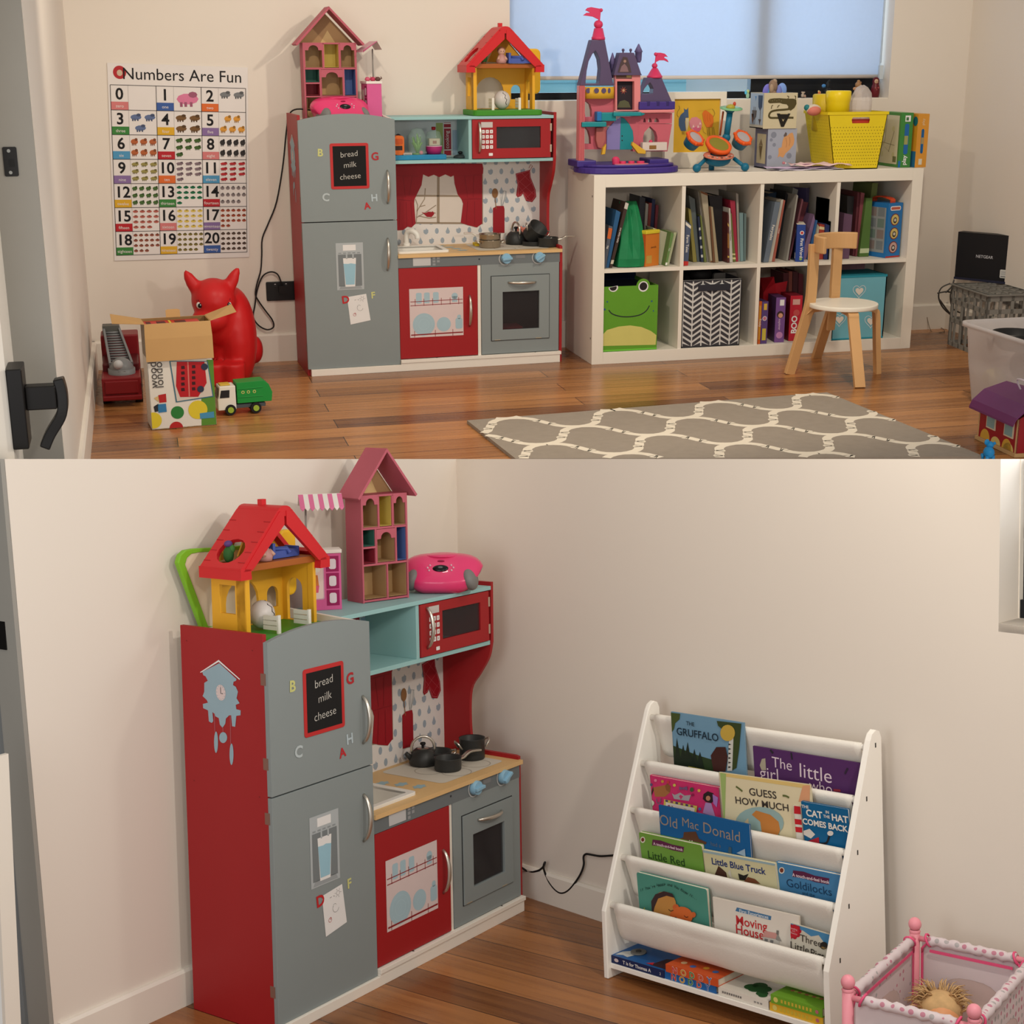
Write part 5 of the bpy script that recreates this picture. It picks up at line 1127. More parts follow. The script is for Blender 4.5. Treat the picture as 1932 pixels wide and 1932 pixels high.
# crate, modem box, cables
cr = thing('milk_crate', 'grey plastic crate against the right wall under the black box', 'crate', (2.862, -.36, 0), -.08)
cg = mat('crate_grey', (130, 128, 122), .5, var=.04); CW_, CD_, CH_ = .22, .34, .275
m = Mesh(); T_ = .006
for z0, z1 in ((0, .02), (.105, .125), (CH_-.085, CH_-.065), (CH_-.03, CH_)): m.ring(rect(0, CW_, 0, CD_), rect(T_, CW_-T_, T_, CD_-T_), z0, z1, cg, 'z')
m.ring(rect(-.008, CW_+.008, -.008, CD_+.008), rect(T_, CW_-T_, T_, CD_-T_), CH_-.006, CH_, cg, 'z')
for i in range(7): y_ = CD_*i/6; m.box(0, T_, min(y_, CD_-.014), min(y_, CD_-.014)+.014, 0, CH_, cg); m.box(CW_-T_, CW_, min(y_, CD_-.014), min(y_, CD_-.014)+.014, 0, CH_, cg)
for i in range(5): x_ = min(CW_*i/4, CW_-.014); m.box(x_, x_+.014, 0, T_, 0, CH_, cg); m.box(x_, x_+.014, CD_-T_, CD_, 0, CH_, cg)
for i in range(6): y_ = CD_*(i+.5)/6; m.box(0, CW_, y_-.004, y_+.004, CH_-.006, CH_, cg)
for i in range(3): x_ = CW_*(i+.75)/3.5; m.box(x_-.004, x_+.004, 0, CD_, CH_-.006, CH_, cg)
m.build('crate_lattice', cr)
q = PA(*Z8(1370, 720), z=CH_+.002); rt = thing('modem_box', 'flat black modem box lettered NETGEAR standing on the grey crate', 'modem', (q.x-.035, q.y-.03, CH_+.001), -.99)
m = Mesh(); hb = .213; m.box(0, .33, 0, .05, 0, hb, mat('modem_black', (22, 22, 26), .45)); m.box(-.002, .332, -.003, .052, 0, .01, pc((36, 38, 58), .5))
m.text('NETGEAR', (.135, -.0008, .105), (1, 0, 0), (0, 0, 1), .0185, pc((190, 190, 194)), bold=.01)
m.prism(rrect(.215, .265, .025, .062, .004), -.001, 0, pc((206, 204, 198))); m.prism(rect(.219, .261, .029, .034), -.0014, 0, pc((120, 120, 120)))
for i in range(4): m.prism(rect(.219, .255-.006*(i % 2), .039+.005*i, .041+.005*i), -.0014, 0, pc((150, 150, 150)))
m.build('casing', rt, bevel=.002)
m = Mesh()
for P in ([(1290, 820), (1330, 780), (1345, 735)], [(1235, 825), (1300, 815), (1345, 830)], [(1320, 760), (1260, 790), (1242, 850), (1270, 920), (1330, 975)], [(1340, 760), (1320, 850), (1340, 930), (1400, 960)], [(1250, 870), (1300, 940), (1345, 985)]):
    m.tube(spline([PA(*Z8(u, v), y=.05+.012*i) for i, (u, v) in enumerate(P)], 6), .0035, pc((70, 66, 62)), n=6)
m.build('cable_tangle', None, 'tangle of dark cables hanging beside the grey crate', 'cables', kind=None)
m = Mesh(); m.tube(spline([PA(*Z8(u, v), z=z_) for u, v, z_ in ((1075, 885, .13), (1110, 890, .125), (1150, 920, .10))]+[PA(*Z8(u, v), z=.004) for u, v in ((1190, 1075), (1270, 1085), (1280, 1070), (1255, 1055))], 6), .0016, pc((120, 104, 84)), n=5)
m.build('thin_wire', None, 'thin wire trailing along the skirting right of the shelf', 'cable')

# translucent tub
tb = thing('plastic_tub', 'large translucent white plastic tub at the right edge', 'tub', (2.335, -1.045, .001), 0)
tm = mat('tub_plastic', (220, 214, 212), .4, tl=.35); N_ = tm.node_tree.nodes; L2 = tm.node_tree.links
tr = N_.new('ShaderNodeBsdfTransparent'); ms = N_.new('ShaderNodeMixShader'); ms.inputs[0].default_value = .84
out = N_['Material Output']; src = out.inputs['Surface'].links[0].from_socket; L2.new(tr.outputs[0], ms.inputs[1]); L2.new(src, ms.inputs[2]); L2.new(ms.outputs[0], out.inputs['Surface'])
TW, TD, TH = .56, .58, .30; rb = lambda a, h: rrect(-a, TW+a, -TD-a, a, .05, 5)
m = Mesh(); n = len(rb(0, 0)); vs = []
for a, z in ((-.03, 0), (-.012, .15), (.0, TH), (.012, TH), (.012, TH-.016), (.004, TH-.016)): vs += [(x_, y_, z) for x_, y_ in rb(a, 0)]
fs = [(r_*n+i, r_*n+(i+1) % n, (r_+1)*n+(i+1) % n, (r_+1)*n+i) for r_ in range(5) for i in range(n)]
m.add(vs, fs, tm, True); m.poly([(x_, y_, .0) for x_, y_ in rb(-.03, 0)], tm); m.build('tub_shell', tb)
q = PA(*Z8(1720, 1120), d=5.35); m = Mesh(); m.lathe([(.0, 0), (.05, .005), (.075, .03), (.082, .07), (.08, .07), (.07, .03), (0, .012)], pc((26, 24, 24), .4), (q.x+.02, q.y, q.z-.05), n=28); o = m.build('black_bowl', None, 'black bowl lying on top inside the translucent tub', 'bowl')
for i, (x_, y_, z_, r_, c, lab) in enumerate(((2.42, -1.16, .1, .045, (206, 190, 120), 'yellow toy ball seen dimly through the side of the tub'), (2.46, -1.27, .07, .06, (130, 150, 168), 'blue grey toy ball seen dimly through the tub'), (2.47, -1.15, .06, .05, (206, 140, 130), 'pink toy ball low inside the tub'), (2.55, -1.2, .15, .085, (60, 54, 56), 'dark stuffed toy under the black bowl in the tub'), (2.68, -1.22, .12, .09, (90, 60, 64), 'maroon soft toy at the far side of the tub'))):
    m = Mesh(); m.ell((x_, y_, z_), (r_, r_*.9, r_*.85), pc(c, .7, var=.1)); m.build('toy_ball' if 'ball' in lab else 'soft_toy', None, lab, 'toy', 'toys inside the tub')

# toy barn and blue animal
a, b = PA(*Z8(1498, 1800), z=0), PA(*Z8(1752, 1922), z=0); yw_ = math.atan2(b.y-a.y, b.x-a.x); L_ = (b-a).length
bn = thing('toy_barn', 'red toy barn with purple roof and carry string at the right edge', 'toy house', (a.x, a.y, .001), yw_)
br_ = mat('barn_red', (150, 24, 34), .5, var=.05); Dp = .20; hw = .125
m = Mesh(); m.box(-.006, L_+.006, -.006, Dp+.006, 0, .012, pc((196, 160, 110), .6)); m.box(0, L_, 0, Dp, .012, hw, br_)
for y_ in (0, Dp-.004): m.prism([(L_, hw), (0, hw), (0, hw)], y_, y_+.004, br_)
m.add([(0, 0, hw), (0, Dp, hw), (0, Dp/2, hw+.05)], [(0, 1, 2)], br_); m.add([(L_, 0, hw), (L_, Dp, hw), (L_, Dp/2, hw+.05)], [(0, 2, 1)], br_)
for x_ in (.0, L_-.007): m.box(x_, x_+.007, -.001, .005, .012, hw, pc((196, 160, 110), .6))
for i, x_ in enumerate((.05, .12, .19, L_-.045)): m.prism(arc(x_, .013, .03, 0, 180, 12, .024 if i % 2 else .034), -.0012, 0, pc((212, 186, 110) if i % 2 else (206, 160, 60)))
m.build('barn_body', bn)
for x_ in (L_*.22, L_*.68):
    m = Mesh(); m.box(x_, x_+.058, -.003, 0, .055, .108, pc((206, 186, 160))); m.box(x_+.005, x_+.053, -.0036, -.0028, .06, .103, pc((130, 158, 160), .2)); m.build('barn_window', bn)
m = Mesh(); prof = [(-.03, hw-.012), (-.02, hw+.01), (.02, hw+.045), (Dp/2, hw+.068), (Dp-.02, hw+.045), (Dp+.02, hw+.01), (Dp+.03, hw-.012)]; prof += [(y_, z_-.008) for y_, z_ in reversed(prof)]
m.prism(prof, -.02, L_+.02, mat('roof_purple', (104, 44, 92), .5), 'x'); m.build('barn_roof', bn, bevel=.003)
m = Mesh(); m.tube(spline([(L_*.5, Dp*.35, hw+.07), (L_*.6, Dp*.2, hw+.11), (L_*.9, Dp*.2, hw+.115), (L_*1.05, Dp*.5, hw+.09), (L_*.8, Dp*.6, hw+.075)], 6), .003, pc((220, 206, 214)), n=6); m.build('carry_string', bn)
a = PA(1861, 868, z=0); m = Mesh(); bl_ = mat('toy_blue', (30, 130, 190), .4)
m.ell((a.x, a.y-.01, .028), (.016, .022, .02), bl_); m.ell((a.x+.008, a.y-.0, .05), (.012, .014, .012), bl_); m.tube([(a.x+.016, a.y, .05), (a.x+.024, a.y-.005, .058)], .005, bl_)
for dx_ in (-.01, .01):
    for dy_ in (-.02, .008): m.cyl((a.x+dx_, a.y+dy_, 0), (a.x+dx_, a.y+dy_, .02), .006, bl_, n=10)
m.ell((a.x-.004, a.y, .06), (.009, .004, .01), bl_); m.build('toy_dinosaur', None, 'small blue toy animal on the floor in front of the barn', 'toy animal')
# ------------------------------------------------------------------ toys that both rooms show
def _ray(poly, c, a):
    best = 0; d = (math.cos(a), math.sin(a))
    for i in range(len(poly)):
        p, q = poly[i], poly[(i+1) % len(poly)]; ex, ey = q[0]-p[0], q[1]-p[1]; den = d[0]*ey-d[1]*ex
        if abs(den) < 1e-12: continue
        t = ((p[0]-c[0])*ey-(p[1]-c[1])*ex)/den; s = ((p[0]-c[0])*d[1]-(p[1]-c[1])*d[0])/den
        if t > 0 and -1e-6 <= s <= 1+1e-6: best = max(best, t)
    return (c[0]+d[0]*best, c[1]+d[1]*best)
def holeplate(m, outer, inner, h0, h1, mt, ax='y', c=None):
    c = c or (sum(p[0] for p in inner)/len(inner), sum(p[1] for p in inner)/len(inner))
    A_ = sorted(set([round(math.atan2(p[1]-c[1], p[0]-c[0]), 5) for p in list(outer)+list(inner)]+[round(-PI+2*PI*i/24+.013, 5) for i in range(24)]))
    m.ring([_ray(outer, c, a) for a in A_], [_ray(inner, c, a) for a in A_], h0, h1, mt, ax)
def archpts(x0, x1, z0, z1, n=10, pointed=0.):
    r = (x1-x0)/2; cx = (x0+x1)/2
    zs = z1-r*(1+pointed)
    return [(x0, z0), (x1, z0)]+[(cx+r*math.cos(PI*i/n), zs+r*(1+pointed)*(math.sin(PI*i/n)**(1 if not pointed else .9))) for i in range(n+1)]
pinkw = mat('dollhouse_pink', (184, 92, 106), .6, var=.08, scale=9); pine = mat('pine_board', (176, 142, 98), .6, var=.22, scale=7)
def dollhouse(label, loc, rz, scale):
    d = thing('dollhouse', label, 'dollhouse', loc, rz); d.scale = scale
    Wd, Dp, H, t = .20, .085, .33, .006
    X = lambda s: Wd*s; Zt = lambda q: H*(1-q)
    m = Mesh(); m.box(0, t, 0, Dp, 0, H, pinkw); m.box(Wd-t, Wd, 0, Dp, 0, H, pinkw)
    for q in (.0, .312, .65, .985): m.box(t, Wd-t, .001, Dp, Zt(q)-t/2 if q else H-t, Zt(q)+t/2 if q else H, pinkw)
    for s, a, b in ((.38, 0, .312), (.68, 0, .312), (.305, .312, .65), (.745, .312, .65), (.54, .65, .985)): m.box(X(s)-t/2, X(s)+t/2, .001, Dp, Zt(b)+t/2, Zt(a)-t/2, pinkw)
    m.box(t, X(.305)-t/2, .001, Dp, Zt(.487)-t/2, Zt(.487)+t/2, pinkw)
    for s0, s1, q0, q1 in ((.03, .365, .0, .30), (.695, .97, .0, .30), (.32, .73, .325, .64)):
        x0, x1, za, zb = X(s0), X(s1), Zt(q1), Zt(q0)
        w = x1-x0; zc = zb-.018; inn = [(x0+.002, za+.001), (x1-.002, za+.001), (x1-.002, zc-.012), (x1-w*.22, zc-.012)]+[((x0+x1)/2+w*.27*math.cos(PI*i/8), zc-.008+.016*math.sin(PI*i/8)) for i in range(9)]+[(x0+w*.22, zc-.012), (x0+.002, zc-.012)]
        holeplate(m, rect(x0, x1, za, zb), inn, 0, .004, pinkw, c=((x0+x1)/2, (za+zc)/2))
    m.build('house_frame', d)
    m = Mesh(); m.box(t, Wd-t, Dp-.005, Dp, t, H, pine); m.prism([(0, H), (Wd, H), (Wd/2, H+.115)], Dp-.005, Dp, pine)
    for s0, s1, q0, q1, c in ((.395, .665, .0, .3, (206, 182, 92)), (.03, .29, .325, .475, (62, 112, 98)), (.03, .29, .50, .635, (150, 44, 58)), (.76, .97, .325, .635, (88, 112, 166)), (.04, .365, .0, .3, None), (.695, .965, .0, .3, None), (.32, .73, .325, .635, None), (.04, .525, .665, .97, None), (.555, .965, .665, .97, None)):
        p = pc(c, .6) if c else pine; x0, x1, za, zb = X(s0), X(s1), Zt(q1)+.001, Zt(q0)-.001
        m.box(x0, x1, Dp-.007, Dp-.0055, za, zb, p)
        m.box(x1-.0015, x1-.0005, .005, Dp-.007, za, zb, p); m.box(x0+.0005, x0+.0015, .005, Dp-.007, za, zb, p); m.box(x0+.002, x1-.002, .002, Dp-.007, za, za+.001, p)
    m.poly([(X(.39), Dp-.0055, H), (X(.67), Dp-.0055, H), (X(.53), Dp-.0055, H+.05)], pc((214, 186, 130), .6))
    m.build('back_board', d)
    ap = (Wd/2, H+.13)
    for sgn in (-1, 1):
        e = (Wd/2+sgn*(Wd/2+.022), H-.012); n = Vector((sgn*(H+.13-e[1]), 0, abs(e[0]-ap[0]))).normalized()*.009
        pts = [e, ap, (ap[0], ap[1]+.012), (e[0]+n.x, e[1]+n.z)]
        o = Mesh().prism(pts, -.022, Dp+.008, pinkw).build('roof_board', d, bevel=.001)
    return d
hot = mat('radio_pink', (222, 60, 112), .28, var=.04, coat=.3); rgrey = mat('radio_grey', (122, 120, 118), .5, var=.05)
def radio(label, loc, rz):
    r = thing('portable_radio', label, 'radio', loc, rz)
    prof = [(-.052, .0), (-.072, .012), (-.078, .03), (-.074, .045), (-.045, .078), (-.018, .104), (.005, .112), (.04, .112), (.062, .098), (.07, .06), (.066, .02), (.052, .0)]
    P = [tuple(q[:2]) for q in spline([(a, b, 0) for a, b in prof], 3)]; n = len(P); ks = 16; vs = []; fs = []; m = Mesh(); cy, cz = -.004, .05
    for i in range(ks+1):
        t = -1+2*i/ks; x = .112*math.sin(t*PI/2); f_ = (1-abs(x/.1155)**3.4)**.4
        for (y, z) in P: zz = cz+(z-cz)*(f_ if z > cz else min(1, f_*1.05)); vs.append((x*(1+.10*max(0, (z-.05)/.06)) if z > .05 else x*(.86+.14*z/.05), cy+(y-cy)*f_, max(0, zz)))
    for i in range(ks):
        for j in range(n): fs.append((i*n+j, (i+1)*n+j, (i+1)*n+(j+1) % n, i*n+(j+1) % n))
    fs += [tuple(range(n)), tuple(range(ks*n+n-1, ks*n-1, -1))]
    m.add(vs, fs, hot, True); m.build('radio_body', r)
    for s_ in (-1, 1):
        m = Mesh(); m.T = Matrix.Translation((s_*.086, -.024, .040))@Matrix.Rotation(s_*-.35, 4, 'Y'); m.ell((0, 0, 0), (.024, .05, .036), rgrey); m.build('speaker', r)
    T = Matrix.Translation((0, -.0485, .0755))@Matrix.Rotation(math.radians(-44), 4, 'X'); m = Mesh(); m.T = T
    m.ell((0, 0, 0), (.024, .005, .0125), pc((20, 18, 20), .2)); m.ell((0, -.004, .001), (.008, .002, .004), pc((90, 96, 96), .3)); m.build('display', r)
    m = Mesh(); m.T = T
    for s_ in (-1, 1):
        for x_, z_ in ((.032, .011), (.039, .002), (.034, -.008)): m.ell((s_*x_, 0, z_), (.003, .004, .003), pc((226, 180, 196), .3))
    m.build('buttons', r)
    m = Mesh(); m.ell((0, .018, .1075), (.058, .042, .008), hot); m.T = T; m.ell((0, .0, .027), (.011, .004, .0028), pc((150, 24, 66), .4)); m.build('disc_lid', r)
    return r
sp_pink = mat('stall_pink', (212, 92, 148), .5, var=.03); mag = pc((150, 20, 84), .5)
def stall(label, loc, rz, face):
    s = thing('toy_shop_stall', label, 'toy stall', loc, rz)
    w, d, h = .098, .06, .16; m = Mesh(); m.box(0, w, 0, d, 0, h, sp_pink)
    if face:
        for i in range(3):
            z = .012+.048*i; m.box(.056, .092, -.0006, .001, z, z+.044, mag); m.prism(rrect(.064, .084, z+.007, z+.036, .006), -.0012, 0, pc((222, 208, 214)))
        m.prism(rrect(.008, .050, .03, .138, .006), -.0008, 0, pc((206, 160, 180))); m.prism(rrect(.011, .047, .033, .135, .005), -.0012, 0, pc((232, 206, 200)))
        m.disc((.029, -.0016, .118), .011, pc((236, 226, 214))); m.prism([(.013, .07), (.035, .07), (.032, .10), (.016, .10)], -.0016, 0, pc((206, 120, 60))); m.prism([(.015, .05), (.033, .05), (.036, .07), (.012, .07)], -.0016, 0, pc((216, 90, 120))); m.disc((.018, -.0016, .042), .007, pc((120, 70, 60)))
    m.build('stall_body', s, bevel=.0015)
    Mesh().box(-.003, w+.003, -.003, d+.003, h, h+.01, pc((234, 226, 218), .5)).build('counter', s, bevel=.001)
    Mesh().cyl((.008, d-.01, h+.01), (.008, d-.01, h+.135), .003, pc((150, 146, 140), .4)).build('pole', s)
    a0, a1 = h+.165, h+.13; m = Mesh(); n = 9
    for i in range(n):
        x0, x1 = -.012+.122*i/n, -.012+.122*(i+1)/n; c = pc((228, 222, 214), .6) if i % 2 else pc((214, 110, 150), .6)
        m.add([(x0, .045, a0), (x1, .045, a0), (x1, -.012, a1), ((x0+x1)/2, -.014, a1-.008), (x0, -.012, a1)], [(0, 1, 2, 3, 4)], c)
    m.add([(-.012, .045, a0), (.11, .045, a0), (.11, d+.005, h+.132), (-.012, d+.005, h+.132)], [(0, 1, 2, 3)], pc((230, 224, 214), .6))
    o = m.build('awning', s); o.modifiers.new('s', 'SOLIDIFY').thickness = .0015
    return s
yel = mat('farm_yellow', (232, 172, 44), .42, var=.04); rred = mat('farm_roof_red', (204, 34, 40), .4, var=.05); brn = mat('farm_floor_brown', (166, 92, 36), .45); lawn = mat('farm_lawn_green', (62, 140, 36), .5, var=.05)
def slope(m, e, ap, y0, y1, hole, mt, t=.012):
    e, ap = Vector((e[0], 0, e[1])), Vector((ap[0], 0, ap[1])); u = (ap-e); L = u.length; u.normalize(); v = Vector((0, 1, 0)); n = u.cross(v) if u.x > 0 else v.cross(u)
    n = Vector((-u.z, 0, u.x)) if u.x > 0 else Vector((u.z, 0, -u.x))
    m.T = Matrix(((u.x, 0, n.x, e.x), (0, 1, 0, 0), (u.z, 0, n.z, e.z), (0, 0, 0, 1)))
    holeplate(m, rect(0, L, y0, y1), [(L*a, y0+(y1-y0)*b) for a, b in hole], 0, t, mt, 'z'); 
    for i in range(5): m.box(L*(.12+.17*i), L*(.12+.17*i)+.002, y0, y0+(y1-y0)*.16, t, t+.0008, pc((168, 26, 32), .5)); m.box(L*(.12+.17*i), L*(.12+.17*i)+.002, y1-(y1-y0)*.16, y1, t, t+.0008, pc((168, 26, 32), .5))
    m.T = Matrix.Identity(4)
def farmhouse(label, loc, rz=0.):
    f = thing('toy_farmhouse', label, 'toy house', loc, rz)
    ya, yb_, ze, za = .068, .19, .192, .33
    m = Mesh(); m.prism(rrect(-.148, .148, 0, .20, .02), 0, .022, lawn, 'z'); m.build('lawn_base', f, bevel=.003)
    m = Mesh()
    holeplate(m, rect(ya, yb_, .022, ze+.005), rect(ya+.035, yb_-.03, .075, .15), -.132, -.122, yel, 'x')
    m.box(-.132, -.118, ya-.004, ya+.03, .022, ze, yel)
    holeplate(m, rect(ya+.02, yb_, .022, ze+.005), archpts(ya+.04, yb_-.025, .024, .14), .122, .132, yel, 'x'); m.box(.121, .132, ya-.002, ya+.018, .022, ze, yel)
    holeplate(m, rect(-.122, .045, .022, ze), archpts(-.09, .03, .024, .15), yb_-.008, yb_, yel); holeplate(m, rect(.045, .122, .022, ze), archpts(.062, .104, .06, .118), yb_-.008, yb_, yel)
    m.prism([(-.04, ze+.02), (.13, ze+.012), (.035, za-.02), (.012, za-.02)], yb_-.008, yb_-.002, yel); m.prism([(-.13, ze+.012), (-.075, ze+.02), (-.06, ze+.09), (-.04, za-.03), (-.012, za-.02)], yb_-.008, yb_-.002, yel)
    m.build('farm_walls', f, bevel=.0015)
    m = Mesh(); m.box(-.134, .134, ya-.004, yb_, ze-.006, ze+.012, brn); m.build('upper_floor', f, bevel=.002)
    m = Mesh(); oval = [(.30+.2*math.cos(a*PI/8)*1.0, .5+.30*math.sin(a*PI/8)) for a in range(16)]
    slope(m, (-.158, ze-.004), (-.018, za), ya-.022, yb_+.006, oval, rred); slope(m, (.158, ze-.004), (.018, za), ya-.022, yb_+.006, [(.18, .2), (.72, .2), (.72, .8), (.18, .8)], rred)
    cap = [(-.026, za-.004)]+[(.026*math.cos(PI-PI*i/8), za+.004+.016*math.sin(PI*i/8)) for i in range(9)]+[(.026, za-.004), (.012, za-.008), (-.012, za-.008)]
    m.prism(cap, ya-.022, yb_+.006, rred)
    for s_ in (-1, 1):
        m.prism([(s_*.166, ze-.022), (s_*.128, ze-.022), (s_*.13, ze+.004), (s_*.166, ze+.008)], ya-.024, yb_+.008, rred)
        m.prism([(s_*.155, ze), (s_*.125, ze), (s_*.004, za-.03), (s_*.004, za+.006), (s_*.02, za+.006)], ya-.024, ya-.012, rred)
    m.box(-.008, .008, (ya+yb_)/2-.008, (ya+yb_)/2+.008, za+.014, za+.034, rred); m.build('farm_roof', f)
    m = Mesh(); m.prism(rrect(.132, .198, .08, .264, .022), yb_+.008, yb_+.035, pc((236, 184, 34), .4)); m.build('silo', f, bevel=.006)
    for x_ in (-.062, .052):
        m = Mesh(); 
        for i in range(3): m.box(x_-.0035, x_+.0035, .02, .072, .03+.013*i, .041+.013*i, pc((226, 222, 208), .5))
        m.box(x_-.005, x_+.005, .016, .022, .022, .07, pc((230, 226, 214), .5)); m.build('fence', f)
    return f
def egg(label, loc):
    m = Mesh(); m.ell((0, 0, .036), (.034, .034, .038), mat('egg_shell', (206, 198, 192), .3), n=28, k=16)
    cr = [(.006, .073), (-.002, .064), (.008, .056), (.004, .046), (.013, .038), (.008, .026), (.012, .018)]
    pts = []
    for x_, z_ in cr:
        h_ = math.sqrt(max(0, 1-((z_-.036)/.038)**2))*.034; pts.append((x_, -math.sqrt(max(1e-6, h_*h_-x_*x_))-.0003, z_))
    m.tube(pts, .0014, pc((50, 40, 40), .6), n=5)
    return m.build('toy_egg', None, label, 'toy egg', loc=loc)
def doll_small(label, loc):
    m = Mesh(); skin = pc((206, 160, 140), .45); m.lathe([(.0, 0), (.02, .0), (.022, .012), (.014, .03), (.009, .036), (0, .037)], pc((190, 140, 134), .4), n=18); m.ell((0, 0, .047), (.0155, .0145, .0155), skin)
    m.ell((0, .004, .052), (.017, .015, .014), pc((142, 92, 72), .5))
    for s_ in (-1, 1): m.tube([(s_*.012, -.006, .028), (s_*.018, -.018, .014)], .005, skin, n=8); m.ell((s_*.005, -.0143, .048), .0016, pc((30, 24, 24)))
    return m.build('toy_baby_figure', None, label, 'toy figure', loc=loc)
def bed_small(label, loc):
    m = Mesh(); b = mat('bed_blue', (72, 92, 168), .45); m.box(-.05, .045, -.025, .025, 0, .02, b); m.box(-.055, -.045, -.027, .027, 0, .042, b); m.box(.04, .047, -.025, .025, 0, .027, b); m.tube([(-.04, -.0, .024), (.0, -.024, .024), (.005, -.03, .012)], .007, b)
    return m.build('toy_bed', None, label, 'toy furniture', loc=loc, bevel=.003)
def kettle(label, loc, rz=0., s=1.):
    k = thing('toy_kettle', label, 'kettle', loc, rz); k.scale = (s, s, s)
    m = Mesh(); m.lathe([(0, 0), (.052, 0), (.056, .008), (.054, .03), (.044, .052), (.03, .064), (.0, .066)], iron, n=32); m.tube([(-.045, 0, .025), (-.062, 0, .042), (-.068, 0, .05)], [.012, .009, .008], iron, n=10); m.build('kettle_body', k)
    m = Mesh(); m.lathe([(.0, .068), (.026, .064), (.029, .06), (.0, .06)], steel, n=24); m.cyl((0, 0, .066), (0, 0, .076), .006, black, n=10); m.lathe([(0, .09), (.01, .088), (.012, .082), (.006, .076), (0, .076)], black, n=14); m.build('kettle_lid', k)
    m = Mesh(); m.tube([(.046*math.cos(a), 0, .066+.046*math.sin(a)) for a in [(-.35+(PI+.7)*i/16) for i in range(17)]], .0055, steel, n=10); m.build('kettle_handle', k)
    return k
def pan(name, label, cat, loc, r, h, hdl=None, sides=False, rz=0., mt=None, rot=None, lift=.03):
    p = thing(name, label, cat, loc, rz, rot=rot); mt = mt or iron
    Mesh().lathe([(0, 0), (r*.95, 0), (r, .004), (r, h-.002), (r*1.03, h), (r*1.03, h+.002), (r*.95, h), (r*.95, .005), (0, .004)], mt, n=36).build('pan_body', p)
    if hdl: m = Mesh(); m.tube(spline([(r*.96, 0, h*.75), (r+.015, 0, h*.8), (r+hdl*.5, 0, h+lift*.5), (r+hdl, 0, h+lift*.4)], 5), 0, steel, flat=(.016, .006, (0, 1, 0))); m.build('pan_handle', p, bevel=.0015)
    if sides:
        for s_ in (-1, 1): m = Mesh(); m.tube([(s_*(r*.98), -.016, h*.55), (s_*(r+.012), -.014, h*.82), (s_*(r+.018), 0, h*.95), (s_*(r+.012), .014, h*.82), (s_*(r*.98), .016, h*.55)], .003, steel, n=8); m.build('side_handle', p)
    return p

# ---- on the upper kitchen
ROOM = 'A'
def KA(x, y, z): return tuple(KW(x, y, z))
dollhouse('tall pink wooden dollhouse standing behind the pink radio on the fridge', KA(.062, .205, .9865), KYAW, (1.08, 1, .965))
radio('shiny pink portable radio on the fridge in front of the dollhouse', KA(.19, .128, .9865), KYAW+.3)
stall('pink toy shop stall with white awning turned sideways beside the pink radio', KA(.305, .272, .9865), KYAW-PI/2+.06, True)
for dx, c, lab, nm in ((.012, (206, 92, 120), 'small pink toy teapot on the stall counter', 'toy_teapot'), (.04, (190, 60, 92), 'small dark pink toy on the stall counter beside the pole', 'toy_cup'), (.066, (96, 64, 56), 'tiny brown toy on the right end of the stall counter', 'toy_animal')):
    m = Mesh(); m.ell((0, 0, .009), (.011, .009, .009), pc(c, .4)); m.tube([(.008, 0, .008), (.016, 0, .012), (.012, 0, .018)], .0025, pc(c, .4), n=6); m.build(nm, None, lab, 'toy', loc=KA(.314+dx*.75, .225-dx*.2, .9865+.1685))
farmhouse('red-roofed yellow toy farmhouse on the turquoise hutch under the window', KA(.883, .096, 1.0185), KYAW)
egg('cracked grey toy egg inside the farmhouse below the window', KA(.875, .17, 1.0425)); doll_small('toy baby figure upstairs in the farmhouse below the window', KA(.875, .175, 1.2235)); bed_small('blue toy bed upstairs in the farmhouse below the window', KA(.955, .175, 1.2235))
m = Mesh(); m.ell((0, 0, .022), (.016, .014, .022), pc((44, 92, 40), .7)); m.ell((.008, -.006, .034), (.009, .009, .012), pc((60, 110, 50), .7)); m.cyl((0, 0, 0), (0, 0, .008), .01, pc((120, 70, 40))); m.build('toy_plant', None, 'tiny green toy plant upstairs in the farmhouse below the window', 'toy plant', loc=KA(.80, .18, 1.2235))
# hutch contents (close-up pixels -> points in the hutch)
def H(u, v, y=.17): p = PK(740+u*.08799, 200+v*.08799, y=y); return p
z0 = .8465
def hb(u0, u1, v0, v1, y, d, mt, name, label, cat='toy', base=None, bev=.002):
    a, b = H(u0, v0, y), H(u1, v1, y); zb_ = base if base is not None else b.z
    m = Mesh(); m.box(0, b.x-a.x, 0, d, 0, a.z-zb_, mt); o = m.build(name, None, label, cat, bevel=bev); o.location = KW(a.x, y, zb_); o.rotation_euler = (0, 0, KYAW); return o
o = hb(60, 1165, 1060, 1130, .13, .12, mat('tray_blue', (30, 128, 170), .35, var=.2, scale=30), 'toy_tray', 'bright blue plastic tray lying in the turquoise hutch', 'tray', z0)
zt = H(100, 1060, .13).z+.0005
a, b = H(70, 700, .14), H(232, 1050, .14); ox = a.x; ow_ = b.x-a.x; oh = H(70, 640, .14).z-zt; m = Mesh(); orange = mat('toy_orange', (214, 104, 30), .4)
m.prism(rrect(0, ow_+.012, 0, oh, .012), 0, .05, orange); m.box(.004, ow_+.004, -.001, .001, oh*.25, oh*.48, pc((50, 30, 24))); m.prism(rrect(.004, ow_+.006, oh*.55, oh*.85, .006), -.001, 0, pc((190, 80, 26))); o = m.build('toy_oven', None, 'small orange toy oven at the left end of the hutch', 'toy oven', bevel=.002); o.location = KW(ox-.006, .14, zt); o.rotation_euler = (0, 0, KYAW)
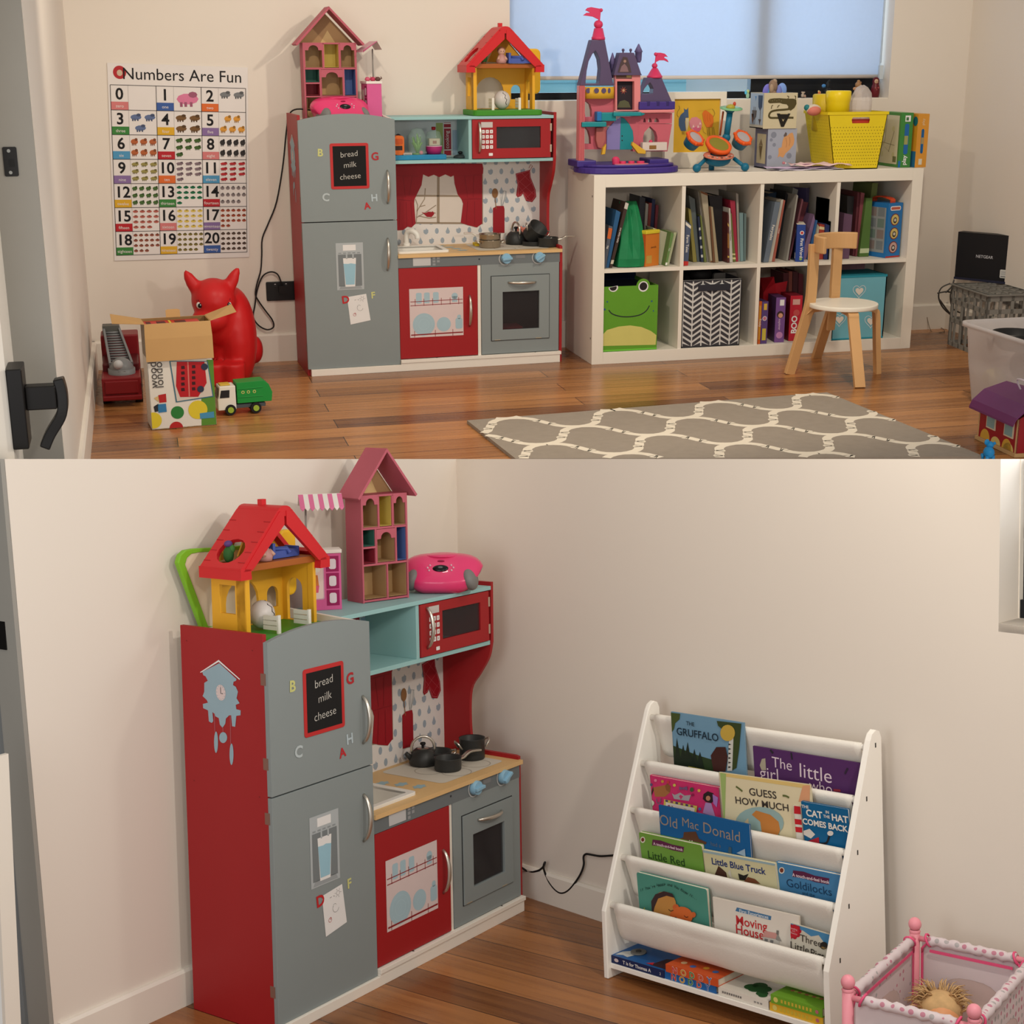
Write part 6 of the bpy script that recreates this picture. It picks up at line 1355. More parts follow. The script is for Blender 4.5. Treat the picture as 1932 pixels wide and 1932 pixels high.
a, b = H(240, 960, .14), H(425, 1048, .14); m = Mesh(); m.box(0, b.x-a.x, 0, .04, 0, .0075, pc((196, 190, 180))); m.box(.003, b.x-a.x-.003, -.0006, 0, .002, .004, pc((90, 70, 60))); o = m.build('toy_scales', None, 'flat white toy box next to the orange toy oven', 'toy', bevel=.001); o.location = KW(a.x, .14, zt); o.rotation_euler = (0, 0, KYAW)
a = H(545, 1050, .16); pl = thing('toy_plant_dome', 'green toy plant under a clear dome, middle of the hutch', 'toy plant', KW(a.x, .165, zt)); gm2 = mat('leaf_green', (112, 158, 62), .45, var=.15)
m = Mesh(); m.cyl((0, 0, 0), (0, 0, .005), .02, gm2, n=16)
for i in range(9): a_ = 2*PI*i/9; m.T = Matrix.Scale(1.4, 4); m.tube([(0, 0, .004), (.008*math.cos(a_), .008*math.sin(a_), .025), (.016*math.cos(a_), .012*math.sin(a_), .05 if i % 2 else .034)], [.003, .004, .001], gm2, n=6)
m.tube([(0, 0, .004), (.002, -.002, .03), (.0, 0, .06)], [.004, .006, .001], gm2, n=6); m.build('leaves', pl)
m = Mesh(); m.lathe([(.034, 0), (.038, .04), (.036, .075), (.024, .1), (0, .107)], clear('dome_clear', (170, 200, 190), .22), n=24); m.build('dome', pl)
m = Mesh(); m.ell((.012, -.024, .008), (.008, .006, .008), pc((206, 110, 130), .4)); m.build('flower', pl)
a, b = H(745, 860, .15), H(1100, 1042, .15); ck = thing('toy_cake_stand', 'magenta toy cake stand under a clear dome, right of the toy plant', 'toy', KW((a.x+b.x)/2, .175, zt)); rr_ = (b.x-a.x)/2; hh_ = a.z-zt
m = Mesh(); m.lathe([(0, 0), (rr_*.8, 0), (rr_*.96, hh_*.5), (rr_, hh_*.9), (rr_*.98, hh_), (0, hh_)], pc((164, 40, 104), .4), n=28); m.lathe([(rr_*.985, hh_*.9), (rr_*1.01, hh_), (rr_*.98, hh_*1.02)], pc((206, 176, 190)), n=28); m.build('stand', ck)
m = Mesh(); m.box(-.022, .022, -.02, .02, hh_+.002, hh_+.029, pc((196, 184, 160))); m.box(-.008, .008, -.0206, -.0195, hh_+.009, hh_+.021, pc((150, 80, 66))); m.build('cake', ck)
m = Mesh(); m.lathe([(rr_*.95, hh_), (rr_*.98, hh_+.03), (rr_*.75, hh_+.056), (0, hh_+.062)], clear('dome_clear', (170, 200, 190), .22), n=24); m.lathe([(0, hh_+.062), (.008, hh_+.063), (.009, hh_+.075), (0, hh_+.076)], darkred, n=12); m.build('dome', ck)
a = H(130, 930, .22); m = Mesh(); m.lathe([(0, 0), (.02, 0), (.021, .03), (.012, .038), (.018, .06), (.02, .075), (.008, .08), (0, .081)], pc((120, 34, 44), .45), n=18, c=(0, 0, 0)); m.ell((0, 0, .088), (.013, .013, .012), pc((96, 84, 92), .4)); m.build('toy_blender', None, 'dark red toy blender behind the orange toy oven', 'toy', loc=KW(a.x+.004, .235, z0))
a = H(1460, 1085, .2); m = Mesh(); m.lathe([(0, .001), (.03, .001), (.028, .008), (.012, .014), (0, .016)], pc((62, 70, 72), .35), n=24); m.lathe([(0, .028), (.009, .026), (.01, .02), (.005, .015), (0, .014)], pc((26, 26, 28)), n=14); m.build('pan_lid', None, 'dark pan lid with black knob at the right of the hutch', 'lid', loc=KW(a.x, .2, z0))
# play set box behind the oven window
a = PK(*[540+1400*.28986, 300+1112*.28986], y=.06); pb = Mesh(); pb.box(0, .11, 0, .12, 0, .075, pc((40, 92, 156), .5)); pb.box(-.0005, .1105, -.0005, .12, 0, .022, pc((150, 96, 50), .5)); pb.box(-.0005, .1105, -.0005, .12, .058, .0755, pc((178, 40, 44), .5))
pb.text('d Playset', (.052, -.0012, .036), (1, 0, 0), (0, 0, 1), .021, paper, bold=.02); pb.text('10 Piece', (.03, -.0012, .051), (1, 0, 0), (0, 0, 1), .01, paper)
for x_ in (.02, .055, .09): pb.disc((x_, -.0012, .011), .007, pc((120, 66, 40)), n=10)
o = pb.build('playset_box', None, 'colourful play set box seen through the oven window', 'box'); o.location = KW(.83, .06, .0515); o.rotation_euler = (0, 0, KYAW)
pb2 = Mesh().box(0, .1, 0, .1, 0, .02, pc((160, 40, 50), .5)); o = pb2.build('red_box', None, 'flat red box lying on the play set box in the oven', 'box', bevel=.002); o.location = KW(.835, .07, .128); o.rotation_euler = (0, 0, KYAW)
# worktop
def Wp(u, v, z=.4805): return PK(830+u*.1294, 370+v*.1294, z=z)
zw = .4808; k_ = .1294*.00212
a = Wp(495, 640); pr = 165*k_; st_ = mat('pan_steel', (168, 154, 136), .22, metal=.85, var=.05)
pan('toy_saucepan', 'lower of the two steel toy saucepans stacked beside the sink', 'pan', KW(a.x, .135, zw), pr, .03, None, True, mt=st_); pan('toy_saucepan', 'upper steel toy saucepan with thin handle, stacked beside the sink', 'pan', KW(a.x, .135, zw+.0325), pr, .022, .065, rz=PI-.15, mt=st_, lift=.01)
m = Mesh(); m.prism(rrect(-.05, .06, -.03, .03, .01), 0, .01, pc((222, 190, 30), .6), 'z'); m.build('sponge', None, 'yellow sponge lying behind the stacked steel saucepans', 'sponge', loc=KW(a.x+.0, .215, zw))
a = Wp(865, 590); kettle('dark toy kettle with steel handle standing beside the tilted black pot', KW(a.x-.004, .215, zw), -1.35, .82)
a = Wp(1110, 640); pan('toy_frying_pan', 'black toy frying pan lying under the tilted black pot', 'pan', KW(a.x+.02, .15, zw), .05, .016, .055, rz=-.25)
pan('toy_stockpot', 'black toy stock pot tipped over on the frying pan', 'pot', KW(a.x+.012, .165, zw+.032), .042, .062, None, True, rot=(.72, .35, KYAW+.2))
a = Wp(1440, 680); pan('toy_saucepan', 'black toy saucepan with long handle at the right end of the hob', 'pan', KW(a.x, .09, zw), .043, .036, .075, rz=.05, lift=.006)
fl_ = thing('flower_garland', 'string of pink fabric flowers lying behind the black pots', 'flowers', KW(0, 0, 0), KYAW); coral = mat('petal_coral', (222, 138, 120), .7, var=.06)
m = Mesh()
P = spline([(Wp(1290, 330).x*0+.955, .235, zw+.062), (.985, .235, zw+.056), (1.01, .235, zw+.038), (1.035, .24, zw+.02), (1.055, .245, zw+.004)], 6); m.tube(P, .0016, coral, n=6); m.tube([P[0], (.955, .25, zw)], .0016, coral, n=6); m.build('stem', fl_)
for i in range(2, len(P), 2):
    q = P[i]; m = Mesh()
    for j in range(5): a_ = 2*PI*j/5+i; m.ell((q.x+.0075*math.cos(a_), q.y-.008, q.z+.0075*math.sin(a_)), (.0062, .002, .0062), coral, n=8, k=6)
    m.ell((q.x, q.y-.0095, q.z), .003, pc((206, 100, 80)), n=8, k=6); m.build('flower', fl_)
# ------------------------------------------------------------------ on top of the cube shelf and on the window sill
ROOM = 'A'
def Z5(u, v): return 1040+u*.19669, v*.19669
def C8(u, v): return 1080+u*.12937, 80+v*.12937
def D5(u, v): return 1260+u*.09317, 170+v*.09317
def Q6(u, v): return 1400+u*.09319, 140+v*.09319
def Z6(u, v): return 1380+u*.28571, 100+v*.28571
def S7(u, v): return 1540+u*.08282, 140+v*.08282
TOPZ = SH+.0006
# ---- toy castle
cs = thing('toy_castle', 'pink and purple toy castle with two flagged towers on the left of the shelf', 'toy castle')
yw_ = .10
def cp(u, v, y=yw_, Z=C8): p = PA(*Z(u, v), y=y); return (p.x, p.z)
def cpoly(pts, y=yw_, Z=C8): return [cp(u, v, y, Z) for u, v in pts]
plum = mat('castle_plum', (88, 74, 106), .45, var=.05); violet = mat('castle_violet', (66, 48, 128), .4, var=.06); rosep = mat('castle_rose', (196, 96, 110), .45, var=.06); pinkl = mat('castle_pink_light', (222, 134, 136), .45, var=.04); hotp = mat('castle_hot_pink', (210, 56, 100), .4, var=.05); teal_ = mat('castle_teal', (30, 136, 144), .4, var=.08); lav = pc((132, 122, 178), .45); gold = mat('castle_yellow', (214, 168, 50), .45, var=.05); dkp = pc((40, 30, 40), .6)
c0, c1 = PA(*C8(60, 1800), y=.09).x, PA(*C8(1490, 1800), y=.09).x; cxm = (c0+c1)/2; rx_ = (c1-c0)/2
zb0 = TOPZ; zb1 = zb0+.024; zb2 = zb0+.047
m = Mesh(); ov = lambda k, ky, n=40: [(cxm+rx_*k*abs(math.cos(2*PI*i/n))**.8*(1 if math.cos(2*PI*i/n) > 0 else -1), .092+ky*abs(math.sin(2*PI*i/n))**.8*(1 if math.sin(2*PI*i/n) > 0 else -1)) for i in range(n)]
m.prism(ov(1.02, .145), zb0, zb1, violet, 'z'); m.prism(ov(.94, .118), zb1, zb1+.012, violet, 'z')
for a, b in ((0, 340), (1060, 1400)): m.box(PA(*C8(a+60, 1600), y=.06).x, PA(*C8(b, 1600), y=.06).x, .05, .19, zb1, zb2+.004, violet)
m.build('castle_base', cs, bevel=.004)
m = Mesh(); q = PA(*C8(860, 1700), y=.0); m.prism([(q.x+.075*math.cos(2*PI*i/24), .0+.026*math.sin(2*PI*i/24)) for i in range(24)], zb1+.012, zb1+.015, pinkl, 'z'); m.build('dance_floor', cs)
for u, r, h in ((640, .0155, .024), (740, .013, .013), (865, .013, .013), (1000, .016, .012)):
    q = PA(*C8(u, 1650), y=.005); m = Mesh(); m.cyl((q.x, .008, zb1+.012), (q.x, .008, zb1+.012+h), r, hotp, n=18); 
    if u == 640: m.ell((q.x, .012, zb1+.03), (.0165, .012, .014), hotp)
    m.build('seat', cs, bevel=.002)
# left column, walls and doors
a, b = cp(38, 1600), cp(132, 630); m = Mesh(); x0, x1 = cp(50, 1100)[0], cp(134, 1100)[0]; m.box(x0, x1, .055, .09, zb1, b[1], pinkl)
for i in range(4): x_ = x0+(x1-x0)*(i+.1)/4; m.box(x_, x_+(x1-x0)*.13, .0535, .056, zb1, b[1], pc((176, 70, 76), .5))
m.build('ribbed_column', cs)
m = Mesh(); holeplate(m, cpoly([(130, 1215), (605, 1215), (605, 815), (130, 815)]), cpoly([(140, 1085), (288, 1085), (285, 990), (262, 905), (215, 862), (165, 872), (140, 930)]), yw_, yw_+.03, rosep)
holeplate(m, cpoly([(130, 1560), (500, 1560), (500, 1200), (130, 1200)]), cpoly([(136, 1480), (272, 1480), (268, 1390), (240, 1290), (185, 1228), (140, 1245)]), yw_, yw_+.03, rosep)
m.build('left_wall', cs)
m = Mesh(); P = cpoly([(350, 1240), (490, 1240), (488, 1420), (440, 1560), (375, 1540), (345, 1430)], .075); m.prism(P, .075, .1, mat('castle_brick', (172, 96, 92), .5)); m.build('brick_pier', cs, bevel=.004)
m = Mesh(); P = cpoly([(135, 895), (160, 905), (185, 1040), (198, 1150), (140, 1150)], .085); m.prism(P, .085, .1, hotp); m.build('curtain', cs, bevel=.002)
# yellow balcony
bx_, bz0 = cp(130, 820); bx1, bz1 = cp(605, 645); m = Mesh(); cx_ = (bx_+bx1)/2; rw_ = (bx1-bx_)/2; n = 20
vs = []
for z in (bz0, bz1):
    for i in range(n+1): a_ = PI+PI*i/n; vs.append((cx_+rw_*math.cos(a_), yw_+.045*math.sin(a_), z))
m.add(vs, [(i, i+1, n+2+i, n+1+i) for i in range(n)]+[tuple(range(n+1))], gold, True); o = m.build('balcony', cs); o.modifiers.new('s', 'SOLIDIFY').thickness = .004
for u in (238, 345, 450, 535):
    q = cp(u, 703, yw_-.04); t_ = (q[0]-cx_)/rw_; yy = yw_-.045*math.sqrt(max(0, 1-t_*t_))-.0035; m = Mesh(); m.disc((q[0], yy, q[1]), .0105 if u < 500 else .006, plum, n=16, ry=.0105); m.build('balcony_window', cs)
# towers
def tower(outer, hole, y, name, th=.05):
    m = Mesh(); holeplate(m, cpoly(outer, y, Z5 if name == 'Z5' else C8), cpoly(hole, y, Z5 if name == 'Z5' else C8), y, y+th, plum); return m.build('tower_roof', cs, bevel=.003)
tower([(275, 822), (600, 822), (515, 382), (390, 382)], [(330, 800), (462, 800), (476, 660), (465, 570), (440, 510), (424, 486), (395, 520), (360, 590), (342, 680)], .085, 'Z5')
tower([(968, 872), (1455, 872), (1303, 515), (1092, 515)], [(1022, 748), (1172, 748), (1186, 680), (1160, 620), (1130, 585), (1090, 625), (1048, 680)], .085, 'C8')
def cap(u, v0, v1, w0, w1, Z, flag):
    a, b = PA(*Z(u, v0), y=.11), PA(*Z(u, v1), y=.11); r0, r1 = PA(*Z(u+w0, v0), y=.11).x-a.x, PA(*Z(u+w1, v1), y=.11).x-b.x; h = b.z-a.z
    m = Mesh(); m.lathe([(0, 0), (r0, 0), (r0*1.02, h*.22), (r0*.93, h*.25), (r1, h*.98), (0, h)], hotp, (a.x, .11, a.z), n=24); m.ell((b.x, .11, b.z+r1*.75), (r1*1.05, r1*1.05, r1*.95), hotp); m.build('tower_cap', cs)
    m = Mesh(); P = [PA(*Z(*p), y=.11) for p in flag[0]]; m.tube([(p.x, p.y, p.z) for p in P], .0032, hotp, n=8); q = PA(*Z(*flag[2]), y=.11); m.ell(q, (.0075, .0075, .0075), hotp); m.prism(cpoly(flag[1], .107, Z), .107, .113, hotp); m.build('flag', cs, bevel=.001)
cap(452, 383, 268, 62, 40, Z5, ([(455, 205), (462, 170), (470, 110)], [(478, 85), (440, 78), (385, 68), (348, 76), (328, 98), (360, 112), (375, 122), (340, 122), (306, 148), (345, 152), (400, 160), (440, 180), (470, 195)], (478, 98)))
cap(1198, 520, 372, 106, 38, C8, ([(1205, 345), (1210, 290), (1222, 200)], [(1215, 150), (1290, 150), (1350, 165), (1395, 210), (1345, 208), (1340, 222), (1385, 250), (1405, 290), (1340, 262), (1270, 262), (1225, 285), (1215, 240)], (1215, 172)))
# keep in the middle
m = Mesh(); holeplate(m, cpoly([(605, 1000), (972, 1000), (972, 475), (605, 475)]), cpoly([(632, 982), (880, 982), (880, 568), (632, 568)]), .08, .11, pinkl); m.build('keep_wall', cs, bevel=.002)
m = Mesh(); P = cpoly([(625, 990), (890, 990), (890, 560), (625, 560)], .106); m.prism(P, .106, .112, dkp)
q = cp(745, 700, .1055)
for i in range(8): a_ = 2*PI*i/8+.3; m.add([(q[0]+.004*math.cos(a_+1.2), .1055, q[1]+.004*math.sin(a_+1.2)), (q[0]+.017*math.cos(a_), .1055, q[1]+.017*math.sin(a_)), (q[0]+.004*math.cos(a_-1.2), .1055, q[1]+.004*math.sin(a_-1.2))], [(0, 1, 2)], pc((150, 70, 60), .6))
m.disc((q[0], .105, q[1]), .005, pc((200, 160, 120), .6), n=12); m.poly([(a_, .1052, b_) for a_, b_ in cpoly([(650, 950), (690, 860), (760, 840), (820, 870), (850, 950)], .1052)], pc((86, 88, 62), .6)); m.build('star_panel', cs)
m = Mesh(); m.prism(cpoly([(608, 472), (1008, 472), (900, 150), (692, 150)], .07), .07, .12, plum); m.box(cp(605, 470, .07)[0], cp(1010, 470, .07)[0], .066, .122, cp(700, 480, .07)[1], cp(700, 468, .07)[1], plum)
for u in (745, 855): q = cp(u, 112, .09); m.ell((q[0], .095, q[1]), .0062, plum, n=12, k=8); m.cyl((q[0], .095, q[1]-.012), (q[0], .095, q[1]), .0035, plum, n=8)
m.build('keep_roof', cs, bevel=.003)
m = Mesh(); P = cpoly([(660, 440), (860, 440), (840, 340), (800, 220), (740, 210), (700, 300)], .0685); m.poly([(a_, .0685, b_) for a_, b_ in P], pc((76, 60, 62), .6)); P = cpoly([(690, 430), (820, 430), (800, 360), (760, 310), (715, 350)], .068); m.poly([(a_, .068, b_) for a_, b_ in P], pc((130, 100, 104), .6)); q = cp(765, 275, .0676); m.disc((q[0], .0676, q[1]), .006, pc((160, 126, 112), .6), n=12)
P = cpoly([(650, 460), (880, 460), (880, 530), (650, 530)], .0665); m.poly([(a_, .0786, b_) for a_, b_ in P], pc((96, 66, 56), .6)); P = cpoly([(790, 470), (860, 470), (860, 510), (790, 510)], .078); m.poly([(a_, .078, b_) for a_, b_ in P], pc((170, 150, 90), .6)); m.build('queen_picture', cs)
for u, v0, v1, w in ((585, 520, 150, 52), (966, 295, 20, 60)):
    a, b = PA(*C8(u, v0), y=.12), PA(*C8(u, v1), y=.12); r = PA(*C8(u+w, v0), y=.12).x-a.x; h = b.z-a.z; m = Mesh(); m.lathe([(r*.45, 0), (r*.75, h*.12), (r*.8, h*.55), (r, h*.57), (r*.12, h), (0, h)], mat('castle_lavender', (104, 94, 138), .45), (a.x, .125, a.z), n=18); m.build('turret', cs)
# right wing
m = Mesh(); X0, X1 = 885, 1452; O = cpoly([(X0, 1590), (1385, 1590), (X1, 1190), (X0, 1190)]); holeplate(m, O, cpoly([(1032, 1560), (1235, 1560), (1240, 1380), (1215, 1300), (1132, 1222), (1050, 1310), (1030, 1390)]), yw_, yw_+.035, rosep)
st = cpoly([(X0, 1190), (X1, 1190), (1455, 1030), (X0, 1030)]); zl, zh = st[0][1], st[2][1]
xs_ = [cp(u, 1130)[0] for u in (X0, 1085, 1180, X1)]
for i, (c_, w_) in enumerate(((1052, 18), (1132, 28), (1230, 36))): holeplate(m, rect(xs_[i], xs_[i+1], zl, zh), cpoly([(c_-w_, 1165), (c_+w_, 1165), (c_+w_*.9, 1130), (c_, 1096), (c_-w_*.9, 1130)]), yw_, yw_+.035, rosep)
m.build('right_wall', cs)
m = Mesh(); m.box(cp(975, 1010, .06)[0], cp(1488, 1010, .06)[0], .06, .15, cp(1000, 1030, .06)[1], cp(1000, 985, .06)[1], pinkl); m.build('ledge', cs, bevel=.003)
m = Mesh(); m.box(cp(980, 900, .065)[0], cp(1500, 900, .065)[0], .065, .145, cp(1000, 985, .065)[1]+.001, cp(1000, 866, .065)[1], violet)
for u in (1110, 1250, 1390): q = cp(u, 860, .065); m.box(q[0]-.008, q[0]+.008, .0645, .07, q[1]-.02, q[1]+.001, pc((50, 36, 100), .5))
m.build('parapet', cs, bevel=.003)
for pts, mt, nm in (([(500, 1565), (692, 1565), (707, 1092), (660, 1118), (600, 1165), (530, 1240), (500, 1290)], lav, 'arch_panel'), ([(692, 1565), (868, 1562), (892, 1400), (880, 1290), (830, 1190), (760, 1110), (707, 1092)], teal_, 'door')):
    m = Mesh(); m.prism(cpoly(pts, .095), .095, .102, mt)
    if nm == 'door':
        for v in (1365, 1430): q = cp(725, v, .0945); m.disc((q[0], .0945, q[1]), .003, dkp, n=8)
    m.build(nm, cs, bevel=.001)
m = Mesh(); P = cpoly([(700, 1080), (960, 1080), (960, 1340), (905, 1480), (880, 1560), (870, 1560), (892, 1400), (880, 1290), (830, 1190), (760, 1110)], .098); m.prism(P, .098, .12, rosep); m.build('door_surround', cs)
m = Mesh()
for u0, u1, v0, v1, y0_, mt in ((140, 500, 1158, 1236, .045, teal_), (360, 430, 1010, 1150, .06, pc((36, 116, 180), .4)), (400, 640, 1020, 1150, .065, teal_), (600, 1010, 1015, 1078, .05, teal_)):
    a, b = cp(u0, v1, y0_), cp(u1, v0, y0_); m.box(a[0], b[0], y0_, .1, a[1], b[1], mt)
P = cpoly([(1000, 1078), (1070, 1045), (1000, 1015)], .06); m.prism(P, .06, .1, teal_); m.build('stairs', cs, bevel=.003)
for pts in ([(430, 1640), (480, 1630), (498, 1480), (450, 1540)], [(868, 1500), (880, 1450), (1072, 1580), (1068, 1628), (960, 1620)]): Mesh().prism(cpoly(pts, .04), .04, .06, gold).build('bracket', cs, bevel=.002)
m = Mesh(); a, b = cp(1022, 1580, .06), cp(1382, 1455, .06); m.box(a[0], b[0], .06, .09, a[1], b[1], pc((214, 200, 190), .5)); a, b = cp(1120, 1560, .06), cp(1225, 1500, .06); m.box(a[0], b[0], .0594, .061, a[1], b[1], pc((140, 100, 50), .5)); q = cp(1148, 1450, .07); m.ell((q[0], .075, q[1]), (.008, .008, .008), hotp); m.build('counter', cs, bevel=.001)

# clear plastic tray behind the kitchen's corner
ctm = clear('tray_clear', (176, 164, 190), .45); a = PA(1062, 300, y=.2); m = Mesh(); m.ring(rrect(0, .085, 0, .10, .008), rrect(.003, .082, .003, .097, .006), 0, .03, ctm, 'z'); m.prism(rrect(.002, .083, .002, .098, .008), 0, .002, ctm, 'z'); m.ring(rrect(-.003, .088, -.003, .103, .01), rrect(.001, .084, .001, .099, .008), .028, .031, ctm, 'z'); m.box(.01, .05, .03, .07, .004, .02, pc((120, 110, 128)))
m.build('plastic_tray', None, 'small clear plastic tray on the shelf between kitchen and toy castle', 'tray', loc=(SX+.004, .20, TOPZ))

# ---- framed picture of cats
yp_ = .215
pf = thing('cat_picture', 'white framed yellow picture of three cats leaning behind the toy drums', 'picture')
FP = lambda u, v, h=0: (lambda p: (p.x, p.z))(PA(*D5(u, v), y=yp_-h))
o0, o1 = FP(-70, 1415), FP(1200, 30); o0 = (o0[0], TOPZ); i0, i1 = FP(110, 1265), FP(1078, 175)
m = Mesh(); holeplate(m, rect(o0[0], o1[0], o0[1], o1[1]), rect(i0[0], i1[0], i0[1], i1[1]), yp_, yp_+.025, mat('frame_white', (232, 224, 208), .45)); m.build('picture_frame', pf, bevel=.001)
m = Mesh(); m.box(i0[0]-.002, i1[0]+.002, yp_+.012, yp_+.015, i0[1]-.002, i1[1]+.002, mat('picture_yellow', (218, 172, 48), .6, var=.14, scale=7)); h_ = [yp_+.0112]
def pic(pts, c): h_[0] -= .0002; m.poly([(a, h_[0], b) for a, b in [FP(*p) for p in pts]], c)
def picl(pts, w, c): h_[0] -= .0002; m.line([FP(*p) for p in pts], w, c, h_[0])
navyc, orc, pkc, tl_ = pc((70, 92, 122), .7), pc((216, 112, 36), .7), pc((212, 134, 142), .7), pc((90, 80, 34), .7)
pic([(345, 365), (370, 395), (405, 395), (430, 350), (440, 560), (385, 560), (368, 640), (385, 830), (285, 830), (240, 720), (240, 580), (280, 500), (350, 440)], navyc)
picl([(235, 555), (205, 500), (215, 440), (260, 370), (245, 320)], .0016, tl_)
pic([(375, 570), (445, 570), (440, 700), (400, 840), (380, 740)], pc((206, 190, 150), .7))
pic([(450, 640), (500, 560), (600, 545), (690, 610), (710, 690), (690, 800), (600, 850), (520, 830), (460, 740)], pkc); pic([(520, 760), (610, 740), (700, 770), (660, 840), (560, 850)], pc((206, 96, 128), .7))
for u, v in ((535, 730), (630, 735), (670, 670)): pic([(u-22, v+30), (u, v-32), (u+24, v+26)], pc((232, 196, 190), .7))
pic([(715, 470), (740, 430), (780, 405), (850, 450), (930, 520), (945, 640), (910, 755), (800, 755), (745, 650)], orc)
for x_ in (770, 820, 870): picl([(x_, 480), (x_-10, 560), (x_+10, 640)], .0009, pc((176, 82, 24), .7))
picl([(935, 545), (968, 480), (950, 420), (915, 380)], .0014, tl_); picl([(620, 420), (760, 415), (900, 380)], .0007, pc((190, 120, 30), .7))
for x0, x1 in ((810, 820), (845, 858), (915, 925), (940, 965)): picl([(x0, 750), (x1, 920)], .0014, tl_)
for x0 in (305, 325, 350): picl([(x0, 830), (x0+8, 900)], .0014, pc((60, 50, 40), .7))
picl([(715, 745), (735, 850), (790, 890)], .0012, tl_); m.build('cat_print', pf)

# ---- toy drum kit
dk = thing('toy_drum_kit', 'teal and orange toy drum kit with three drums before the cat picture', 'toy drums'); dteal = mat('drum_teal', (18, 104, 134), .4, var=.05); dor = mat('drum_orange', (232, 94, 32), .38, var=.04); skin = pc((176, 166, 166), .55)
def dp(u, v, y): return PA(*D5(u, v), y=y)
kk = mpp(dp(1000, 1000, .05))*.09317
def drum(u, v, r, y, tilt, head, bodyh, nm, lug=True):
    c = dp(u, v, y); m = Mesh(); R = Matrix.Translation(c)@Matrix.Rotation(tilt[0], 4, 'X')@Matrix.Rotation(tilt[1], 4, 'Y'); m.T = R
    m.lathe([(0, -bodyh), (r*.82, -bodyh), (r*1.0, -.012)], dteal if lug else dor, n=30); o = m.build(nm, dk)
    m = Mesh(); m.T = R; m.lathe([(r*.99, -.014), (r*1.09, -.012), (r*1.09, .002), (r*.84, .003), (r*.82, -.001)], dor, n=32)
    if lug:
        for i in range(7): a_ = 2*PI*i/7; m.ell((r*1.09*math.cos(a_), r*1.09*math.sin(a_), -.004), (.0065, .0065, .008), dor, n=10, k=6)
    m.build('drum_rim', dk); m = Mesh(); m.T = R; m.lathe([(r*.84, .0), (r*.5, .0012), (0, .0015)], head, n=30); m.build('drum_head', dk)
drum(568, 955, 175*kk, .06, (.72, .32), skin, .05, 'side_drum'); drum(1530, 948, 175*kk, .06, (.72, .2), skin, .05, 'side_drum'); drum(1035, 1095, 250*kk, .02, (.62, .12), pc((136, 126, 42), .55), .03, 'centre_drum', False)
m = Mesh(); c = dp(1010, 1370, .03); m.T = Matrix.Translation(c)@Matrix.Rotation(.3, 4, 'X'); R_ = 310*kk
m.ell((0, .004, -.006), (R_*.92, .05, .03), dteal); m.build('drum_body', dk)
m = Mesh(); m.T = Matrix.Translation(dp(1035, 1300, .0))@Matrix.Rotation(.35, 4, 'X'); m.lathe([(R_*.6, 0), (R_*1.02, -.002), (R_*1.05, -.008), (R_*.6, -.012)], pc((206, 120, 96), .5), n=32, sy=.62)
for i in range(7): a_ = PI+.5+(PI-1)*i/6; m.ell((R_*.9*math.cos(a_), R_*.56*math.sin(a_), .001), (.006, .0045, .002), pc((120, 76, 60) if i % 2 else (190, 170, 160), .4), n=10, k=6)
m.build('key_tray', dk)
for u, v, u2, v2 in ((590, 1490, 760, 1400), (1568, 1475, 1340, 1385)):
    r = 84*kk; a = dp(u, v, -.035); a.z = TOPZ+r; b = dp(u2, v2, .01); m = Mesh(); m.ell(a, r, dteal); m.cyl(a, b, .0085, dteal, n=14); m.build('foot', dk)
a = dp(780, 1475, .09); m = Mesh(); m.cyl((a.x+.02, .08, TOPZ), (a.x+.02, .08, TOPZ+.03), .012, dteal); m.build('rear_foot', dk)
a, b = dp(1185, 960, .08), dp(1260, 430, .08); m = Mesh(); m.cyl(a, b, 62*kk, dteal, n=20); m.ell(a, (85*kk, 80*kk, 90*kk), dteal); m.lathe([(62*kk, -.006), (115*kk, .004), (115*kk, .008), (0, .008)], dteal, b, n=24); m.build('post', dk)
c = dp(1282, 372, .08); m = Mesh(); m.T = Matrix.Translation(c)@Matrix.Rotation(.18, 4, 'X'); m.lathe([(0, -.003), (230*kk, -.001), (230*kk, .002), (90*kk, .003), (0, .003)], pc((126, 186, 130), .4), n=30); m.build('cymbal', dk)
c = dp(1270, 350, .08); m = Mesh(); m.ell(c, (95*kk, 90*kk, 68*kk), pc((176, 160, 56), .35)); q = dp(1350, 280, .075); m.ell(q, (32*kk, 32*kk, 44*kk), pc((196, 72, 46), .4)); m.build('button_dome', dk)
a, b = dp(1055, 920, .1), dp(1122, 430, .1); m = Mesh(); m.cyl(a, b, .0042, pc((170, 76, 36), .5), n=10); m.build('drumstick', dk)

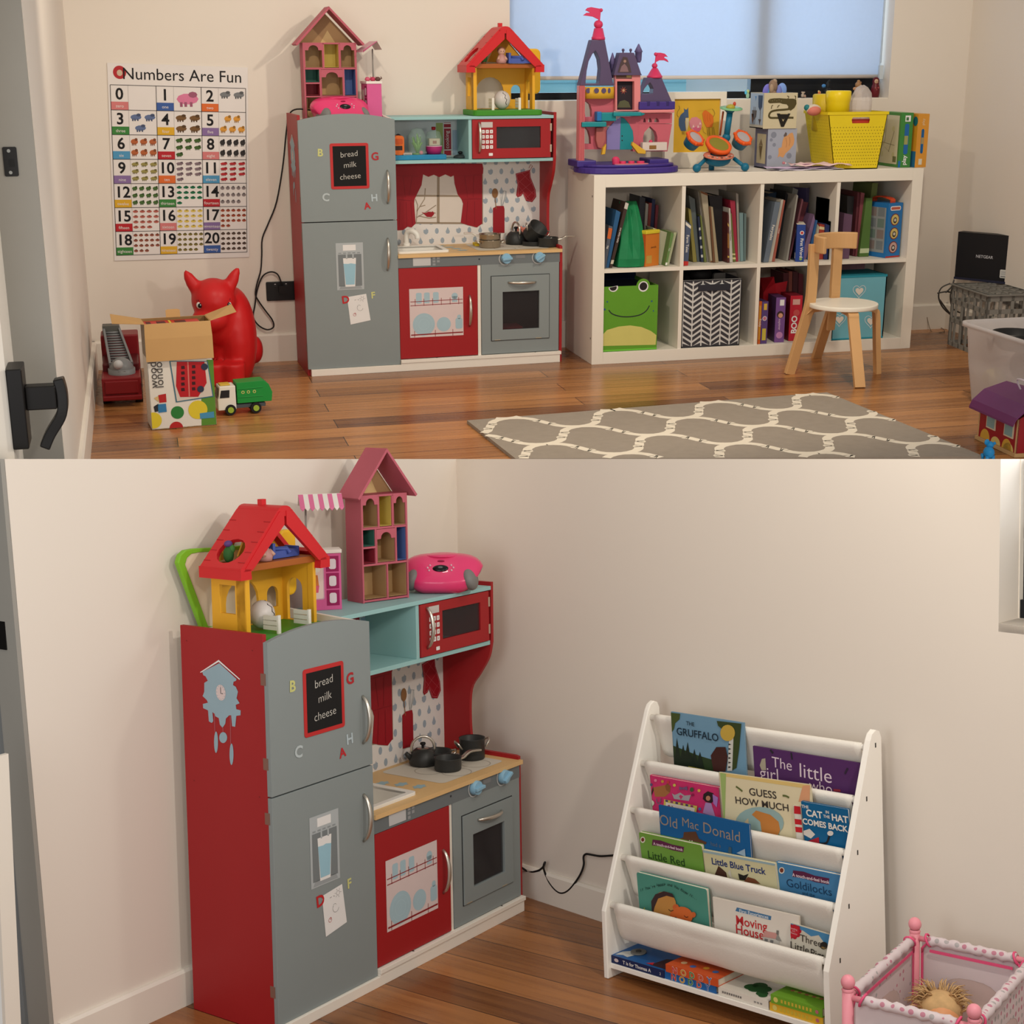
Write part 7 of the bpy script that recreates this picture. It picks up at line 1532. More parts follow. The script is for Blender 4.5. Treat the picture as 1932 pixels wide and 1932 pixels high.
# ---- two picture cubes
def cube_box(nm, lab, Zc, bl, br, tr, yc, dep, front, side, deco, z0):
    a, b, t = PA(*Zc(*bl), y=yc), PA(*Zc(*br), y=yc), PA(*Zc(*tr), y=yc); w, h = b.x-a.x, t.z-z0
    m = Mesh(); t_ = .004; m.box(0, w, 0, dep, 0, .004, front); m.ring(rect(0, w, 0, dep), rect(t_, w-t_, t_, dep-t_), 0, h, side, 'z'); m.add([(0, -.0005, 0), (w, -.0005, 0), (w, -.0005, h), (0, -.0005, h)], [(0, 1, 2, 3)], front)
    g = lambda u, v: (lambda p: (p.x-a.x, p.z-z0))(PA(*Zc(u, v), y=yc)); deco(m, w, h, g, dep); return m.build(nm, None, lab, 'toy box', loc=(a.x, yc, z0)), w, h, a.x
def decl(m, w, h, g, d):
    m.poly([(-.0006, y_, z_) for y_, z_ in rect(d*.12, d*.82, h*.12, h*.86)][::-1], pc((196, 184, 150), .6))
    m.poly([(-.0012, y_, z_) for y_, z_ in [(d*.5, h*.2), (d*.36, h*.56), (d*.64, h*.56)]], pc((110, 92, 60), .6)); m.poly([(-.0012, y_, z_) for y_, z_ in [(d*.34, h*.57), (d*.66, h*.57), (d*.5, h*.74)]], pc((130, 112, 84), .6))
    for u, v, r in ((640, 1230, .013), (650, 1430, .008), (560, 1680, .009), (950, 1650, .012), (590, 1330, .007)): q = g(u, v); m.disc((q[0], -.0008, q[1]), r, pc((128, 132, 146), .6), n=16)
    bear = pc((206, 150, 98), .6); P = [(735, 1500), (800, 1480), (810, 1400), (825, 1330), (850, 1270), (920, 1240), (960, 1200), (1020, 1180), (1040, 1230), (1060, 1330), (1040, 1430), (960, 1530), (880, 1600), (830, 1690), (760, 1660), (715, 1690), (740, 1600)]; m.poly([(a, -.0009, b) for a, b in [g(*p) for p in P]], bear); m.poly([(a, -.0013, b) for a, b in [g(*p) for p in [(840, 1240), (880, 1170), (910, 1200), (900, 1250), (850, 1270)]]], pc((96, 84, 80), .6))
    for L in ([(885, 1290), (905, 1400), (890, 1480)], [(960, 1270), (970, 1360), (950, 1450)]): m.line([g(*p) for p in L], .0012, pc((140, 90, 60), .6), -.0014)
ob, w1, h1_, xa = cube_box('picture_cube', 'grey blue toy cube with a bear print, lower of the two stacked cubes', Q6, (500, 1740), (1085, 1700), (1130, 1098), .07, .135, mat('cube_greyblue', (158, 162, 176), .6, var=.08, scale=18), pc((108, 108, 132), .6), decl, TOPZ)
def decu(m, w, h, g, d):
    ol, blk = pc((78, 68, 36), .6), pc((30, 24, 18), .6); k = [0]
    def p_(pts, c): k[0] += 1; m.poly([(a, -.0008-.0003*k[0], b) for a, b in [g(*p) for p in pts]], c)
    def l_(pts, wd, c): k[0] += 1; m.line([g(*p) for p in spline_px(pts)], wd, c, -.0008-.0003*k[0])
    l_([(1000, 560), (1060, 620), (1000, 690), (880, 715), (700, 730), (590, 760), (545, 830), (570, 880), (680, 885), (820, 885), (950, 880), (1040, 882)], .0085, ol)
    p_([(525, 540), (560, 500), (640, 488), (760, 485), (900, 495), (1040, 495), (1095, 520), (1100, 600), (1060, 680), (980, 740), (930, 700), (935, 650), (900, 610), (820, 600), (760, 580), (640, 585), (560, 590), (530, 570)], ol)
    for a in ([(925, 500), (945, 455), (910, 440)], [(1075, 510), (1085, 450), (1060, 440)], [(590, 700), (600, 640), (625, 630)], [(715, 680), (725, 645), (755, 630)]): l_(a, .003, ol)
    p_([(700, 795), (975, 795), (840, 1065), (785, 1065)], blk); p_([(760, 795), (925, 795), (920, 808), (770, 808)], pc((196, 180, 136), .6)); p_([(800, 900), (825, 925), (850, 900), (825, 960)], pc((196, 180, 136), .6))
    for i in range(6): q = g(560+45*i, 520+(20 if i % 2 else 0)); m.disc((q[0], -.0052, q[1]), .0011, pc((190, 180, 140), .6), n=6)
    m.poly([(-.0006, y_, z_) for y_, z_ in rect(.004, d-.004, h*.1, h*.98)][::-1], pc((166, 182, 196), .6))
    for (y0_, y1_, z0_, z1_, c) in ((.012, .06, .5, .93, (44, 66, 96)), (.078, .095, .75, .9, (60, 130, 190)), (.07, .12, .22, .5, (92, 84, 76)), (.02, .05, .12, .26, (66, 54, 50)), (.1, .125, .1, .4, (110, 74, 50))): m.poly([(-.0012, y_, z_) for y_, z_ in [(y0_, h*z1_), (y1_, h*z1_), (y1_-.006, h*(z0_+.1)), ((y0_+y1_)/2, h*z0_), (y0_+.004, h*(z0_+.1))]], pc(c, .6))
    for y_ in (.03, .085, .1): m.box(-.0014, -.0008, y_, y_+.003, h*.1, h*.6, pc((90, 84, 90), .6))
def spline_px(pts): return [(p.x, p.y) for p in spline([(a, b, 0) for a, b in pts], 4)]
zc = TOPZ+h1_+.0006
cube_box('picture_cube', 'cream open toy cube with crocodile and upside-down letter A, on the bear cube', Q6, (420, 1085), (1092, 1085), (1150, 375), .066, .145, mat('cube_cream', (200, 188, 156), .6, var=.04), pc((196, 190, 172), .6), decu, zc)

# ---- loose drawings
for i, (c, lab, dx, dy, rz, w, d) in enumerate((((222, 214, 226), 'white drawing sheet, lowest of the loose papers on the shelf', 0, -.002, .05, .30, .10), ((206, 186, 214), 'lilac drawing sheet in the middle of the loose papers on the shelf', -.03, .004, -.04, .30, .085), ((232, 198, 198), 'pale pink crumpled drawing sheet, topmost of the loose papers', .06, .0, .02, .26, .085))):
    m = Mesh(); n1, n2 = 12, 5; vs = []; rnd = random.Random(i+5)
    z = .0015+.007*i
    for a in range(n1+1):
        for b in range(n2+1): vs.append((-w/2+w*a/n1, -d/2+d*b/n2, z+(.006 if i < 2 else .016)*(.5+.5*math.sin(a*1.3+i)*math.cos(b*1.1))*(1 if 0 < b else .6)))
    m.add(vs, [(a*(n2+1)+b, (a+1)*(n2+1)+b, (a+1)*(n2+1)+b+1, a*(n2+1)+b+1) for a in range(n1) for b in range(n2)], pc(c, .8), True)
    if i == 2: m.disc((-.07, -.018, z+.009), .024, pc((214, 160, 190), .8), 'z', n=18, ry=.01)
    o = m.build('drawing_paper', None, lab, 'paper', 'loose drawings on the shelf'); o.location = (2.155+dx, -.012+dy, TOPZ); o.rotation_euler = (0, 0, rz); o.modifiers.new('s', 'SOLIDIFY').thickness = .0008
q = PA(*Q6(845, 1745), y=-.02); m = Mesh(); m.ell((0, 0, .006), (.0065, .0065, .006), pc((190, 120, 126), .4)); m.ell((.009, 0, .004), (.003, .003, .004), pc((230, 210, 206), .4)); m.build('bead', None, 'tiny pink bead lying on the loose papers', 'bead', loc=(q.x, -.02, TOPZ+.0245))

# ---- yellow basket and what is in it
bk = thing('yellow_basket', 'bright yellow woven plastic basket full of toys on the shelf', 'basket'); ym = mat('basket_yellow', (226, 200, 30), .45, var=.06); yd = pc((150, 126, 14), .6)
yb1 = -.03; a, b = PA(*Z6(672, 738), y=yb1), PA(*Z6(965, 730), y=yb1); tl, tr_ = PA(*Z6(640, 390), y=yb1), PA(*Z6(1036, 386), y=yb1); zt = (tl.z+tr_.z)/2; dpt = .235
L0, R0_ = tl.x, tr_.x; l0, r0_ = a.x+.004, b.x; ins = .018
m = Mesh(); t_ = .003
def bq(s, t): xl = l0+(L0-l0)*t; xr = r0_+(R0_-r0_)*t; return (xl+(xr-xl)*s, TOPZ+(zt-TOPZ)*t)
hs = [bq(.40, .80), bq(.70, .80), bq(.71, .86), bq(.69, .905), bq(.41, .905), bq(.39, .86)]
holeplate(m, [bq(0, 0), bq(1, 0), bq(1, 1), bq(0, 1)], hs, yb1, yb1+t_, ym, c=bq(.55, .85))
for sx_ in (0, 1):
    x0 = bq(sx_, 0)[0]; x1 = bq(sx_, 1)[0]; s_ = 1 if sx_ else -1
    m.add([(x0, yb1+.0, TOPZ), (x0, yb1+dpt-ins, TOPZ), (x1, yb1+dpt, zt), (x1, yb1, zt), (x0-s_*t_, yb1, TOPZ), (x0-s_*t_, yb1+dpt-ins, TOPZ), (x1-s_*t_, yb1+dpt, zt), (x1-s_*t_, yb1, zt)], [(0, 1, 2, 3), (7, 6, 5, 4), (3, 2, 6, 7), (0, 3, 7, 4), (1, 5, 6, 2)], ym)
m.add([(l0, yb1+dpt-ins, TOPZ), (r0_, yb1+dpt-ins, TOPZ), (R0_, yb1+dpt, zt), (L0, yb1+dpt, zt), (l0, yb1+dpt-ins-t_, TOPZ), (r0_, yb1+dpt-ins-t_, TOPZ), (R0_, yb1+dpt-t_, zt), (L0, yb1+dpt-t_, zt)], [(0, 1, 2, 3), (7, 6, 5, 4), (3, 2, 6, 7)], ym)
m.box(l0, r0_, yb1, yb1+dpt-ins, TOPZ, TOPZ+.003, ym); m.ring(rect(L0-.003, R0_+.003, yb1-.003, yb1+dpt+.003), rect(L0+.004, R0_-.004, yb1+.004, yb1+dpt-.004), zt-.012, zt, ym, 'z')
for j in range(13):
    for i in range(18):
        s_, t2 = (i+.5+(.5 if j % 2 else 0))/18.5, .07+j*.055
        if t2 > .74 and .36 < s_ < .75 or s_ > .98: continue
        q = bq(s_, t2); m.poly([(q[0]-.0036, yb1-.0004, q[1]), (q[0], yb1-.0004, q[1]-.0022), (q[0]+.0036, yb1-.0004, q[1]), (q[0], yb1-.0004, q[1]+.0022)], yd)
for j in range(16):
    for i in range(12):
        t2 = .06+j*.053; y_ = yb1+.012+(dpt-.03)*(i+(.5 if j % 2 else 0))/12; x_ = bq(0, t2)[0]-.0005
        q = bq(0, t2); m.poly([(x_, y_-.004, q[1]), (x_, y_, q[1]-.0014), (x_, y_+.004, q[1]), (x_, y_, q[1]+.0014)], pc((176, 150, 18), .6))
m.build('woven_sides', bk)
c0_, c1_ = PA(*Z6(628, 330), y=.05), PA(*Z6(780, 330), y=.05); zc1 = PA(*Z6(700, 248), y=.05).z; rc = (c1_.x-c0_.x)/2; m = Mesh(); cup = mat('cup_yellow', (232, 202, 20), .35, var=.03); zc0 = zt-.08
m.lathe([(0, zc0), (rc*.93, zc0), (rc*.93, zc1-.05), (rc*.96, zc1-.045), (rc*1.0, zc1-.03), (rc, zc1-.004), (rc*.9, zc1), (0, zc1)], cup, ((c0_.x+c1_.x)/2, .05, 0), n=32); m.build('yellow_cup', None, 'big yellow toy cup upside down in the yellow basket', 'toy cup')
m = Mesh(); m.lathe([(0, zt-.08), (.05, zt-.08), (.052, zc1-.02), (.045, zc1-.015), (0, zc1-.014)], pc((206, 176, 24), .4), ((c0_.x+c1_.x)/2-.028, .122, 0), n=28); m.build('yellow_cup', None, 'darker yellow cup behind the big upside-down cup in the basket', 'toy cup')
q = PA(*S7(20, 780), y=.06); m = Mesh(); m.ell((q.x-.02, .05, q.z-.008), (.032, .025, .022), pc((206, 120, 104), .6)); m.ell((q.x-.02, .052, q.z-.005), (.034, .022, .023), pc((206, 190, 170), .6)); m.ell((q.x-.05, .055, q.z+.004), (.012, .014, .013), pc((40, 120, 124), .5)); m.build('toy_fish', None, 'pink and white toy with teal tip at the left of the basket', 'toy')
a, b = PA(*S7(760, 860), y=.05), PA(*S7(1250, 850), y=.05); zt2 = PA(*S7(1000, 250), y=.05).z; m = Mesh(); n = 16; vs = []; fs = []
prof = [(0, .97), (.35, 1.0), (.6, .98), (.8, .78), (.93, .5), (1, .1)]
cx_, rx2 = (a.x+b.x)/2, (b.x-a.x)/2; zb_ = zt-.05; H2 = zt2-zb_; rnd = random.Random(4)
for t, k in prof:
    for i in range(n): a_ = 2*PI*i/n; j_ = 1+rnd.uniform(-.09, .09); vs.append((cx_+rx2*k*j_*math.cos(a_)+.008*t, .06+.045*k*j_*math.sin(a_), zb_+H2*t+rnd.uniform(-.002, .002)))
for r_ in range(len(prof)-1):
    for i in range(n): fs.append((r_*n+i, r_*n+(i+1) % n, (r_+1)*n+(i+1) % n, (r_+1)*n+i))
m.add(vs, fs, clear('bag_clear', (222, 212, 206), .5, .12), False); m.build('plastic_bag', None, 'crumpled clear plastic bag in the right of the yellow basket', 'bag')
q = bq(.47, .85); m = Mesh(); m.box(q[0]-.03, q[0]+.09, yb1+.02, yb1+.1, TOPZ+.1, q[1]+.004, pc((196, 60, 44), .5)); m.build('red_toy', None, 'red toy seen through the handle slot of the yellow basket', 'toy', bevel=.006)

# ---- two game boxes at the right end
def deco_g(m):
    w, h, d = GW, GH, .20
    m.poly([(-.0006, y_, z_) for y_, z_ in rect(.012, d-.02, .012, h-.012)][::-1], pc((206, 198, 172), .6)); sk_ = pc((120, 112, 84), .6)
    for a_, b_ in (((.05, .15), (.09, .06)), ((.08, .06), (.13, .08)), ((.12, .2), (.13, .1)), ((.04, .09), (.16, .1))): m.add([(-.001, a_[0], a_[1]), (-.001, b_[0], b_[1]), (-.001, b_[0]+.003, b_[1]+.002), (-.001, a_[0]+.003, a_[1]+.002)], [(0, 1, 2, 3)], sk_)
    for y_, z_ in ((.06, .16), (.14, .15), (.05, .05), (.15, .05)): m.disc((-.001, y_, z_), .012, pc((196, 190, 150), .6), 'x', n=12)
    m.poly([(-.0012, y_, z_) for y_, z_ in rect(.02, .05, .02, .045)][::-1], pc((110, 110, 70), .6))
    m.prism(rrect(w*.36, w*.7, h*.24, h*.80, .008), -.001, 0, pc((34, 96, 160), .5)); m.prism(rect(w*.36, w*.66, h*.42, h*.58), -.0015, 0, pc((150, 150, 90), .6)); m.prism(rect(w*.35, w*.78, h*.84, h*.95), -.001, 0, paper); m.prism(rect(w*.42, w*.62, h*.86, h*.92), -.0014, 0, pc((70, 110, 70), .6))
    m.text('play', (w*.62, -.0012, h*.13), (0, 0, 1), (-1, 0, 0), .026, paper, bold=.02)
    m.poly([(a_, -.0008, b_) for a_, b_ in rect(0, w*.18, 0, h*.12)], pc((30, 100, 160), .5))
p0_, p1_ = PA(*Z6(1100, 725), y=.0), PA(*Z6(1180, 725), y=.0); GW = p1_.x-p0_.x; GH = PA(*Z6(1150, 395), y=.0).z-TOPZ
boxthing('game_box', 'green boxed game with white side panel right of the yellow basket', 'box', (p0_.x, .0, TOPZ), .0, GW, .20, GH, (pc((62, 128, 58), .5), pc((76, 134, 66), .5), pc((90, 140, 76), .5)), deco_g, 'boxed games on the shelf end')
def deco_o(m):
    w, h = GW2, GH2
    m.prism(rrect(w*.38, w*.62, h*.26, h*.72, .007), -.001, 0, pc((34, 96, 150), .5)); m.prism(rect(w*.4, w*.6, h*.44, h*.56), -.0015, 0, pc((160, 140, 90), .6)); m.prism(rect(w*.3, w*.6, h*.05, h*.16), -.001, 0, pc((206, 200, 180), .6)); m.text('play', (w*.58, -.0012, h*.85), (0, 0, 1), (-1, 0, 0), .018, pc((220, 200, 160), .6))
    m.poly([(-.0006, y_, z_) for y_, z_ in rect(0, .12, 0, h*.3)][::-1], pc((44, 110, 150), .5)); m.disc((-.0008, .02, h*.86), .02, pc((30, 110, 120), .5), 'x', n=14)
p2_, p3_ = PA(*Z6(1212, 722), y=-.02), PA(*Z6(1285, 722), y=-.02); GW2 = p3_.x-p2_.x; GH2 = PA(*Z6(1250, 402), y=-.02).z-TOPZ
boxthing('game_box', 'orange boxed game at the far right end of the shelf top', 'box', (p2_.x, -.02, TOPZ), .0, GW2, .19, GH2, (pc((206, 142, 50), .5), pc((214, 150, 40), .5), pc((206, 150, 70), .5)), deco_o, 'boxed games on the shelf end')
# ---- window sill figures
zs_ = wz0+.0045; ysl = YW+.045
def sill(u, Zc, v=0): p = PA(*Zc(u, v or 300), y=ysl); return p
q = PA(*S7(1330, 600), y=ysl); t_ = PA(*S7(1330, 65), y=ysl); hm = t_.z-zs_; rm_ = hm*.21; nd = thing('nesting_doll', 'dark red nesting doll at the right end of the window sill', 'doll', (q.x, ysl, zs_)); mr = mat('doll_maroon', (98, 22, 30), .35, var=.06)
m = Mesh(); m.lathe([(0, 0), (rm_*.95, 0), (rm_*1.06, hm*.2), (rm_*1.08, hm*.42), (rm_*.95, hm*.56), (rm_*.75, hm*.64), (rm_*.86, hm*.8), (rm_*.72, hm*.92), (rm_*.35, hm*.99), (0, hm)], mr, n=28); m.build('doll_body', nd)
m = Mesh(); m.ell((-.003, -rm_*.62, hm*.79), (rm_*.55, rm_*.3, hm*.115), pc((206, 172, 140), .4)); 
for s_ in (-1, 1): m.ell((-.003+s_*rm_*.24, -rm_*.9, hm*.80), (.0018, .0012, .0022), pc((40, 26, 24)), n=8, k=6)
m.ell((-.003, -rm_*.9, hm*.745), (.0022, .001, .001), pc((170, 60, 60)), n=8, k=6); m.build('doll_face', nd)
m = Mesh()
for x_, z_ in ((-.4, .45), (.25, .47), (-.1, .38)): m.ell((x_*rm_, -rm_*.98, hm*z_), (rm_*.24, .002, rm_*.24), pc((150, 70, 72), .5), n=12, k=6)
m.build('flower_print', nd)
def figure(name, lab, u, Zc, v0, v1, parts, cat='toy figure'):
    a, b = PA(*Zc(u, v0), y=ysl), PA(*Zc(u, v1), y=ysl); h = b.z-zs_; m = Mesh()
    for (x_, y_, z_, r, c) in parts: m.ell((x_*h, y_*h, z_*h), tuple(k*h for k in r), pc(c, .5), n=16, k=10)
    return m.build(name, None, lab, cat, loc=(a.x, ysl, zs_))
figure('toy_fish', 'orange upright toy fish on the window sill behind the basket', 1555, Q6, 540, 325, [(0, 0, .06, (.28, .2, .06), (150, 140, 120)), (-.02, 0, .5, (.2, .12, .42), (214, 110, 60)), (-.1, -.02, .85, (.14, .1, .14), (222, 190, 120)), (.16, 0, .3, (.12, .05, .14), (206, 90, 60)), (.14, 0, .7, (.09, .04, .16), (216, 180, 150))])
figure('toy_mouse', 'small beige toy mouse pair on the sill beside the cream cube', 1230, Q6, 540, 350, [(0, 0, .05, (.42, .3, .05), (90, 84, 76)), (-.08, 0, .38, (.26, .24, .34), (176, 160, 144)), (-.05, -.04, .78, (.2, .2, .2), (186, 168, 150)), (.2, .0, .85, (.13, .08, .13), (170, 150, 136)), (-.24, 0, .88, (.12, .08, .12), (170, 150, 136)), (.3, 0, .26, (.22, .2, .26), (170, 140, 124))])
figure('toy_penguin', 'black toy whale fin figure with blue tip standing behind the yellow cup', 230, S7, 590, 125, [(.02, 0, .3, (.24, .2, .32), (18, 20, 24)), (.06, .0, .62, (.14, .12, .3), (18, 20, 24)), (.1, 0, .88, (.09, .08, .13), (18, 20, 24)), (-.22, -.02, .66, (.13, .06, .1), (70, 130, 190)), (-.14, 0, .55, (.18, .08, .06), (24, 40, 60))])
figure('teddy_bear', 'brown toy animal on the sill peeping over the plastic bag', 930, S7, 590, 130, [(0, 0, .3, (.22, .2, .32), (150, 112, 76)), (.0, -.02, .72, (.19, .17, .18), (164, 122, 84)), (.02, 0, .92, (.1, .08, .08), (170, 130, 90)), (-.2, -.05, .5, (.14, .1, .1), (190, 140, 100)), (.16, 0, .84, (.07, .05, .07), (140, 104, 72))])
figure('toy_rabbit', 'blue and green toy rabbit figure at the left of the cream cube', 110, Q6, 545, 300, [(0, 0, .3, (.2, .16, .32), (150, 190, 160)), (.02, 0, .75, (.15, .13, .2), (190, 206, 130)), (-.24, -.02, .62, (.14, .1, .2), (90, 190, 226)), (-.3, -.02, .82, (.08, .06, .12), (120, 206, 236))])
# toys sitting in the open cream cube
def cubetoy(name, lab, u, v0, v1, parts):
    p = PA(*Q6(u, v0), y=.13); t = PA(*Q6(u, v1), y=.13); p.x = max(p.x, xa+.036); h = t.z-(zc+.1); m = Mesh()
    for (x_, y_, z_, r, c) in parts: m.ell((x_*.7, y_, z_*h), (r[0], r[1], r[2]*h), pc(c, .6), n=16, k=10)
    m.lathe([(0, -.095), (.02, -.095), (.022, .0), (0, .01)], pc(parts[0][4], .6), n=14); return m.build(name, None, lab, 'toy', loc=(p.x, .13, zc+.1))
cubetoy('toy_dolphin', 'light blue toy animal leaning out of the cream cube', 290, 300, 150, [(-.004, 0, .4, (.018, .014, .42), (90, 170, 206)), (.006, 0, .8, (.016, .012, .2), (110, 186, 220)), (-.018, -.0, .35, (.01, .01, .25), (70, 170, 214))])
cubetoy('soft_toy', 'shaggy brown soft toy sticking out of the cream cube', 610, 300, 95, [(0, 0, .3, (.022, .02, .34), (150, 124, 104)), (.004, -.0, .7, (.02, .018, .28), (140, 114, 94)), (.012, -.002, .9, (.011, .01, .1), (164, 140, 116)), (-.012, -.012, .6, (.01, .008, .2), (166, 140, 116))])
cubetoy('toy_fairy', 'violet and blue winged toy behind the shaggy brown one', 745, 300, 150, [(0, 0, .4, (.016, .012, .45), (120, 130, 200)), (.022, .002, .62, (.022, .006, .32), (126, 160, 226)), (-.07, .004, .5, (.024, .006, .4), (120, 116, 206)), (.01, 0, .3, (.016, .012, .3), (206, 180, 170))])
# ------------------------------------------------------------------ lower room
ROOM = 'B'
def b1(u, v): return 320+u*.19669, 866+v*.19669
def b5(u, v): return 680+u*.17081, 1240+v*.17081
farmhouse('red-roofed yellow toy farmhouse on the fridge in front of the green-edged board', (.20, .075, .9865), 0)
egg('cracked grey toy egg inside the farmhouse on the fridge by the green-edged board', (.165, .18, 1.0125)); doll_small('toy baby figure upstairs in the farmhouse by the green-edged board', (.165, .165, 1.192)); bed_small('blue toy bed upstairs in the farmhouse by the green-edged board', (.25, .19, 1.192))
m = Mesh(); m.ell((0, 0, .022), (.014, .014, .022), pc((44, 92, 40), .7)); m.ell((.006, -.006, .036), (.009, .009, .012), pc((60, 110, 50), .7)); m.ell((0, 0, .05), (.012, .01, .009), pc((90, 60, 120), .6)); m.build('toy_plant', None, 'tiny green toy plant behind the oval opening of the farmhouse roof', 'toy plant', loc=(.085, .215, 1.192))
# green edged board behind
yg = .330
g = lambda u, v: (lambda p: (p.x, p.z))(PB(u, v, y=yg))
O_ = [g(*p) for p in ((332, 1062), (336, 1047), (346, 1038), (362, 1035), (400, 1033), (470, 1028), (520, 1025), (548, 1030), (552, 1050), (538, 1120), (528, 1165), (520, 1190), (382, 1196), (376, 1180))]
cx_, cz_ = sum(p[0] for p in O_)/14, sum(p[1] for p in O_)/14; I_ = [(cx_+(a-cx_)*.88, cz_+(b-cz_)*.87) for a, b in O_]
gbd = thing('drawing_board', 'cream board with lime green rim standing behind the farmhouse on the fridge', 'board')
m = Mesh(); m.ring(O_, I_, yg-.008, yg+.008, mat('rim_lime', (126, 184, 44), .45, var=.04)); m.build('rim', gbd, bevel=.003)
m = Mesh(); m.prism(I_, yg-.003, yg+.003, mat('board_cream', (226, 208, 180), .5, var=.02)); m.build('board', gbd)
stall('pink toy shop stall with striped awning and cubby holes, beside the farmhouse', (.412, .252, 1.0185), -.72, True)
dollhouse('tall pink wooden dollhouse on the hutch beside the striped toy stall', (.597, .205, 1.0185), -.25, (.82, .95, .945))
radio('shiny pink portable radio on the hutch above the red microwave', (.912, .16, 1.019), -1.02)
m = Mesh().box(.3865, .402, .13, .23, .8465, .858, mat('tray_blue')); m.build('toy_tray', None, 'corner of a bright blue tray in the hutch of the corner kitchen', 'tray', bevel=.002)
# pots on the hob
W5 = lambda u, v: PB(*b5(u, v), z=.4808)
a = W5(672, 1190); kettle('dark toy kettle with big steel handle on the corner kitchen hob', (a.x+.01, a.y+.0, .4808), -.75, .78)
a = W5(968, 1240); pan('toy_saucepan', 'black toy saucepan with flat steel handle at the front of the hob', 'pan', (a.x, a.y, .4808), .041, .037, .08, rz=-.32, lift=.012)
a2 = W5(1000, 1150); pan('toy_frying_pan', 'black toy frying pan behind the saucepan on the corner kitchen hob', 'pan', (a.x+.055, a.y+.085, .4808), .044, .034, None, True, rz=-.6)
a = W5(1275, 1130); pan('toy_stockpot', 'black toy stock pot with two steel ears at the back of the hob', 'pot', (a.x+.008, a.y+.02, .4808), .04, .064, None, True, rz=-.5)
# cord along the wall
def wl(u, v, h=.014): return onwall(960+u*.11387, 1560+v*.11387, h)
P = [wl(150, 640, .05), wl(235, 690, .03), wl(300, 730), wl(400, 745), wl(500, 720), wl(575, 655), wl(603, 592, .02), wl(590, 600, .03), wl(575, 670, .025), wl(610, 790), wl(680, 930), wl(780, 1050), wl(880, 1097), wl(990, 1050), wl(1110, 910), wl(1200, 760), wl(1243, 620), wl(1238, 500), wl(1275, 452), wl(1340, 458), wl(1500, 485), wl(1650, 480), wl(1800, 468), wl(1950, 470)]
m = Mesh(); m.tube(spline(P, 5), .0034, cordm, n=7); m.build('power_cord', None, 'black cord looping along the wall between kitchen and white book rack', 'cord')

# ---- sling book rack
O3 = Vector((.77, -.491, 0)); tilt = math.atan(.0406); SYAW = math.atan2(dirw.y, dirw.x)
MS = Matrix.Translation(O3)@Euler((0, -tilt, SYAW)).to_matrix().to_4x4(); MSi = np.array(MS.inverted())
rk = thing('sling_book_rack', 'white sling book rack full of picture books against the lower wall', 'bookshelf', O3, rot=(0, -tilt, SYAW))
RWD = .735; sw_ = mat('rack_white', (246, 241, 232), .42, var=.01)
side_o = [(0, 0), (0, .19), (.215, .715), (.225, .73), (.242, .738), (.258, .732), (.266, .715), (.262, .5), (.255, 0)]
Mesh().prism(side_o, 0, .016, sw_, 'x').build('side_panel', rk, bevel=.003)
m = Mesh(); m.prism([(0, -.032)]+side_o[1:-1]+[(.255, -.032)], RWD-.016, RWD, sw_, 'x')
for y_, z_ in ((.238, .70), (.19, .574), (.142, .45), (.096, .327), (.05, .205)): m.prism([(y_-.0025, z_-.006), (y_+.0025, z_-.006), (y_+.0025, z_+.006), (y_-.0025, z_+.006)], RWD, RWD+.0008, pc((60, 56, 52)), 'x')
m.build('side_panel', rk, bevel=.002)
Mesh().box(.016, RWD-.016, .012, .25, .028, .042, sw_).build('bottom_board', rk, bevel=.001)
RODS = [(.227, .694), (.178, .571), (.127, .448), (.079, .324), (.026, .203)]
cloth = mat('sling_cloth', (244, 238, 228), .9, var=.04, bump=.25, scale=14, tl=.12)
for i, (y_, z_) in enumerate(RODS):
    Mesh().cyl((.014, y_, z_), (RWD-.014, y_, z_), .0085, sw_, n=14).build('rod', rk)
    prof = [(y_+.010, z_-.006), (y_+.011, z_+.004), (y_+.003, z_+.0115), (y_-.007, z_+.009), (y_-.0115, z_), (y_-.008, z_-.012), (y_+.006, z_-.045), (y_+.016, z_-.075), (y_+.024, z_-.115)] if i < 4 else [(y_+.010, z_-.006), (y_+.011, z_+.004), (y_+.003, z_+.0115), (y_-.007, z_+.009), (y_-.0115, z_), (y_-.010, z_-.014), (y_-.006, z_-.03), (y_-.0075, z_-.034), (y_+.002, z_-.07), (y_+.016, z_-.1), (y_+.04, z_-.108), (y_+.08, z_-.108)]
    x0, x1 = .034, RWD-.03; n = 16; vs = []; rnd = random.Random(i)
    for k in range(n+1):
        for j, (a, b) in enumerate(prof): w_ = .0022*math.sin(k*.9+i*2)*(j > 5); vs.append((x0+(x1-x0)*k/n, a+w_, b))
    L_ = len(prof); m = Mesh(); m.add(vs, [(k*L_+j, (k+1)*L_+j, (k+1)*L_+j+1, k*L_+j+1) for k in range(n) for j in range(L_-1)], cloth, True); o = m.build('sling', rk, subd=1)
    o.modifiers.new('s', 'SOLIDIFY').thickness = .0012
def SL(u, v, y): 
    r = MSi[:3, :3]@(RB.T@np.array([(u-966)/F, (v-966)/F, 1])); o = MSi@np.append(CB, 1); t = (y-o[1])/r[1]; return o[:3]+t*r
X1 = lambda u, v: (1130+u*.26557, 1300+v*.26557)
X2 = lambda u, v: (1390+u*.26557, 1380+v*.26557)
X3 = lambda u, v: (1130+u*.26557, 1540+v*.26557)
X4 = lambda u, v: (1390+u*.2381, 1600+v*.2381)
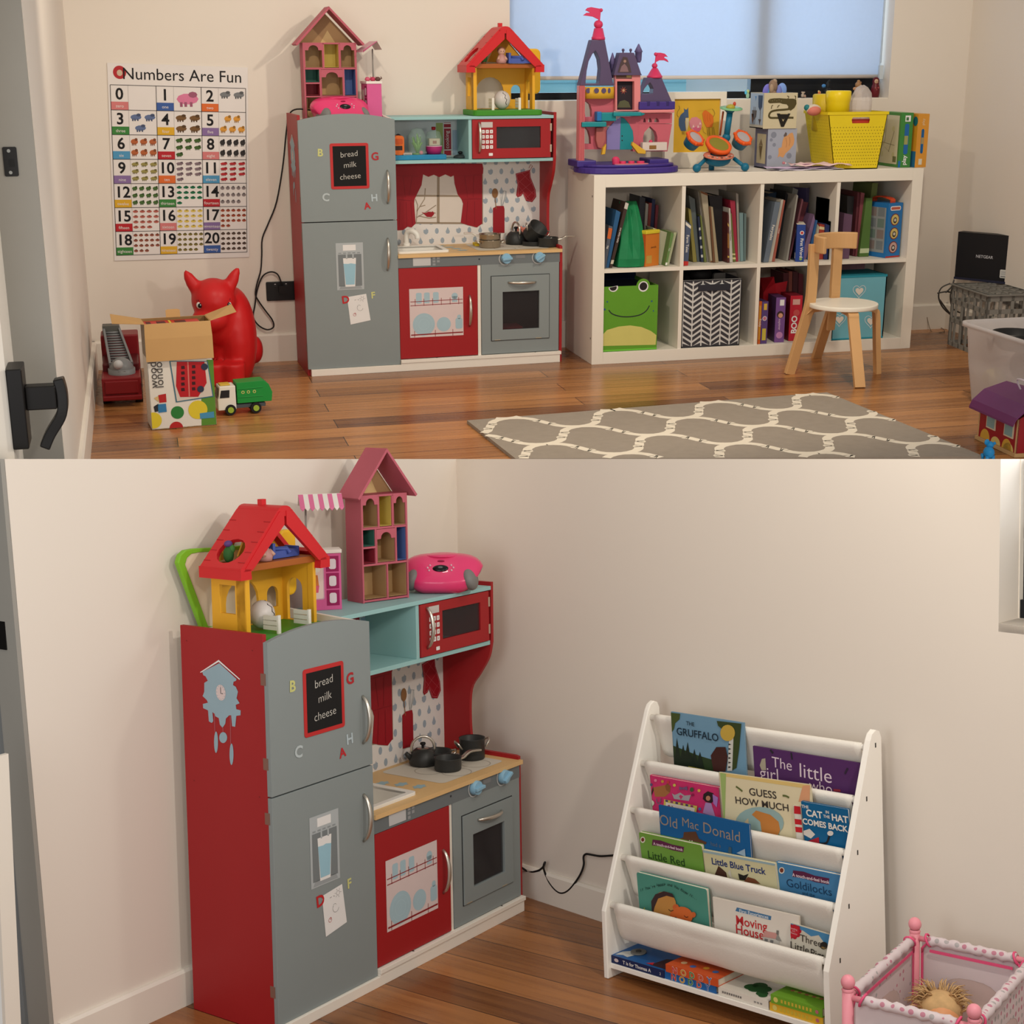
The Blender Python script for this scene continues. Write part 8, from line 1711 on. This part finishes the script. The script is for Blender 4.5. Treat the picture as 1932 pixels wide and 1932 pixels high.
class Book:
    """a picture book leaning in a pocket; f = close-up map, tl/tr = its top corners there"""
    def __init__(s, label, pocket, f, tl, tr, cover, thick=.006, fwd=0., depth=.03, page=True, roll=True, rnd_=0.):
        (ya, za), (yb2, zb2) = RODS[pocket], RODS[pocket+1]
        p0, p1 = Vector((yb2+.036-fwd*.8, zb2)), Vector((ya-.0135-thick-fwd, za)); d = (p1-p0).normalized(); s.d, s.p0, s.f = d, p0-d*depth, f
        s.off = 0.
        a, b = s.raw(*f(*tl)), s.raw(*f(*tr)); s.x0, s.h = a[0], a[1]; s.w = min(math.hypot(b[0]-a[0], b[1]-a[1]), RWD-.0195-a[0]); s.ang = math.atan2(b[1]-a[1], b[0]-a[0]) if roll else 0
        # frame of the book: origin at the lower end of its left edge
        loc = MS@Vector((s.x0, s.p0.x, s.p0.y)); lean = math.atan2(-d.x, d.y)
        Rl = Matrix.Rotation(lean, 4, 'X')
        o = thing('picture_book', label, 'book', (0, 0, 0), 0, 'picture books in the white rack'); M_ = Matrix.Translation(loc)@Euler((0, -tilt, SYAW)).to_matrix().to_4x4()@Rl@Matrix.Rotation(-s.ang, 4, 'Y')
        o.matrix_world = M_; o.location = M_.to_translation(); o.rotation_euler = M_.to_euler(); s.o = o; s.Mi = np.array(M_.inverted())
        s.k = 0; s.m = Mesh(); w, h = s.w, s.h; s.c = pc(cover, .38) if isinstance(cover, tuple) else cover
        out = rrect(0, w, 0, h, rnd_) if rnd_ else rect(0, w, 0, h)
        s.m.prism(out, 0, .0012, s.c); s.m.prism(out, thick-.0012, thick, s.c); s.m.box(-.0005, .001, 0, thick, 0, h, s.c) if not rnd_ else None
        if page: pg_ = Mesh(); pg_.box(.001, w-.0015, .0012, thick-.0012, .002, h-.002, pages); pg_.build('pages', o)
    def raw(s, u, v):
        r = MSi[:3, :3]@(RB.T@np.array([(u-966)/F, (v-966)/F, 1])); o = MSi@np.append(CB, 1)
        # plane through p0 along d (in y,z), containing x
        n = np.array([0, s.d.y, -s.d.x]); t = (np.array([0, s.p0.x, s.p0.y])@n-o[:3]@n)/(r@n); q = o[:3]+t*r
        return q[0], (q[1]-s.p0.x)*s.d.x+(q[2]-s.p0.y)*s.d.y
    def loc(s, u, v):
        q = s.f(u, v); r = s.Mi[:3, :3]@(RB.T@np.array([(q[0]-966)/F, (q[1]-966)/F, 1])); o = s.Mi@np.append(CB, 1); t = -o[1]/r[1]; p = o[:3]+t*r; return (p[0], p[2])
    def poly(s, pts, c, px=True):
        s.k += 1; P = [s.loc(*p) if px else p for p in pts]; P = [(min(max(a, .0002), s.w-.0002), min(max(b, .0002), s.h-.0002)) for a, b in P]; s.m.poly([(a, -.0002-.00018*s.k, b) for a, b in P], pc(c, .45)); return s
    def blob(s, u, v, ru, rv, c, n=20, a0=0., a1=2*PI):
        return s.poly([(u+ru*math.cos(a0+(a1-a0)*i/n), v+rv*math.sin(a0+(a1-a0)*i/n)) for i in range(n)], c)
    def line(s, pts, w, c):
        s.k += 1; P = [s.loc(*p) for p in pts]; P = [tuple(q[:2]) for q in spline([(a, b, 0) for a, b in P], 3)]; s.m.line([(min(max(a, .001), s.w-.001), min(max(b, .0005), s.h-.001)) for a, b in P], w, pc(c, .5), -.0002-.00018*s.k); return s
    def text(s, t, u, v, size, c, rot=0., bold=.0, align='CENTER', sx=1.):
        s.k += 1; p = s.loc(u, v); s.m.text(t, (p[0], -.0002-.00018*s.k, p[1]), (math.cos(rot), 0, math.sin(rot)), (-math.sin(rot), 0, math.cos(rot)), size, pc(c, .5), align=align, bold=bold, sx=sx); return s
    def done(s): s.m.build('cover', s.o); return s.o
# pocket 1
B_ = Book('picture book The Gruffalo with a forest cover, top left in the white rack', 0, X1, (508, 160), (1025, 240), (112, 152, 178), .005)
B_.poly([(470, 600), (480, 430), (520, 400), (700, 470), (800, 500), (860, 600)], (44, 62, 34))
for u, v, h in ((510, 345, 190), (555, 345, 190), (600, 395, 160), (632, 375, 190), (680, 425, 150), (720, 445, 130), (495, 400, 130), (655, 455, 110)): B_.poly([(u, v), (u+34, v+h), (u-34, v+h)], (28, 40, 28))
B_.poly([(505, 165), (580, 175), (575, 215), (545, 240), (535, 285), (498, 300)], (70, 84, 40)); B_.poly([(840, 225), (1015, 245), (1000, 420), (980, 560), (940, 580), (930, 330), (850, 260)], (56, 70, 36))
B_.poly([(930, 330), (960, 330), (950, 580), (915, 580)], (206, 204, 196))
for i in range(6): B_.poly([(925, 385+32*i), (945, 392+32*i), (925, 400+32*i)], (50, 46, 42))
B_.blob(920, 310, 52, 58, (196, 164, 70)); B_.poly([(800, 470), (840, 410), (905, 410), (920, 480), (905, 585), (820, 580)], (66, 34, 30)); B_.poly([(640, 545), (760, 570), (650, 560)], (180, 170, 60))
B_.text('THE', 655, 258, .0155, (22, 44, 58), -.02, .01); B_.text('GRUFFALO', 706, 345, .0295, (20, 44, 60), -.0, .01); B_.done()
B_ = Book('purple picture book The little girl, top right in the white rack', 0, X2, (113, 103), (888, 228), (82, 44, 96), .006)
B_.text('The', 322, 265, .041, (226, 206, 216), -.03, -.004); B_.text('little', 560, 345, .054, (226, 206, 216), -.03, -.004, sx=1.05); B_.text('girl', 235, 345, .05, (226, 206, 216), 0, -.004); B_.text('who', 600, 430, .04, (226, 206, 216), -.02, -.004)
B_.poly([(178, 275), (165, 240), (180, 195), (205, 190), (210, 275)], (170, 160, 140)); B_.line([(240, 130), (260, 155)], .006, (40, 40, 44)); B_.line([(388, 150), (395, 200)], .004, (40, 40, 44)); B_.line([(770, 300), (790, 260)], .005, (48, 34, 56)); B_.line([(690, 415), (740, 420)], .006, (150, 50, 60)); B_.done()
# pocket 2
B_ = Book('pink Treasure Hunt board book with pony and crown, left in the second row', 1, X1, (362, 612), (850, 700), (206, 50, 108), .010)
B_.poly([(385, 700), (480, 680), (505, 735), (470, 765), (400, 765)], (166, 108, 62)); B_.poly([(470, 690), (485, 670), (512, 690), (505, 735), (480, 720)], (140, 88, 52)); B_.poly([(360, 735), (385, 690), (390, 720), (375, 760)], (60, 36, 30))
B_.poly([(520, 740), (540, 752), (580, 735), (610, 756), (655, 752), (640, 795), (535, 780)], (170, 164, 168)); B_.poly([(570, 760), (582, 750), (600, 762), (584, 785)], (206, 60, 110))
B_.poly([(745, 745), (775, 725), (815, 740), (820, 790), (800, 810), (760, 800), (740, 780)], (46, 32, 34)); B_.blob(778, 775, 16, 18, (190, 130, 100)); B_.poly([(760, 805), (800, 810), (830, 905), (740, 880)], (176, 140, 190)); B_.poly([(810, 745), (850, 770), (840, 840), (815, 810)], (170, 120, 190))
for u, v, c in ((405, 648, (226, 130, 160)), (455, 655, (200, 150, 60)), (540, 682, (206, 196, 90)), (715, 720, (226, 180, 80)), (720, 850, (80, 110, 170)), (375, 678, (90, 80, 120)), (495, 660, (200, 60, 70)), (670, 750, (150, 30, 80))): B_.blob(u, v, 11, 11, c, 8)
B_.poly([(575, 690), (600, 698), (632, 688), (635, 720), (605, 710), (575, 715)], (120, 80, 120)); B_.blob(665, 712, 14, 16, (70, 90, 60)); B_.blob(375, 808, 24, 22, (206, 210, 190)); B_.poly([(375, 785), (385, 830), (362, 830)], (70, 130, 70)); B_.line([(415, 775), (420, 805), (440, 805), (445, 772)], .003, (110, 90, 120))
B_.poly([(470, 780), (705, 828), (695, 895), (465, 850)], (206, 190, 90)); 
for i in range(6): B_.poly([(480+36*i, 783+7.4*i), (498+36*i, 787+7.4*i), (497+36*i, 800+7.4*i), (479+36*i, 796+7.4*i)], (140, 50, 110) if i % 2 else (70, 60, 110))
B_.poly([(485, 800), (690, 842), (684, 900), (480, 860)], (232, 224, 214)); B_.text('Treasure Hunt', 592, 858, .0112, (70, 50, 70), 0, .01); B_.blob(506, 828, 9, 9, (160, 80, 110)); B_.done()
B_ = Book('cream picture book Guess How Much in the middle of the second row', 1, X2, (-118, 292), (532, 382), (224, 212, 176), .006, fwd=.011)
B_.poly([(-118, 292), (532, 382), (523, 410), (-80, 320)], (222, 192, 120)); B_.poly([(-118, 292), (-75, 300), (-140, 720), (-170, 715)], (160, 184, 110)); B_.poly([(470, 385), (532, 382), (520, 500), (440, 498)], (220, 160, 120))
B_.text('GUESS', 187, 465, .028, (66, 60, 54), 0, .012, sx=1.1); B_.text('HOW MUCH', 180, 538, .0265, (66, 60, 54), 0, .012, sx=1.12)
for s_, u in ((1, 18), (-1, 352)): B_.line([(u-22*s_, 390 if s_ > 0 else 470), (u, 405 if s_ > 0 else 458), (u+24*s_, 425 if s_ > 0 else 455)], .005, (96, 106, 56))
B_.blob(165, 650, 172, 115, (150, 178, 176)); B_.poly([(20, 740), (60, 700), (300, 720), (320, 760), (150, 750)], (130, 160, 130)); B_.poly([(185, 740), (170, 640), (110, 590), (140, 560), (240, 590), (300, 640), (312, 700), (290, 748), (240, 740)], (198, 130, 64)); B_.poly([(60, 640), (85, 615), (92, 690), (70, 690)], (206, 186, 150)); B_.done()
B_ = Book('blue picture book The Cat in the Hat Comes Back, right in the second row', 1, X2, (458, 497), (860, 568), (10, 96, 144), .008, fwd=.0225)
B_.text('THE', 487, 545, .0115, (226, 222, 214), 0, .02); B_.text('CAT', 552, 608, .0245, (230, 226, 218), 0, .03); B_.text('IN', 645, 583, .0105, (226, 222, 214), 0, .02); B_.text('THE', 640, 614, .0105, (226, 222, 214), 0, .02); B_.text('HAT', 735, 640, .024, (230, 226, 218), 0, .03); B_.text('COMES BACK', 628, 684, .0215, (230, 226, 218), 0, .03)
B_.poly([(500, 780), (585, 750), (590, 800), (510, 800)], (170, 34, 50)); B_.poly([(450, 700), (520, 690), (560, 730), (530, 760), (470, 730)], (214, 208, 200)); B_.line([(590, 795), (640, 790), (660, 740)], .005, (30, 30, 34)); B_.blob(668, 722, 22, 18, (222, 216, 208)); B_.done()
m = Mesh()
Bs = Book('red and white striped book edge behind the Cat in the Hat book', 1, X2, (412, 528), (462, 535), (222, 216, 204), .004, fwd=.018)
for v in (528, 620, 675): Bs.poly([(408, v), (470, v+8), (466, v+62 if v < 600 else v+44), (400, v+54 if v < 600 else v+36)], (196, 34, 44))
Bs.done()
# pocket 3
B_ = Book('blue picture book Old MacDonald had a, standing highest in the third row', 2, X1, (418, 822), (1092, 978) if False else (1060, 962), (18, 92, 150), .006)
B_.f = X3
for i, (t, u, v, sz) in enumerate((('Old', 496, 72, .042), ('Mac', 650, 84, .036), ('Donald', 872, 150, .0425))): B_.text(t, u, v, sz, (150, 136, 126), -.04, .0)
B_.text('had a', 832, 215, .016, (96, 110, 126), 0, 0); B_.poly([(555, 165), (600, 150), (605, 112), (690, 108), (712, 160), (768, 185), (760, 200), (640, 170), (570, 180)], (92, 60, 42)); B_.poly([(605, 172), (720, 190), (735, 260), (610, 230)], (26, 24, 24)); B_.blob(647, 176, 5, 7, (226, 220, 210), 10); B_.blob(664, 178, 5, 7, (226, 220, 210), 10); B_.poly([(925, 215), (945, 220), (945, 265), (920, 255)], (60, 90, 110)); B_.poly([(980, 260), (1040, 230), (1045, 285)], (150, 176, 196)); B_.done()
B_ = Book('green touch-and-feel board book Little Red Riding Hood, left in third row', 2, X3, (282, 112), (728, 208), (112, 158, 64), .012, fwd=.0105, rnd_=.006)
B_.blob(312, 167, 17, 22, (224, 218, 204)); B_.blob(312, 166, 11, 14, (120, 56, 40)); B_.poly([(382, 165), (440, 172), (520, 200), (606, 218), (600, 256), (520, 240), (440, 212), (378, 206)], (96, 36, 74)); B_.text('A touch-and-feel book', 492, 224, .0112, (226, 206, 214), 0, .02); B_.text('Little Red', 482, 325, .032, (36, 66, 30), 0, 0, sx=1.05); B_.text('Riding Hood', 470, 388, .032, (36, 66, 30), 0, 0, sx=1.05); B_.done()
B_ = Book('cream picture book Little Blue Truck, middle of the third row', 2, X3, (742, 240), (1254, 338), (206, 200, 160), .009, fwd=.0115)
B_.poly([(742, 240), (1254, 338), (1250, 352), (738, 256)], (150, 176, 184)); B_.text('Little Blue Truck', 990, 376, .0255, (34, 54, 110), 0, .02, sx=1.0)
B_.poly([(820, 425), (850, 352), (872, 370), (905, 400), (915, 445), (850, 432)], (74, 46, 36)); B_.poly([(915, 400), (935, 378), (945, 430), (985, 450), (945, 452)], (206, 200, 184)); B_.poly([(990, 405), (1030, 420), (1065, 408), (1040, 455), (1000, 450)], (34, 30, 28)); B_.poly([(1030, 465), (1060, 430), (1110, 445), (1150, 480)], (120, 70, 46)); B_.done()
B_ = Book('light blue touch-and-feel book Goldilocks, right in the third row', 2, X4, (312, 112), (850, 222), (70, 130, 176), .012)
B_.blob(357, 177, 22, 26, (224, 218, 204)); B_.blob(357, 176, 15, 18, (120, 56, 40)); B_.poly([(448, 176), (530, 186), (620, 218), (735, 240), (728, 288), (620, 268), (530, 238), (442, 226)], (92, 36, 70)); B_.text('A touch-and-feel book', 588, 252, .012, (226, 206, 214), 0, .02); B_.text('Goldilocks', 575, 340, .0305, (28, 62, 96), 0, 0, sx=1.04); B_.text('and the', 572, 376, .0125, (28, 62, 96)); B_.text('Three Bears', 560, 427, .026, (28, 62, 96), 0, 0, sx=1.05); B_.done()
# pocket 4
B_ = Book('teal picture book If You are Happy and You Know It, left in bottom row', 3, X3, (265, 396), (762, 520), (78, 146, 130), .012, rnd_=.006)
for i, ch in enumerate("If You're Happy and You Know It..."):
    t = i/33; u = 300+400*t; v = 535-55*math.sin(PI*min(1, t*1.25)*.62)+130*max(0, t-.42)**1.25*1.6
    if ch != ' ': B_.text(ch, u, v, .0115, (24, 60, 54), .12-.75*t, .01)
B_.blob(470, 630, 88, 100, (196, 140, 72)); B_.poly([(385, 665), (380, 600), (410, 550), (470, 528), (530, 545), (545, 575), (490, 560), (430, 580), (405, 640), (395, 680)], (62, 44, 46)); B_.blob(555, 640, 22, 20, (206, 100, 50)); B_.blob(680, 695, 18, 20, (206, 100, 50)); B_.blob(595, 705, 82, 68, (214, 108, 52)); B_.blob(555, 718, 10, 8, (60, 34, 30)); B_.line([(615, 700), (630, 712), (645, 708)], .0022, (90, 44, 30)); B_.line([(505, 655), (520, 668), (540, 662)], .0022, (80, 50, 34)); B_.poly([(320, 670), (335, 640), (345, 680)], (170, 170, 60)); B_.done()
B_ = Book('white picture book Moving House, middle of the bottom row', 3, X3, (812, 576), (1440, 745) if False else (1425, 712), (226, 218, 206), .006)
B_.f = X4
B_.poly([(2, 470), (275, 540), (270, 572), (-10, 498)], (70, 118, 158)); B_.text('First Experiences', 136, 536, .0132, (206, 214, 220), 0, .02); B_.text('Moving', 118, 630, .034, (196, 44, 50), 0, .012); B_.text('House', 105, 699, .034, (196, 44, 50), 0, .012)
B_.poly([(225, 655), (325, 675), (310, 720), (205, 700)], (206, 150, 142)); B_.poly([(325, 675), (358, 740), (310, 725)], (150, 146, 140)); B_.poly([(210, 705), (310, 722), (340, 740), (335, 790), (205, 770)], (206, 202, 194)); B_.poly([(318, 650), (336, 654), (334, 690), (316, 680)], (120, 116, 110)); B_.poly([(225, 715), (250, 720), (248, 745), (223, 740)], (130, 130, 130)); B_.poly([(270, 725), (295, 730), (292, 755), (268, 750)], (130, 130, 130)); B_.done()
B_ = Book('Three Little Pigs picture book at the right end of the bottom row', 3, X4, (418, 592), (748, 690), (206, 200, 184), .006, fwd=.007)
B_.poly([(418, 592), (748, 690), (735, 790), (690, 745), (650, 690), (590, 700), (520, 650), (470, 680), (410, 640)], (72, 134, 178)); 
for a_ in range(9): B_.blob(455+42*math.cos(a_*.7), 660+46*math.sin(a_*.7), 17, 17, (186, 32, 48), 10)
B_.blob(455, 660, 46, 46, (190, 34, 50)); B_.text('Reading', 455, 645, .0068, (226, 190, 190)); B_.text('with', 455, 661, .0055, (226, 190, 190)); B_.text('Phonics', 455, 680, .0068, (226, 190, 190)); B_.text('Three', 592, 760, .026, (50, 44, 40), 0, 0); B_.text('Little', 503, 814, .0275, (50, 44, 40)); B_.text('Pigs', 645, 868, .0275, (50, 44, 40)); B_.blob(695, 770, 30, 30, (36, 32, 30)); B_.text('ABC', 695, 795, .007, (196, 160, 90)); B_.done()
# lying books on the bottom board
X6 = lambda u, v: (1130+u*.41209, 1770+v*.41209)
def lying(label, u0, u1, z0, h, y0, d, cover, spine, deco=None, name='picture_book', cat='book'):
    a, b = SL(*X6(u0, 200), y0), SL(*X6(u1, 200), y0); w = b[0]-a[0]; m = Mesh(); c, s = pc(cover, .4), pc(spine, .45)
    m.box(0, w, .002, d, 0, .0015, c); m.box(0, w, .002, d, h-.0015, h, c); m.box(0, w, 0, .002, 0, h, s); m.box(.002, w-.002, .002, d-.002, .0015, h-.0015, pages)
    if deco: deco(m, w, h, d)
    o = m.build(name, None, label, cat, 'books lying under the slings'); q = MS@Vector((a[0], y0, z0)); o.location = q; o.rotation_euler = (0, -tilt, SYAW); return o
def topdeco(m, pts, c, h, dz=.0004): m.poly([(a, b, h+dz) for a, b in pts], pc(c, .45))
zb3 = .0426
def d1(m, w, h, d):
    m.text('T is for Thomas A', (w*.5, -.0006, h*.28), (1, 0, 0), (0, 0, 1), .0135, paper, bold=.02); m.disc((w*.12, -.0006, h*.5), .008, pc((206, 190, 190)), n=16, ry=.005); m.text('2', (w*.93, -.0006, h*.3), (1, 0, 0), (0, 0, 1), .01, paper)
    topdeco(m, [(.01, .01), (.03, .02), (.05, .015), (.06, .05), (.03, .06), (.012, .04)], (206, 208, 204), h); topdeco(m, [(w*.7, .01), (w*.98, .01), (w*.98, .09), (w*.75, .07)], (60, 34, 40), h); topdeco(m, [(w*.62, .012), (w*.74, .012), (w*.7, .03)], (196, 40, 50), h, .0008)
lying('blue book T is for Thomas lying at the left under the slings', 56, 300, zb3, .021, .016, .15, (36, 96, 160), (26, 40, 84), d1)
q = SL(*X6(178, 118), .07); o = Mesh().cyl((0, 0, 0), (0, 0, .004), .022, pc((120, 118, 112), .4), n=24).cyl((0, 0, .004), (0, 0, .006), .008, pc((60, 58, 56)), n=14).build('toy_disc', None, 'grey round toy disc lying on the blue book at the left', 'toy'); o.location = MS@Vector((q[0]+.0, .075, zb3+.0218)); o.rotation_euler = (0, -tilt, SYAW)
NOD = [('N', (206, 50, 50)), ('O', (206, 150, 40)), ('D', (60, 130, 70)), ('D', (206, 70, 50)), ('Y', (70, 110, 180))]
def dN(m, w, h, d):
    for i, (ch, c) in enumerate(NOD): m.text(ch, (w*(.18+.165*i), -.0006, h*.12), (1, 0, 0), (0, 0, 1), .0235, pc((232, 222, 206), .5), bold=.05); m.text(ch, (w*(.18+.165*i), -.0011, h*.12), (1, 0, 0), (0, 0, 1), .0235, pc(c, .5), bold=.02)
    for i, (a, b, c) in enumerate(((.2, .3, (226, 200, 150)), (.4, .25, (70, 110, 180)), (.6, .35, (226, 170, 60)), (.8, .3, (70, 120, 190)), (.5, .6, (206, 60, 50)))): m.disc((w*a, d*b, h+.0004), .009, pc(c, .5), 'z', n=10)
lying('blue book lettered NODDY, lower of the two in the rack bottom', 303, 535, zb3, .021, .018, .12, (40, 104, 170), (34, 100, 168), dN); lying('orange book lettered NODDY lying on the blue one in the rack bottom', 308, 545, zb3+.0216, .021, .014, .12, (206, 90, 44), (206, 84, 40), dN)
def d3(m, w, h, d):
    m.text('the very green book', (w*.34, -.0006, h*.3), (1, 0, 0), (0, 0, 1), .007, pc((90, 90, 90))) if False else None
    for i in range(9): m.poly([(a, -.0006, b) for a, b in rect(w*(.08+.045*i), w*(.112+.045*i), h*.35, h*.6)], pc((120, 116, 112)))
    for i in range(3): m.poly([(a, -.0006, b) for a, b in rect(w*(.72+.06*i), w*(.76+.06*i), h*.35, h*.55)], pc((150, 146, 140)))
    for a, b, r in ((.45, .35, .02), (.55, .3, .018), (.65, .4, .022), (.74, .22, .016), (.52, .5, .02), (.8, .15, .012)): m.disc((w*a, d*b, h+.0004+r*.01), r, pc((34, 84, 40), .6), 'z', n=14)
lying('white book with a dark green plant on its cover, rack bottom', 545, 772, zb3, .022, .018, .14, (222, 216, 204), (226, 220, 208), d3)
def d4(m, w, h, d):
    m.disc((w*.1, -.0006, h*.5), .007, pc((222, 206, 110)), n=10); m.disc((w*.9, -.0006, h*.5), .005, pc((196, 110, 120)), n=10)
    for i in range(9): m.disc((w*(.2+.07*i), d*.4, h+.0004), .006, pc((190, 210, 90) if i % 2 else (196, 120, 90)), 'z', n=8); m.poly([(a, -.0006, b) for a, b in rect(w*(.2+.07*i), w*(.24+.07*i), h*.3, h*.7)], pc((206, 180, 60)))
lying('yellow book at the right end of the rack bottom', 778, 1020, zb3, .021, .018, .13, (222, 172, 44), (224, 176, 48), d4); lying('green book lying on the yellow one at the right of the rack bottom', 784, 1018, zb3+.0216, .022, .016, .13, (110, 160, 44), (112, 164, 46), d4)

# ---- doll's crib
CX0, CX1, CY0, CY1, CZ = .362, .773, -1.648, -1.372, .30
crb = thing('doll_crib', 'pink and white dotted doll crib in the lower right corner', 'doll crib', (0, 0, 0)); pkp = mat('crib_pink', (232, 148, 160), .4, var=.03); hpk = mat('crib_hot_pink', (224, 84, 126), .5)
def dotmat():
    m = mat('crib_dots', (226, 212, 214), .85, tl=.2); N = m.node_tree.nodes; L = m.node_tree.links; b = N['Principled BSDF']
    tc = N.new('ShaderNodeTexCoord'); vo = N.new('ShaderNodeTexVoronoi'); vo.inputs['Scale'].default_value = 46; vo.inputs['Randomness'].default_value = .25
    L.new(tc.outputs['Object'], vo.inputs['Vector']); lt = N.new('ShaderNodeMath'); lt.operation = 'LESS_THAN'; lt.inputs[1].default_value = .27; L.new(vo.outputs['Distance'], lt.inputs[0])
    cr_ = N.new('ShaderNodeSeparateColor'); L.new(vo.outputs['Color'], cr_.inputs[0]); gt_ = N.new('ShaderNodeMath'); gt_.operation = 'GREATER_THAN'; gt_.inputs[1].default_value = .6; L.new(cr_.outputs[0], gt_.inputs[0])
    m1 = N.new('ShaderNodeMix'); m1.data_type = 'RGBA'; m1.inputs[6].default_value = (*lin((206, 140, 158)), 1); m1.inputs[7].default_value = (*lin((186, 180, 180)), 1); L.new(gt_.outputs[0], m1.inputs[0])
    m2 = N.new('ShaderNodeMix'); m2.data_type = 'RGBA'; m2.inputs[6].default_value = (*lin((228, 214, 216)), 1); L.new(m1.outputs[2], m2.inputs[7]); L.new(lt.outputs[0], m2.inputs[0]); L.new(m2.outputs[2], b.inputs['Base Color'])
    for n in N:
        if n.type == 'BSDF_TRANSLUCENT': L.new(m2.outputs[2], n.inputs[0])
    return m
dots = dotmat(); net = clear('crib_net', (214, 190, 186), .55, .8)
PST = [(CX0, CY0), (CX1, CY0), (CX1, CY1), (CX0, CY1)]
for x_, y_ in PST:
    m = Mesh(); m.cyl((x_, y_, 0), (x_, y_, CZ+.012), .0125, pkp, n=16); m.lathe([(.0125, CZ+.012), (.014, CZ+.016), (.011, CZ+.02)], pkp, (x_, y_, 0), n=16); m.ell((x_, y_, CZ+.033), (.0155, .0155, .0165), pkp); m.build('post', crb)
    Mesh().cyl((x_, y_, 0), (x_, y_, .075), .0145, dots, n=16).build('post_sleeve', crb) if False else None
for i in range(4):
    a, b = Vector((*PST[i], CZ)), Vector((*PST[(i+1) % 4], CZ)); d = (b-a).normalized(); nrm = Vector((d.y, -d.x, 0)); L_ = (b-a).length
    m = Mesh(); m.cyl(a, b, .0065, pkp, n=12); m.build('rail', crb)
    n = 22; m = Mesh(); P = [a+d*(.035+(L_-.07)*k/n)+Vector((0, 0, .0015*math.sin(k*1.7))) for k in range(n+1)]; m.tube(P, [.0115+.0016*math.sin(k*2.1+i) for k in range(n+1)], dots, n=12); m.build('rail_sleeve', crb)
    # fabric side with a net window
    x = lambda s, z, o=0.: tuple(a+d*s-nrm*(.0)+nrm*o+Vector((0, 0, z-CZ)))
    m = Mesh(); M0 = Matrix(((d.x, nrm.x, 0, a.x), (d.y, nrm.y, 0, a.y), (0, 0, 1, 0), (0, 0, 0, 1))); m.T = M0
    holeplate(m, rect(.018, L_-.018, .02, CZ-.008), [(L_/2+(L_*.27)*abs(math.cos(t*PI/12))**.7*(1 if math.cos(t*PI/12) > 0 else -1), .15+.075*abs(math.sin(t*PI/12))**.7*(1 if math.sin(t*PI/12) > 0 else -1)) for t in range(24)], -.0008, .0008, dots); m.build('fabric_side', crb)
    m = Mesh(); m.T = M0; m.prism([(L_/2+(L_*.28)*abs(math.cos(t*PI/12))**.7*(1 if math.cos(t*PI/12) > 0 else -1), .15+.08*abs(math.sin(t*PI/12))**.7*(1 if math.sin(t*PI/12) > 0 else -1)) for t in range(24)], -.0003, .0003, net); m.build('net_window', crb)
    m = Mesh(); m.T = M0; m.tube([(.04, -.009*1, CZ-.022), (L_-.04, -.009, CZ-.022)], 0, hpk, flat=(.007, .002, (0, 0, 1)))
    for s_ in (.034, L_-.034): m.tube([(s_+.0135*math.cos(t*PI/6)*.45, .0135*math.sin(t*PI/6), CZ+.0135*math.cos(t*PI/6)) for t in range(12)], .0028, hpk, n=6, closed=True)
    for s_ in (.02, L_-.02): m.tube([(s_, -.004, CZ-.02), (s_, -.004, .03)], 0, hpk, flat=(.006, .002, (1, 0, 0)))
    m.tube([(.034, -.007, CZ-.004), (.022, -.006, CZ-.018), (.02, -.004, CZ-.03)], .0028, hpk, n=6); m.tube([(L_-.034, -.007, CZ-.004), (L_-.022, -.006, CZ-.018), (L_-.02, -.004, CZ-.03)], .0028, hpk, n=6); m.build('pink_piping', crb)
m = Mesh(); m.box(CX0, CX1, CY0, CY1, .06, .085, mat('crib_mattress', (226, 206, 210), .9)); m.build('mattress', crb, bevel=.005)
# doll lying inside
q = PB(1560+1210*.19255, 1700+1060*.19255, z=.15); q.y = max(q.y, CY0+.085); q.x = min(q.x, CX1-.085)
dl = thing('baby_doll', 'blond baby doll lying in the dotted doll crib', 'doll', (q.x, q.y, .003), -1.15); sk2 = mat('doll_skin', (226, 160, 110), .5, var=.03); hr = mat('doll_hair', (206, 170, 120), .8, var=.25, scale=60)
m = Mesh(); m.ell((0, 0, .145), (.046, .05, .05), sk2, n=28, k=18); m.ell((-.0, -.03, .125), (.032, .024, .028), sk2); m.ell((-.018, -.045, .148), (.006, .004, .007), pc((30, 24, 26), .3)); m.ell((.018, -.045, .148), (.006, .004, .007), pc((30, 24, 26), .3)); m.ell((0, -.051, .135), (.005, .005, .005), sk2); m.ell((0, .0, .113), (.03, .03, .02), sk2); m.ell((.0, .045, .115), (.045, .06, .03), pc((222, 150, 170), .8)); m.build('doll_body', dl)
m = Mesh(); rnd = random.Random(2)
m.ell((.0, .016, .166), (.052, .05, .042), hr, n=24, k=14)
for i in range(140):
    a_ = rnd.uniform(-.5, PI+.5); b_ = rnd.uniform(.1, 1.45); p = Vector((.05*math.cos(a_)*math.cos(b_*.8), .012+.048*math.sin(a_)*math.cos(b_*.8), .165+.04*math.sin(b_))); e = p+Vector((.028*math.cos(a_)+rnd.uniform(-.01, .01), .028*math.sin(a_)+rnd.uniform(-.01, .01), rnd.uniform(-.015, .02))); m.tube([p, p.lerp(e, .5)+Vector((0, 0, .008)), e], [.002, .0016, .0006], hr, n=4)
m.build('doll_hair', dl)
ROOM = 'A'
# ------------------------------------------------------------------ carry the lower room to its place
for o, r in TOP:
    if r == 'B':
        loc, rot, s = o.location.copy(), o.rotation_euler.to_matrix().to_4x4(), o.scale.copy()
        o.matrix_world = MB_@Matrix.Translation(loc)@rot@Matrix.Diagonal((*s, 1))
